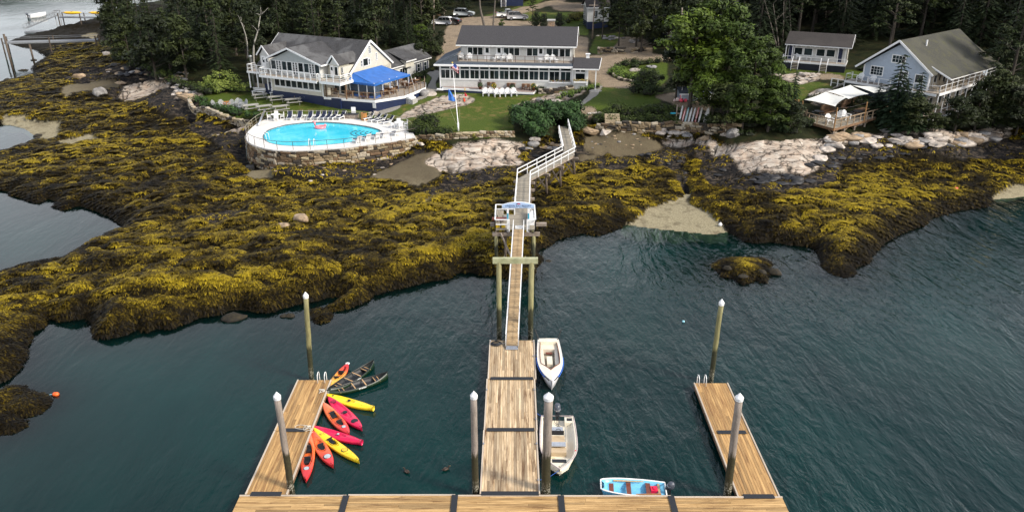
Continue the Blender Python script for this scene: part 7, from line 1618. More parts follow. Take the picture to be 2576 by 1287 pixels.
for k,(dx,dy,dz,r,m,lb) in enumerate([(0,0,0,.28,PB1,'bright pink ball buoy at the front of the pile under the trees'),(.6,.1,0,.25,PB1,'pink ball buoy right of the front one'),(-.45,.3,0,.3,PB2,'cream ball buoy left in the pile'),(.3,.5,0,.28,PB3,'dark red buoy behind the pink ones'),(.1,.35,.45,.27,PB1,'pink buoy on top of the pile'),(1.25,.2,0,.26,PB1,'pink buoy lying apart at the right of the pile'),(-.9,.2,0,.2,PB2,'small cream buoy at the left edge of the pile')]):
    t=thing('ball_buoy',lb,'buoy',(c.x+dx,c.y+dy,c.z+dz+r),0,'ball buoys under the trees'); obj('ball',MB().blob((0,0,0),r,r,r,k,10,8,.01),m,t,True); obj('neck',MB().lathe([(.05,r*.9),(.04,r*1.2)],6),WHITE,t)
obj('frame_pole',MB().bar((c.x,c.y+.3,c.z),(c.x+.05,c.y+.3,c.z+2.2),.06),WHITE,None); o=bpy.data.objects['frame_pole']; tag(o,'white post standing in the pile of pink buoys','post')
# ------------------------------------------------------------------ UTILITY POLES, FAR LEFT PIERS
def upole(px,py,top,lb,r=.16):
    b=G(px,py); h=WY(top[0],top[1],b.y).z-b.z; t=thing('utility_pole',lb,'pole',tuple(b),0,'utility poles'); obj('pole',MB().tube([(0,0,-.3),(WY(top[0],top[1],b.y).x-b.x,0,h)],[r,r*.7],8),GREYB,t,True)
    obj('cross_arm',MB().box(-.9,.9,-.06,.06,h-.9,h-.78),GREYB,t); return t
upole(1090,92,(1092,-40),'tall pale utility pole left of the guest house roof'); upole(1714-0,190,(1716,20),'slim pole inside the big leafy trees'); upole(1490,100,(1496,2),'dark utility pole with transformer at the small grey cottage')
# far piers
FG=mat('grey_far_wood',(.2,.21,.22),.7,.15,3)
def farpier(name,lb,pts,z,wd,post_sp,zb_,group=None,rail=.9):
    t=thing(name,lb,'pier',(pts[0][0],pts[0][1],0)); o=Vector((pts[0][0],pts[0][1],0)); P=[Vector((p[0],p[1],z))-Vector((o.x,o.y,0)) for p in pts]
    for a,b in zip(P[:-1],P[1:]):
        d=(b-a); n=max(2,int(d.length/.5)); nn=Vector((-d.y,d.x,0)).normalized()*wd/2
        for k in range(n):c=a+d*((k+.5)/n); piece('plank',FG,tuple(c),(d.length/n-.03,wd,.06),t,math.atan2(d.y,d.x))
        for s in (-1,1):f=MB(); f.bar(a+nn*s+Vector((0,0,rail)),b+nn*s+Vector((0,0,rail)),.07); f.bar(a+nn*s-Vector((0,0,.15)),b+nn*s-Vector((0,0,.15)),.1,.25); obj('rail',f,FG,t)
        m=max(1,round(d.length/post_sp))
        for k in range(m+1):
            c=a+d*(k/m)
            for s in (-1,1):q=c+nn*s; zz_=min(hsample(o.x+q.x,o.y+q.y),3)-.5; obj('pile',MB().bar(Vector((q.x*1.0,q.y,max(zz_,-1.5))),q+Vector((0,0,rail+.1)),.22),PILE_BROWN,t)
    return t
a=W(52*1.0,100,4.0); b=W(235,97,4.0)
farpier('near_left_pier','long grey timber pier crossing the weed flat at the far left',[tuple(W(12,106,3.6)[:2]),tuple(W(245,100,3.6)[:2])],3.6,2.6,8,0)
t=thing('pier_gate_post','tall dark posts at the seaward end of the left pier','posts',tuple(W(38,196,0)))
for (x0,y0),(x1,y1) in (((38,195),(9,86)),((88,166),(74,112))):
    q=W(x0,y0,0); e=WY(x1,y1,q.y); obj('post',MB().tube([q-W(38,196,0),Vector(e)-W(38,196,0)],.2,7),PILE_BROWN,t,True)
farpier('far_left_pier','farther grey pier with two yellow kayaks on its rail',[tuple(W(152,42,3.6)[:2]),tuple(W(262,44,3.6)[:2])],3.6,1.8,6,0)
A1=WY(64,72,W(64,76,0).y); B1=WY(148,37,W(150,74,0).y*1.02)
t=thing('truss_gangway','sloping lattice gangway from the far pier down to a small float','gangway',tuple(A1)); d=Vector(B1)-Vector(A1)
for s in (-.6,.6):
    f=MB(); off=Vector((s*.3,s,0)); f.bar(off,d+off,.1); f.bar(off+Vector((0,0,1.1)),d+off+Vector((0,0,1.1)),.1)
    for k in range(10):f.bar(off+d*(k/10),off+d*((k+1)/10)+Vector((0,0,1.1)),.06); f.bar(off+d*(k/10),off+d*(k/10)+Vector((0,0,1.1)),.06)
    obj('truss',f,FG,t)
obj('walkway',MB().bar((0,0,0),d,1.2,.06),FG,t)
q=W(98,82,0); t=thing('far_float','small weathered float at the foot of the lattice gangway','dock float',tuple(q),-.05)
for k in range(9):piece('plank',FG,(-2.6+.65*k,0,.35),(.6,3.0,.1),t)
obj('float_frame',MB().box(-2.9,2.9,-1.5,1.5,-.1,.28),FG,t)
q=W(150,70,0); e=WY(147,22,q.y*1.03); t=thing('pier_portal','tall portal of two posts at the head of the lattice gangway','portal',tuple(q)); dz=e.z
for x in (-.7,.9):obj('post',MB().bar((x*.8,0,-1),(x-1.0,2,dz),.22),FG,t)
obj('beam',MB().bar((-1.9,2,dz),(.2,2,dz),.22),FG,t)
for (x,y),lb in (((182,36),'yellow kayak lying on the far pier, left one'),((247,36),'yellow kayak lying on the far pier, right one half behind trees')):
    q=WY(x,y,W(200,44,3.6).y); t=thing('far_kayak',lb,'kayak',(q.x,q.y,4.8),0,'yellow kayaks on the far pier'); obj('hull',MB().tube([(-2.6,0,.1),(-1.6,0,0),(0,0,-.05),(1.6,0,0),(2.6,0,.1)],[.05,.33,.42,.33,.05],10),mat('far_yellow',(.85,.5,.02),.4),t,True); obj('cockpit',MB().lathe([(.3,.33),(.26,.36)],10),BLACK,t)
q=W(92,46,0); t,L_=bow_boat('far_motorboat','white motorboat moored off the far pier','boat',W(73,47,0),W(118,42,0));
shf=lambda t:.9+.5*t; obj('hull',hull(L_,2.4,pf2,shf,.3,floor=.3),WHITE,t,True); obj('cover',MB().prism([(.5,-.9),(3.4,-.9),(5.0,-.3),(5.0,.3),(3.4,.9),(.5,.9)],.9,1.15),WHITEP,t); outboard(t,0,0,.9,1.4)
# hose on the beach by the pool wall
tag(obj('drain_pipe',MB().tube(smooth([tuple(W(*D6(118,640),3.6)),tuple(W(*D6(118,780),2.2)),tuple(G(*D6(130,860))+Vector((0,0,.1))),tuple(G(*D6(215,920))+Vector((0,0,.1)))]),.05,6),mat('grey_pipe',(.12,.14,.14),.6),None,True),'grey drain pipe down the left side of the stone pool wall','pipe')
p=G(*D6(170,960)); t=thing('catch_box','dark square box at the end of the drain pipe','box',tuple(p),.2); obj('box',MB().box(-.5,.5,-.5,.5,0,.6),mat('dark_box',(.02,.02,.02),.8),t); obj('white_outlet',MB().tube([(.6,-.2,.1),(1.7,-.7,.08)],.06,6),WHITE,t)
# ------------------------------------------------------------------ FOLIAGE
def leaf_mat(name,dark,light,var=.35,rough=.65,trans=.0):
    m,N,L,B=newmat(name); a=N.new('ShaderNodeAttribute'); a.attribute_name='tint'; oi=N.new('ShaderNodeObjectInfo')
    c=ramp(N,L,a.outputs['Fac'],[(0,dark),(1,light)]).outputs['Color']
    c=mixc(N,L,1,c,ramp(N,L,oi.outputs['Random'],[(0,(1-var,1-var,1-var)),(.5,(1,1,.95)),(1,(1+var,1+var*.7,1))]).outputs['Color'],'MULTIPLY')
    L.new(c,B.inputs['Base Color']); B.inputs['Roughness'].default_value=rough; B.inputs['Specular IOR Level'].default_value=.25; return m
def cards_mesh(name,C,Uv,Vv,tint,m):
    """quads centred on C with half vectors Uv, Vv"""
    n=len(C); co=np.stack([C-Uv-Vv*.55,C+Uv-Vv*.2,C+Uv*1.1+Vv*.4,C-Uv*.8+Vv*.55],1).reshape(-1,3)
    me=bpy.data.meshes.new(name); fill_mesh(me,co,np.arange(4*n).reshape(n,4)); at=me.attributes.new('tint','FLOAT','POINT'); at.data.foreach_set('value',np.repeat(np.clip(tint,0,1),4).astype(np.float32)); me.materials.append(m); return me
def unit(v):return v/(np.linalg.norm(v,axis=-1,keepdims=True)+1e-9)
def spruce(seed,h,Rr,m,dens=1.0,cs_=1.0):
    g=np.random.RandomState(seed); C=[]; U=[]; V=[]; T=[]; z=.08*h
    while z<h*.985:
        f=z/h; r=Rr*(1-f)**.85*g.uniform(.8,1.12)+.12; nb_=max(4,int(9*(1-f)+4))
        a0=g.uniform(0,6.28)
        for b in range(nb_):
            a=a0+6.28*b/nb_+g.uniform(-.25,.25); rb=r*g.uniform(.6,1.1); n=max(3,int(rb*7*dens))
            t=np.sqrt(np.linspace(.06,1,n)); d=np.array([math.cos(a),math.sin(a),0]); s=np.array([-math.sin(a),math.cos(a),0])
            p=d[None]*(rb*t)[:,None]+np.array([0,0,z])[None]+np.array([0,0,-1])[None]*(rb*.32*t**1.3)[:,None]+s[None]*(g.uniform(-.5,.5,n)*rb*.35*(1.15-t))[:,None]
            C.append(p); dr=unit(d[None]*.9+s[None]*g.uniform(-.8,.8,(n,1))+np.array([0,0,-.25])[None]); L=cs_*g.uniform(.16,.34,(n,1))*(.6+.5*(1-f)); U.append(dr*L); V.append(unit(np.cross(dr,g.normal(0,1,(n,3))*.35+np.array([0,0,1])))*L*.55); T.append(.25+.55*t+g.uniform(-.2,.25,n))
        z+=h*.028+.14
    return cards_mesh('spruce_crown',np.concatenate(C),np.concatenate(U),np.concatenate(V),np.concatenate(T),m)
def blobtree(seed,centres,m,per,size,name='leafy_crown',flat=1.0,up=.35):
    g=np.random.RandomState(seed); C=[]; U=[]; V=[]; T=[]
    for (x,y,z,r) in centres:
        n=int(per*r*r); d=unit(g.normal(0,1,(n,3))); d[:,2]=np.where(d[:,2]<-.35,-d[:,2],d[:,2]); k=g.uniform(.55,1.08,n)*(1+.25*np.sin(d[:,0]*5+d[:,1]*4+seed))
        p=np.array([x,y,z])+d*(k*r)[:,None]*np.array([1,1,flat]); C.append(p)
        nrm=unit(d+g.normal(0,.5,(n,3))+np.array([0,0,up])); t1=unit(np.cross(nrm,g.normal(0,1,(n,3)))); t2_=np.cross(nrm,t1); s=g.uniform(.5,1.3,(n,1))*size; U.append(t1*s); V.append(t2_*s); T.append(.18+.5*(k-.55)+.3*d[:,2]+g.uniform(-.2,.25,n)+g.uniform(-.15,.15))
    return cards_mesh(name,np.concatenate(C),np.concatenate(U),np.concatenate(V),np.concatenate(T),m)
def leafy(seed,h,w,m,nb_=22,size=.2,per=150,base=.25):
    g=random.Random(seed); cs=[]
    for k in range(nb_):
        f=g.uniform(base,.95); a=g.uniform(0,6.28); rr=w*math.sin(math.pi*min(1,(f-base)/(1-base)*.8+.2))**.7*g.uniform(.2,.9); r=g.uniform(.13,.24)*w*1.5
        cs.append((rr*math.cos(a),rr*math.sin(a),f*h,r))
    cs.append((0,0,h*.93,w*.3)); return blobtree(seed,cs,m,per,size,flat=.75),cs
def pine(seed,h,w,m,base=.35,nb_=30):
    g=random.Random(seed); cs=[]
    for k in range(nb_):
        f=base+(1-base)*(k+.5)/nb_; a=k*2.4+g.uniform(-.4,.4); rr=w*(1-(f-base)/(1-base)*.75)
        for j in range(3):q=rr*g.uniform(.25,1); cs.append((q*math.cos(a+g.uniform(-.3,.3)),q*math.sin(a+g.uniform(-.3,.3)),f*h+g.uniform(-.3,.3),g.uniform(.45,.95)))
    return blobtree(seed,cs,m,75,.2,'pine_crown',.42,.6),cs
BARK=mat('grey_brown_bark',(.05,.04,.03),.85,.3,5,.02); BARKB=mat('birch_bark',(.3,.28,.24),.7,.3,5)
def trunk(seed,h,r,cs=None,bark=None,lean=0):
    g=random.Random(seed); f=MB(); pts=[(lean*(k/6)**1.5*h*.1+g.uniform(-.05,.05)*k/3,g.uniform(-.05,.05)*k/3,h*k/6-.4*(k==0)) for k in range(7)]
    f.tube(pts,[r*(1.25 if k==0 else 1-.8*k/6) for k in range(7)],7)
    if cs:
        for c in g.sample(cs,min(len(cs),12)):
            z=max(.15*h,c[2]-.25*math.hypot(c[0],c[1])-.4); f.tube([(0,0,z),(c[0]*.5,c[1]*.5,(z+c[2])/2+.1),(c[0]*.95,c[1]*.95,c[2])],[r*.4,r*.25,r*.08],5)
    return f.mesh('trunk',bark or BARK)
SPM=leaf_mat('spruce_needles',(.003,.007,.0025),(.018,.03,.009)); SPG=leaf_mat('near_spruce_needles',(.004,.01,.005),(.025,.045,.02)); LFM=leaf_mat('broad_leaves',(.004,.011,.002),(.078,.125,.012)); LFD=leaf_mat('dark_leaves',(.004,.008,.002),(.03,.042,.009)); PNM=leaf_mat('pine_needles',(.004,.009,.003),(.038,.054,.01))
TREES={'spruce_tree':[],'leafy_tree':[],'pine_tree':[],'dark_leafy_tree':[],'near_spruce':[]}
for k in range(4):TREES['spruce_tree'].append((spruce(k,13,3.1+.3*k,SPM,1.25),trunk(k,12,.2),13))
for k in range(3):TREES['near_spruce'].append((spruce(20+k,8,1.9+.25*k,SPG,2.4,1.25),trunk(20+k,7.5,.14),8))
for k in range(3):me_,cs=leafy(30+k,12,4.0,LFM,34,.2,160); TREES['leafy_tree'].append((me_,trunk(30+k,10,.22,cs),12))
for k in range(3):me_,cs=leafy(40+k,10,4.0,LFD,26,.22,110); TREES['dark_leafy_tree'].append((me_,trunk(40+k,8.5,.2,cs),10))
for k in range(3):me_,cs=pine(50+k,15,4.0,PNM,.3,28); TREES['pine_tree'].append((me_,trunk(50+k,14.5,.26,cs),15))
def tree(kind,pos,h,label,group=None,rz=None,wf=1.0,var=None,name=None,cat='tree'):
    cr_,tk,h0=TREES[kind][random.randrange(len(TREES[kind])) if var is None else var]; t=thing(name or (kind if kind not in ('near_spruce','dark_leafy_tree') else {'near_spruce':'spruce_tree','dark_leafy_tree':'leafy_tree'}[kind]),label,cat,(pos[0],pos[1],pos[2] if len(pos)>2 else gz(pos[0],pos[1])),random.uniform(0,6.28) if rz is None else rz,group)
    s=h/h0; t.scale=(s*wf,s*wf,s); link('crown',cr_,t); link('trunk',tk,t); return t
def tree_to(kind,base,top,label,wf=1.0,**k):
    """tree standing on the ground seen at base, its tip reaching the sight line through top"""
    b=G(*base); e=WY(top[0],top[1],b.y); return tree(kind,b,max(1.2,e.z-b.z),label,wf=wf,**k)
def in_view(X,Y,Z,mx=250,my=60):
    x,y=proj(X,Y,Z); return-mx<x<2576+mx and-my-200<y<1300
# keep trees out of yards, roads, roofs
def clear(X,Y):
    for cx,cy,w2,ang,y2 in ((LO[0]+6,LO[1]+8,15.5,0,0),(MO[0]+10,MO[1]+5,15.5,0,0),(BO[0]+11,BO[1]+1,13,0,0),(c0.x+5,c0.y+2,7.5,0,0)):
        if math.hypot(X-cx,Y-cy)<w2:return False
    x,y=proj(X,Y,gz(X,Y))
    for poly in ZP['gravel'][:4]+ZP['grass']:
        if inpoly(np.array([x]),np.array([y]),poly)[0]:return False
    return True
def forest(poly,step,kinds,hs,label,group,limit=999,jit=.45,name=None):
    """poly in plan metres"""
    xs=[p[0] for p in poly]; ys=[p[1] for p in poly]; n=0; y=min(ys)
    while y<max(ys):
        x=min(xs)
        while x<max(xs):
            X_=x+random.uniform(-jit,jit)*step; Y_=y+random.uniform(-jit,jit)*step
            if inpoly(np.array([X_]),np.array([Y_]),poly)[0] and clear(X_,Y_) and in_view(X_,Y_,gz(X_,Y_)+5) and n<limit and hsample(X_,Y_)>1.0:
                kd=random.choice(kinds); hh_=random.uniform(*hs); fx_=(X_-min(xs))/(max(xs)-min(xs)); fy_=(Y_-min(ys))/(max(ys)-min(ys))
                sz_='tall ' if hh_>hs[0]+.66*(hs[1]-hs[0]) else 'low ' if hh_<hs[0]+.33*(hs[1]-hs[0]) else ''
                where_=('left','centre-left','centre','centre-right','right')[min(4,int(fx_*5))]+' '+('front','second','third','rear','rearmost')[min(4,int(fy_*5))]+' rows'
                tree(kd,(X_,Y_),hh_,sz_+label[kd].replace(' in the dense wood ',', '+where_+', wood '),group[kd]); n+=1
            x+=step
        y+=step*.87
    return n
K1=['spruce_tree','spruce_tree','dark_leafy_tree','pine_tree']
def lab(w):return {'spruce_tree':'dark spruce in the dense wood '+w,'dark_leafy_tree':'dark broadleaf tree in the dense wood '+w,'pine_tree':'dark pine in the dense wood '+w,'leafy_tree':'green broadleaf tree in the wood '+w},{'spruce_tree':'spruces '+w,'dark_leafy_tree':'broadleaf trees '+w,'pine_tree':'pines '+w,'leafy_tree':'green trees '+w}
l_,g_=lab('on the point left of the lodge')
forest([tuple(W(455,205,4)[:2]),tuple(W(380,180,4)[:2]),tuple(W(290,120,4)[:2]),(-86,175),(-84,225),(-40,240),(-38,150),(-44.5,132),(-42,124),tuple(W(610,190,4.5)[:2])],5.6,K1,(9.5,13),l_,g_)
l_,g_=lab('behind the lodge')
forest([(-40,139),(-38,235),(-13,235),(-15,190),(-18,160),(-15,146),(-20,140)],5.8,K1,(9,12),l_,g_)
l_,g_=lab('beyond the car park')
forest([(-13,190),(-12,250),(14,250),(14,205),(2,200)],7,K1,(9,13),l_,g_)
l_,g_=lab('behind the cottage and boathouse')
forest([(36,142),(34,240),(150,240),(150,118),(84,110),(76,124),(66,130),(52,134),(42,134)],6.2,K1+['spruce_tree'],(12,18),l_,g_)
l_,g_=lab('right of the road loop')
forest([(14,150),(17,230),(34,240),(36,142),(30,136),(24,136)],6.5,['pine_tree','spruce_tree','dark_leafy_tree'],(9,13),l_,g_)
l_,g_=lab('at the right edge of the shore')
forest([(66,100),(64,92),(90,86),(130,95),(130,118),(84,110),(79,112),(73,105)],5.2,['dark_leafy_tree','pine_tree','spruce_tree'],(7,12),l_,g_)
# trees one can point to
for kd,b,tp,lb,wf in [
    ('leafy_tree',(1735,275),(1722,18),'tallest bright green tree, left stem of the group by the pink buoys',1.25),('leafy_tree',(1775,262),(1775,-6),'bright green tree with the highest top in the middle group',1.15),('leafy_tree',(1815,285),(1830,60),'bright green tree at the right shoulder of the middle group',1.2),
    ('leafy_tree',(1790,312),(1785,150),'lower bright green tree in front of the middle group',1.15),('leafy_tree',(1885,295),(1895,95),'bright green tree left of the cottage, in front of the dark wood',1.25),('leafy_tree',(1920,250),(1930,125),'bright green tree nearest the cottage',1.2),('leafy_tree',(1930,335),(1925,225),'low yellow-green tree above the pale ledge by the shaded deck',1.7),
    ('pine_tree',(1600,118),(1595,-40),'tall dark pine with a bare trunk beside the road loop',1.0),('pine_tree',(1556,118),(1545,-10),'slimmer dark pine left of the bare-trunked one',.9),('pine_tree',(1515,100),(1520,-20),'dark pine over the small grey cottage',.9),
    ('pine_tree',(1300+40,52),(1338,-30),'small round pine on the grass beyond the car park',.8),
    ('near_spruce',(2240,320),(2240,128),'young spruce in front of the boathouse gable, the taller one',1.0),('near_spruce',(2292,330),(2293,175),'young spruce at the corner of the boathouse, the shorter one',1.1),('near_spruce',(2200,300),(2212,205),'low spruce left of the taller young spruce',1.3),
    ('near_spruce',(1988,300),(1982,168),'slim dark spruce between the leafy trees and the pale rocks',.8),('near_spruce',(1960,330),(1958,235),'small dark spruce by the shaded deck corner',1.2),
    ('dark_leafy_tree',(2400,335),(2395,245),'rounded dark tree under the boathouse balcony',1.5),('dark_leafy_tree',(2450,330),(2455,235),'rounded dark tree below the far end of the boathouse balcony',1.5),('dark_leafy_tree',(2520,330),(2525,215),'dark tree at the right edge above the pale ledges',1.4),('dark_leafy_tree',(2350,338),(2345,285),'low dark tree at the foot of the boathouse piers',1.8),
    ('pine_tree',(2530,250),(2525,-30),'large pine at the right edge overlapping the boathouse roof',1.1),('pine_tree',(2495,215),(2500,60),'pine branch tree touching the rear of the boathouse roof',1.0),
    ('dark_leafy_tree',(1085,150),(1080,75),'leafy tree between the lodge wing and the guest house',1.2),('leafy_tree',(1062,130),(1060,60),'paler leafy tree behind the lodge wing',1.0),('dark_leafy_tree',(1108,128),(1112,80),'small leafy tree at the corner of the car park',1.0),('dark_leafy_tree',(1060,170),(1070,110),'low leafy tree beside the wing of the lodge',1.2),
    ('dark_leafy_tree',(395,205),(372,40),'olive green tree at the seaward tip of the wooded point',1.15),('dark_leafy_tree',(330,170),(305,50),'dark tree overhanging the far weed flat',1.2),('dark_leafy_tree',(290,130),(285,15),'dark tree at the far end of the wooded point',1.1),('spruce_tree',(560,205),(560,20),'spruce at the edge of the wood beside the bare dead tree',1.1),('dark_leafy_tree',(660,185),(655,95),'tree behind the steel chimney of the lodge',1.1),
    ('leafy_tree',(1945,318),(1945,165),'bright leafy tree in front of the cottage, nearest its left stairs',.9),('dark_leafy_tree',(1985,335),(1985,255),'low dark tree at the left foot of the shaded deck',1.6),('leafy_tree',(1865,335),(1868,190),'leafy tree on the shore below the slim dark spruce and pale rocks',1.2),('dark_leafy_tree',(1825,335),(1820,215),'dark leafy tree just right of the board rack',1.5),('dark_leafy_tree',(1700,250),(1690,120),'dark leafy tree at the left flank of the middle group',1.1),
    ('dark_leafy_tree',(2300,335),(2300,245),'dark tree under the boathouse corner, beside the shorter spruce',1.5),('near_spruce',(2262,328),(2266,190),'spruce between the taller and the shorter young spruce',1.2),('dark_leafy_tree',(2480,320),(2485,175),'tall dark tree against the far end of the boathouse balcony',1.1),('dark_leafy_tree',(2555,340),(2555,235),'dark tree at the very right edge of the shore',1.4),('pine_tree',(2560,300),(2560,90),'pine at the very right edge beside the boathouse',1.0),
    ('leafy_tree',(1262,86),(1248,50),'small leafy sapling beside the two trunks on the gravel',.8)]:
    tree_to(kd,b,tp,lb,wf)
# bare trunks
def bare(base,pts,r,m,lb,twigs=6):
    b=G(*base); t=thing('bare_tree',lb,'tree',tuple(b)); P=[WY(x,y,b.y)-b for x,y in pts]; P=[Vector((0,0,-.3))]+P
    obj('trunk',MB().tube(smooth(P,3),[max(.03,r*(1-.75*k/(3*(len(P)-1)))) for k in range(3*(len(P)-1)+1)],7),m,t,True); g=random.Random(len(lb))
    for k in range(twigs):i=g.randrange(max(1,len(P)//2),len(P)); a=P[i]; d=Vector((g.uniform(-1,1),g.uniform(-.4,.4),g.uniform(.4,1)))*g.uniform(.7,1.8); obj('branch',MB().tube([a,a+d*.5+Vector((.1,0,.05)),a+d],[r*.35,r*.2,.02],4),m,t,True)
BARK2=mat('pale_bark',(.13,.11,.09),.8,.3,4)
bare((1221,101),[(1217,60),(1208,20),(1205,-40)],.34,BARK2,'thick leaning pale trunk standing on the gravel behind the guest house',0); bare((1242,103),[(1241,60),(1245,10),(1246,-40)],.24,BARK2,'straight slimmer trunk right of the thick leaning one',0)
bare((640,190),[(638,120),(648,80),(655,40)],.2,BARKB,'dead white tree with forked bare branches above the lodge roof',9); bare((625,185),[(622,110),(612,70),(605,55)],.14,BARKB,'smaller dead white tree left of the forked one',5)
for k,(x,y,x2,y2) in enumerate([(1960,140,1923,0),(1962,138,1945,10),(1968,136,1972,5),(2108,78,2113,-20),(2135,80,2140,-20),(2075,75,2080,-10),(1990,100,1985,-10)]):bare((x,y),[((x*2+x2)/3,(y*2+y2)/3),((x+x2*2)/3,(y+y2*2)/3),(x2,y2)],.16,BARK2,'thin pale bare trunk in front of the dark wood, '+('leaning left','second leaning one','upright by the leaning pair','behind the cottage roof, left','behind the cottage roof, right','left above the cottage roof','nearest the leafy trees')[k],4)
# ------------------------------------------------------------------ BUSHES
JUN=leaf_mat('juniper_sprays',(.004,.014,.004),(.045,.10,.022)); HED=leaf_mat('rose_hedge_leaves',(.005,.012,.002),(.04,.062,.01)); YLB=leaf_mat('yellowish_leaves',(.04,.05,.008),(.22,.2,.03))
def bush(name,label,cs,m,per=170,size=.11,group=None,flat=.75,cat='bush',base=None):
    """cs: list of picture spots with radius in metres and height"""
    pts=[]; o=G(*cs[0][:2]) if base is None else base
    for x,y,r,hh in cs:
        p=G(x,y); pts.append((p.x-o.x,p.y-o.y,p.z-o.z+hh,r))
    t=thing(name,label,cat,tuple(o),0,group); me_=blobtree(len(label),pts,m,per,size,'foliage',flat,.5); link('foliage',me_,t)
    st_=MB()
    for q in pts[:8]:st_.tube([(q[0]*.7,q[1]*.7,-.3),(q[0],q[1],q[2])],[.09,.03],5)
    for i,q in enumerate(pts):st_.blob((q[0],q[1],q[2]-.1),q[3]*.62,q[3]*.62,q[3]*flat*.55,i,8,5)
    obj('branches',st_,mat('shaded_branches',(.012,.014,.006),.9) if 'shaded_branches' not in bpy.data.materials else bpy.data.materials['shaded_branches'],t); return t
jc=[]
g=random.Random(4)
for k in range(60):
    x=g.uniform(1300,1462); y=g.uniform(292,348); e=((x-1378)/90)**2+((y-318)/34)**2
    if e<1 and not (1398<x<1440 and y>322):jc.append((x,y,g.uniform(.9,1.5),g.uniform(.7,2.0)*(1.15-e*.5)))
bush('juniper_bush','huge spreading blue-green juniper wrapped round the head of the boardwalk',jc,JUN,260,.15,None,.62)
def row(x0,y0,x1,y1,n,r,h,jx=8,jy=4,seed=1):
    g=random.Random(seed); return [(x0+(x1-x0)*k/max(1,n-1)+g.uniform(-jx,jx),y0+(y1-y0)*k/max(1,n-1)+g.uniform(-jy,jy),r*g.uniform(.75,1.25),h*g.uniform(.6,1.3)) for k in range(n)]
bush('rose_hedge','long dark green rose hedge on top of the stone sea wall',row(1505,312,1700,318,22,.95,.7)+row(1520,292,1690,298,18,.95,.8,seed=2),HED)
bush('bush','rounded dark bush between the road loop and the big leafy trees',row(1600,235,1660,240,8,1.1,1.0)+row(1610,230,1650,228,6,1.1,2.2),HED)
bush('bush','dark green bush at the right end of the pool terrace',row(1045,338,1125,345,12,.9,.8)+row(1060,325,1100,328,6,.9,1.2),HED)
bush('bush','low yellowish scrub at the foot of the flagpole',row(1120,344,1190,346,12,.4,.25),YLB,260,.09)
bush('bamboo_bush','tall feathery light green bush left of the lodge',row(520,230,615,236,12,1.0,1.0)+row(540,224,605,228,7,.9,1.8),leaf_mat('bamboo_leaves',(.03,.06,.006),(.2,.24,.05)),170,.14)
bush('juniper_bush','low dark juniper along the top of the white stone wall',row(490,258,600,292,16,.75,.4)+row(600,295,650,300,6,.6,.35,seed=4),JUN,200,.1)
bush('bush','flowering perennial border along the curved path',row(1410,252,1500,220,14,.55,.4,5,3),leaf_mat('border_leaves',(.03,.07,.008),(.16,.24,.04)),260,.09)
bush('bush','green planting in the island of the road loop, seaward part',row(1545,185,1600,200,14,.8,.4,8,6),leaf_mat('island_leaves',(.03,.07,.008),(.15,.22,.04)),200,.11)
bush('bush','darker shrubs in the island of the road loop, landward part',row(1560,172,1650,160,10,.8,.5,6,4),HED,200,.11)
for k,(x,y) in enumerate([(1348,70),(1368,72),(1407,70)]):bush('clipped_yew',('egg-shaped dark conifer left of two behind the guest house','egg-shaped dark conifer right of its twin behind the guest house','single dark conifer beside the stone chimney')[k],[(x,y,1.3,.8),(x,y,1.1,1.7),(x,y,.7,2.5)],SPM,260,.11)
bush('bush','yellow-leaved shrubs near the small grey cottage',row(1435,55,1470,45,8,.9,.6),YLB,150,.12)
bush('bush','low shrub border beside the lodge wing path',row(1045,200,1075,192,6,.6,.4),HED); bush('bush','yellow flowers and leaves at the left corner of the guest house',row(1094,178,1106,172,3,.4,.3),YLB,260,.08)
bush('bush','reddish bushes below the entrance annex of the guest house',row(1442,208,1462,206,5,.6,.4),leaf_mat('reddish_leaves',(.05,.015,.008),(.2,.09,.03)),240,.09); bush('bush','thin green plants by the patio steps',row(1345,232,1365,230,5,.5,.3),HED)
bush('bush','dense juniper beside the path to the boathouse',row(2175,175,2270,182,9,.9,.4),HED); bush('bush','small bush between the cottage stairs',[(2095,166,.6,.4),(2102,166,.5,.6)],HED)
bush('bush','low scrub under the shaded deck, left side',row(1960,300,2030,318,12,.9,.5)+row(1900,315,1990,335,10,.9,.5),HED,120,.13); bush('bush','dark scrub along the shore below the big leafy trees',row(1760,305,1900,322,16,1.0,.5)+row(1770,322,1880,340,10,.7,.3),HED,120,.13)
bush('bush','scrub on the bank behind the shaded deck',row(2040,255,2180,262,12,.8,.3),HED,120,.12); bush('bush','dark scrub above the ledges under the boathouse',row(2240,325,2540,322,24,1.1,.6),HED,120,.13)
bush('bush','undergrowth along the foot of the wooded point',row(400,195,520,240,14,1.0,.7)+row(300,150,400,190,10,1.1,.7),HED,110,.14); bush('bush','undergrowth behind the guest house by the car park',row(1070,120,1105,140,8,1.2,.8),HED,110,.14)
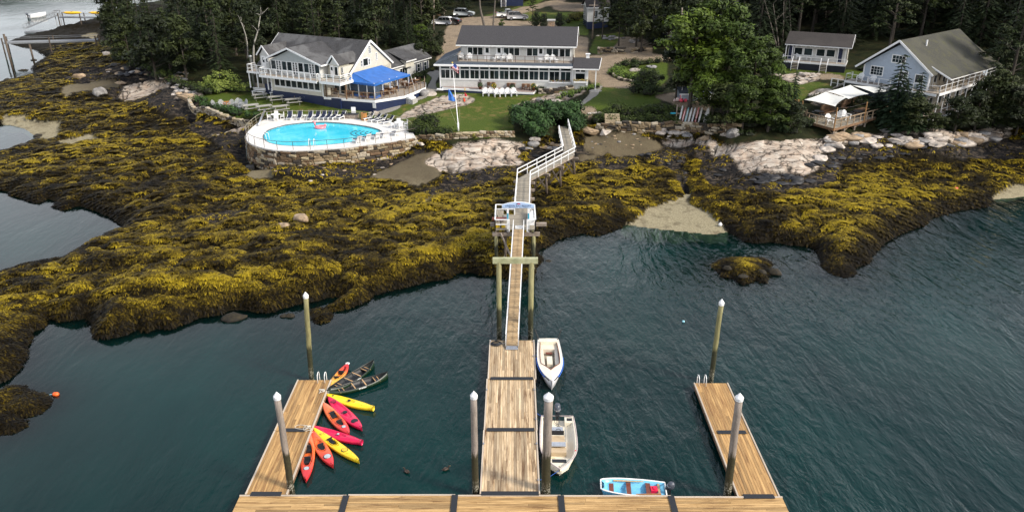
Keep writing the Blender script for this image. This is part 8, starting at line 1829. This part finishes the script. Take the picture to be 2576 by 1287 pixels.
# ------------------------------------------------------------------ ROCKS
RM=[mat('pale_granite',(.5,.44,.38),.8,.3,3,.02,dirt=(.16,.13,.11)),mat('grey_granite',(.28,.27,.26),.8,.35,3,.02,dirt=(.07,.06,.055)),mat('tan_granite',(.4,.29,.18),.8,.3,3,.02,dirt=(.1,.07,.05)),mat('weedy_rock',(.018,.013,.004),.85,.7,6,.05,dirt=(.005,.004,.002)),mat('wet_dark_rock',(.02,.02,.022),.6,.4,3,.02)]
RMESH=[[MB().blob((0,0,.22),.5,.42,.34,60+i*7+j,11,7,.2,.12 if i<3 else 0).mesh('boulder',RM[i],True) for j in range(4)] for i in range(5)]
def hullrock(seed,m):
    rr=random.Random(seed); bm=bmesh.new()
    for k in range(18):
        v=Vector((rr.gauss(0,1),rr.gauss(0,1),rr.gauss(0,1))).normalized(); bm.verts.new((v.x*.58*rr.uniform(.8,1.1),v.y*.42*rr.uniform(.8,1.1),.2+v.z*.3*rr.uniform(.8,1.1)))
    bmesh.ops.convex_hull(bm,input=bm.verts); bmesh.ops.delete(bm,geom=[v for v in bm.verts if not v.link_faces],context='VERTS'); me=bpy.data.meshes.new('boulder'); bm.to_mesh(me); bm.free(); me.materials.append(m); return me
for i_ in (0,1,2,4):RMESH[i_]=RMESH[i_][:2]+[hullrock(i_*9+q,RM[i_]) for q in range(5)]
def rock(x,y,s,i,lb,group=None,h=1.0,world=None):
    p=world or G(x,y); o=link('boulder',random.choice(RMESH[i])); o.location=(p[0],p[1],p[2]-.08*s); o.scale=(s*random.uniform(.9,1.3),s*random.uniform(.8,1.1),s*h*random.uniform(.75,1.1)); o.rotation_euler=(0,0,random.uniform(-.6,.6)+(3.14 if random.random()<.5 else 0)); return tag(o,lb,'boulder',group)
for x,y,s,i,lb,h in [(587,805,1.5,3,'lone dark rock in the water left of the green-stained pile',.6),(714,796,.6,3,'smaller of two dark rocks in the water by the green-stained pile',.6),(731,799,.8,3,'larger of two dark rocks in the water by the green-stained pile',.7),(1947,691,1.2,3,'dark rock just right of the weedy islet',.9),(1380,658,.7,3,'dark weed-topped rock right of the gangway',.3),
        (1868,702,.9,3,'round boulder at the front of the weedy islet',.6),(1915,692,.8,3,'boulder at the right side of the weedy islet',1.0),(1830,682,.8,3,'boulder at the left of the weedy islet',.8),(253,243,1.7,1,'pointed grey boulder standing alone on the weed flat',1.5),(201,198,1.8,2,'large round tan boulder on the upper weed flat',1.2),(305,212,1.5,2,'smaller tan boulder near the dark ledges',1.0),(270,141,2.0,0,'pale flat-topped boulder at the edge of the wood',.8),
        (475,252,3.4,2,'big smooth tan boulder at the left end of the lodge lawn',.7),(2090,350,1.0,0,'white rock under the stilts of the shaded deck',.6),(1843,345,1.7,1,'upright grey boulder at the edge of the leafy trees',1.6),(2155,318,1.5,0,'white block leaning under the deck stilts',1.1),(758,552,1.6,2,'tan rock showing through the weed, beside a shelf edge',.7),(718,567,1.6,2,'second bare rock showing through the weed',.4),
        (2058,405,2.2,0,'pale boulder on the shelf right of the big pale ledge',.8),(2055,418,1.4,4,'dark boulder under the pale one on the shelf',.8),(1060,372,1.3,0,'round white boulder by the foot of the terrace wall',.8),(940,288,1.2,0,'white boulder at the corner of the lodge deck',1.0),(1020,258,1.3,0,'white boulder on the concrete landing',.9),(1068,243,1.6,1,'grey boulder at the top of the steps, left one',1.1),(1083,242,1.7,0,'white boulder at the top of the steps, right one',1.2),(1357,262,1.6,1,'grey pointed boulder at the end of the lawn ledge',1.2),(1395,258,2.0,0,'flat pale rock in front of the perennial border',.6),
        (1600,181,1.7,0,'white boulder in the middle of the road island',.9),(1640,172,2.0,1,'long grey rock at the far side of the road island',.7),(1505,288,1.9,0,'pale slab at the top of the beach stairs, upper one',.5),(1490,290,1.5,0,'pale slab at the top of the beach stairs, lower one',.4),(1520,340,1.8,0,'pale boulder beside the boardwalk at the back of the beach',1.0),(1480,340,2.2,2,'rounded tan boulder under the edge of the juniper',1.0),
        (60,366,1.2,3,'dark mound in the small left pool',.5),(97,344,1.6,3,'dark weedy rock at the rim of the small left pool',.5),(96,204,1.8,3,'dark rock in the pool by the tall pier posts',.5),(60,179,1.6,3,'dark rock below the left pier',.5),(85,152,1.4,3,'dark rock at the inlet under the left pier',.4),(20,203,1.5,3,'dark mound at the far left waterline',.5)]:
    rock(x,y,s,i,lb,None,h)
random.seed(21)
def scatter(poly,n,smin,smax,kinds,lb,group):
    xs=[p[0] for p in poly]; ys=[p[1] for p in poly]; k=0
    while k<n:
        x=random.uniform(min(xs),max(xs)); y=random.uniform(min(ys),max(ys))
        if inpoly(np.array([x]),np.array([y]),poly)[0]:
            s_=random.uniform(smin,smax); i_=random.choice(kinds); f_=(x-min(xs))/(max(xs)-min(xs)); nm_=lb.split(' ',1)
            lb2=('big ' if s_>smin+.66*(smax-smin) else 'little ' if s_<smin+.33*(smax-smin) else 'medium ')+('pale','grey','tan','weedy','black')[i_]+' '+' '.join(w_ for w_ in lb.split() if w_ not in ('pale','grey','dark','white','small'))+(', left end',', centre-left',', centre',', centre-right',', right end')[min(4,int(f_*5))]
            rock(x,y,s_,i_,lb2,group,.7); k+=1
scatter([(400,190),(470,182),(475,210),(505,235),(490,250),(440,245),(425,215),(400,205)],60,.5,1.6,[0,1,1,2],'grey stone in the heap between the wood and the lawn','stones heaped left of the lodge')
scatter([(290,160),(400,190),(380,205),(250,190)],26,.6,1.7,[1,4,4,2],'dark stone on the ledges below the wood','dark shore stones')
scatter([(2070,340),(2240,335),(2400,345),(2540,325),(2545,345),(2400,375),(2150,372),(2070,385)],70,.7,2.2,[0,0,2,1],'pale boulder in the band of shore rocks below the boathouse','pale boulders below the boathouse')
scatter([(1640,330),(1760,330),(1830,345),(1780,352),(1660,348)],22,.6,1.7,[0,1,2],'boulder on the upper beach below the board rack','boulders below the board rack'); scatter([(2035,232),(2070,222),(2120,240),(2110,262),(2060,268)],18,.9,2.2,[0],'white rock in the outcrop behind the shaded deck','white outcrop rocks')
scatter([(1300,372),(1400,355),(1420,375),(1340,400)],16,.6,1.9,[1,2,4,0],'rock among the ledges left of the boardwalk bend','rocks by the boardwalk bend'); scatter([(2010,190),(2060,186),(2055,200),(2000,212)],8,.8,1.6,[0],'pale rock beside the path to the boathouse','pale path rocks'); scatter([(1490,88),(1600,100),(1660,110),(1640,118),(1500,98)],14,.7,1.5,[0,1],'stone edging the bank above the road loop','stones above the road')
scatter([(1470,350),(1600,338),(1650,360),(1560,390),(1480,375)],22,.2,.6,[1,2,4],'small stone on the brown upper beach','stones on the brown beach'); scatter([(1760,440),(1900,470),(2050,470),(2100,420),(2400,385),(2300,375),(2080,395),(2000,445),(1850,430)],40,.5,1.6,[4],'dark rock between the pale ledge and the weed','dark rocks below the pale ledge'); scatter([(1600,388),(1690,372),(1725,410),(1735,475),(1700,440)],14,.3,.9,[4],'stone in the dark gully down to the cove','stones in the gully'); scatter([(660,395),(1000,385),(1000,470),(640,470)],24,.25,.6,[0,2,3],'small stone on the weed in front of the pool wall','small stones before the pool wall')
# low dry stone walls
def low_wall(lb,path,h,sw,sh,kmix,lim=260,top=None,zoff=0.0):
    P=[G(*p) for p in path]; t=thing('stone_wall',lb,'stone wall',tuple(P[0])); o=P[0]; Q=[(p.x-o.x,p.y-o.y) for p in P]; n=len(P)-1
    zs=[p.z-o.z+zoff for p in P]; ztop=lambda u:float(np.interp(u*n,range(n+1),zs))+h; zbot=lambda u:float(np.interp(u*n,range(n+1),zs))-.1
    global SMESH; sv=SMESH; SMESH=[sv[k] for k in kmix]*12; SMESH=SMESH[:12]; stone_wall(t,Q,ztop,zbot,sw,sh,.5,lim); SMESH=sv
low_wall('curved wall of whitish stones below the dark juniper',[(478,272),(486,284),(520,296),(560,307),(600,316),(625,322)],.9,.5,.26,[2,5,2,3,0,8],280); low_wall('low stone wall along the seaward edge of the main lawn',[(1045,362),(1110,358),(1180,352),(1240,347),(1290,344)],.7,.55,.28,[0,2,5,1],170)
low_wall('long sea wall of grey and tan stones below the rose hedge',[(1500,338),(1560,333),(1640,334),(1700,334),(1760,336),(1850,340)],1.25,.6,.32,[0,3,1,6,2],290); low_wall('dry stone wall beside the road behind the guest house',[(1506,136),(1540,136),(1568,136)],1.1,.6,.3,[2,3,0],70); low_wall('low stone wall right of the wooden steps by the road',[(1590,134),(1620,130)],.7,.6,.3,[2,3,0],30); low_wall('curved stone kerb of the road island',[(1540,178),(1544,192),(1565,203),(1600,208),(1640,214)],.35,.45,.3,[2,3,8],90); low_wall('patio retaining wall in front of the guest house',[(1355,238),(1400,237),(1435,230)],.7,.5,.25,[3,2,1],80)
# beach stairs
p=G(1545,332); t=thing('beach_stairs','timber and stone stairs from the hedge down to the brown beach','stairs',tuple(p))
for k in range(6):obj('step',MB().box(-1.1,.9,.45*k,.45*k+.5,.28*k-.4,.28*k+.12),mat('tan_step',(.36,.29,.19),.8,.15,4) if k==0 else bpy.data.materials['tan_step'],t)
# ------------------------------------------------------------------ SEAWEED (nobody could count it)
def seaweed_mat():
    m,N,L,B=newmat('rockweed'); a=N.new('ShaderNodeAttribute'); a.attribute_name='tint'
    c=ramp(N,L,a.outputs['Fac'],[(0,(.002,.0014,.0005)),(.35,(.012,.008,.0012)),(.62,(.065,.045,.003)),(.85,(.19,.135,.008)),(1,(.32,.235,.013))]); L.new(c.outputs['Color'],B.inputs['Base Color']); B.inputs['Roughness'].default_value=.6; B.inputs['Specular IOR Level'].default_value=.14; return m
g=np.random.RandomState(3)
NT=150000
okc=(soft['weed']>.45)&(H>.03)&(~wat);
for p in INW:pass
gx_=(np.roll(H,-1,1)-np.roll(H,1,1))/(np.roll(XX,-1,1)-np.roll(XX,1,1)+1e-6); gy_=(np.roll(H,-1,0)-np.roll(H,1,0))/(np.roll(YY,-1,0)-np.roll(YY,1,0)+1e-6)
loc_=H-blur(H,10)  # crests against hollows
vis=(PXX>-120)&(PXX<2700)&(PYY>60)
prob=(okc+.13*((soft['dark']>.5)&(HB<2.6)&~wat))*vis*(YY<190); prob[:,[0,-1]]=0; prob[[0,-1],:]=0; prob=prob*np.clip(.34+loc_*5.0,.07,1.0); prob/=prob.sum()  # tufts thinned in hollows, so the dark base stands in for crevice shade
idx=g.choice(prob.size,NT,p=prob.ravel()); I=idx//NC; J=idx%NC
bx_=XX[I,J]+g.uniform(-.5,.5,NT)*(YY[I,J]*2*TMAX/NC); by_=YY[I,J]*(1+g.uniform(-.5,.5,NT)*_q/NR); bz_=H[I,J]
sl=np.stack([-gx_[I,J],-gy_[I,J]],1); fl=fbm(bx_*.3,by_*.3,3)*12; dirn=sl*2.2+np.stack([np.cos(fl),np.sin(fl)],1)*.55+np.array([0,-.35]); dirn=unit(dirn)
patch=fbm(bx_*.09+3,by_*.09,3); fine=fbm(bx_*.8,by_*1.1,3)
edge=np.clip(dw[I,J]/2.8,.15,1); hollow_shade=np.clip(.5+loc_[I,J]*4,0,1)  # crest light and hollow shade go into the tuft tint
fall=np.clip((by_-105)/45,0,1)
tint0=np.clip(.72+(patch-.5)*.85+(fine-.5)*1.3-.12*np.clip((-bx_-12)/20,0,1),0,1)*(.3+.7*edge)*(.55+.45*hollow_shade)*np.where((by_>56)&(by_<72)&(bx_>15)&(bx_<24)&(dw[I,J]<3.5)&(HB[I,J]==.75),1.6,1)
co_,tt=[],[]
S3=3
for s in range(S3):
    ang=g.normal(0,.75,NT); ca_2,sa_2=np.cos(ang),np.sin(ang); d=np.stack([dirn[:,0]*ca_2-dirn[:,1]*sa_2,dirn[:,0]*sa_2+dirn[:,1]*ca_2],1)
    Ls=g.uniform(.2,.5,NT)*(.8+by_/330); w=g.uniform(.016,.04,NT)*(.7+by_/130); pr2=np.stack([-d[:,1],d[:,0]],1)
    lift=g.uniform(.02,.10,NT)
    p0=np.stack([bx_,by_,bz_-.02],1); p1=np.stack([bx_+d[:,0]*Ls*.5,by_+d[:,1]*Ls*.5,bz_+lift],1); slope=(gx_[I,J]*d[:,0]+gy_[I,J]*d[:,1]); p2_=np.stack([bx_+d[:,0]*Ls,by_+d[:,1]*Ls,bz_+slope*Ls*.8+g.uniform(-.02,.05,NT)],1); p1[:,2]+=slope*Ls*.4
    W3=np.concatenate([pr2*w[:,None],np.zeros((NT,1))],1)
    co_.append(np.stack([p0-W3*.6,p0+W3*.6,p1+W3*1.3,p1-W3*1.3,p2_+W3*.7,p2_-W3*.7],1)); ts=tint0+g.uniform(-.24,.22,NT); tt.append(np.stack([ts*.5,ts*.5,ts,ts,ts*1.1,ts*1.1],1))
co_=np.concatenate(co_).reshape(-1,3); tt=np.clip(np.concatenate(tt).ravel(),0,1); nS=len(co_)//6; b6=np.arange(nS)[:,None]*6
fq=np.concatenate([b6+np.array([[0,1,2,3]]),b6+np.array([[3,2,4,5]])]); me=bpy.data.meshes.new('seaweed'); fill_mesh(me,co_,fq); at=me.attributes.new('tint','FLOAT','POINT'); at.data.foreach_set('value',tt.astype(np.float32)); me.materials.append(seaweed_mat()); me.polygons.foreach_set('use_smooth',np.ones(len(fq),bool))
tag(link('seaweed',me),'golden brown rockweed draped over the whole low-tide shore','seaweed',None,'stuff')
# far shore across the water
fs=MB(); n=60; rg=random.Random(9)
prv=None
ys=[]
for k in range(n+1):
    x=-700+1500*k/n; hh=18+10*rg.random(); ys.append((x,520+25*math.sin(k*.4),hh))
for a,b in zip(ys[:-1],ys[1:]):fs.add([(a[0],a[1],-1),(b[0],b[1],-1),(b[0],b[1]+8,b[2]*.8),(a[0],a[1]+8,a[2]*.8),(b[0],b[1]+60,b[2]+8),(a[0],a[1]+60,a[2]+8),(b[0],b[1]+400,b[2]+10),(a[0],a[1]+400,a[2]+10)],[(0,1,2,3),(3,2,4,5),(5,4,6,7)])
struct(obj('far_hills',fs,mat('far_woods',(.02,.028,.015),.9,.5,.1,1.0),None))
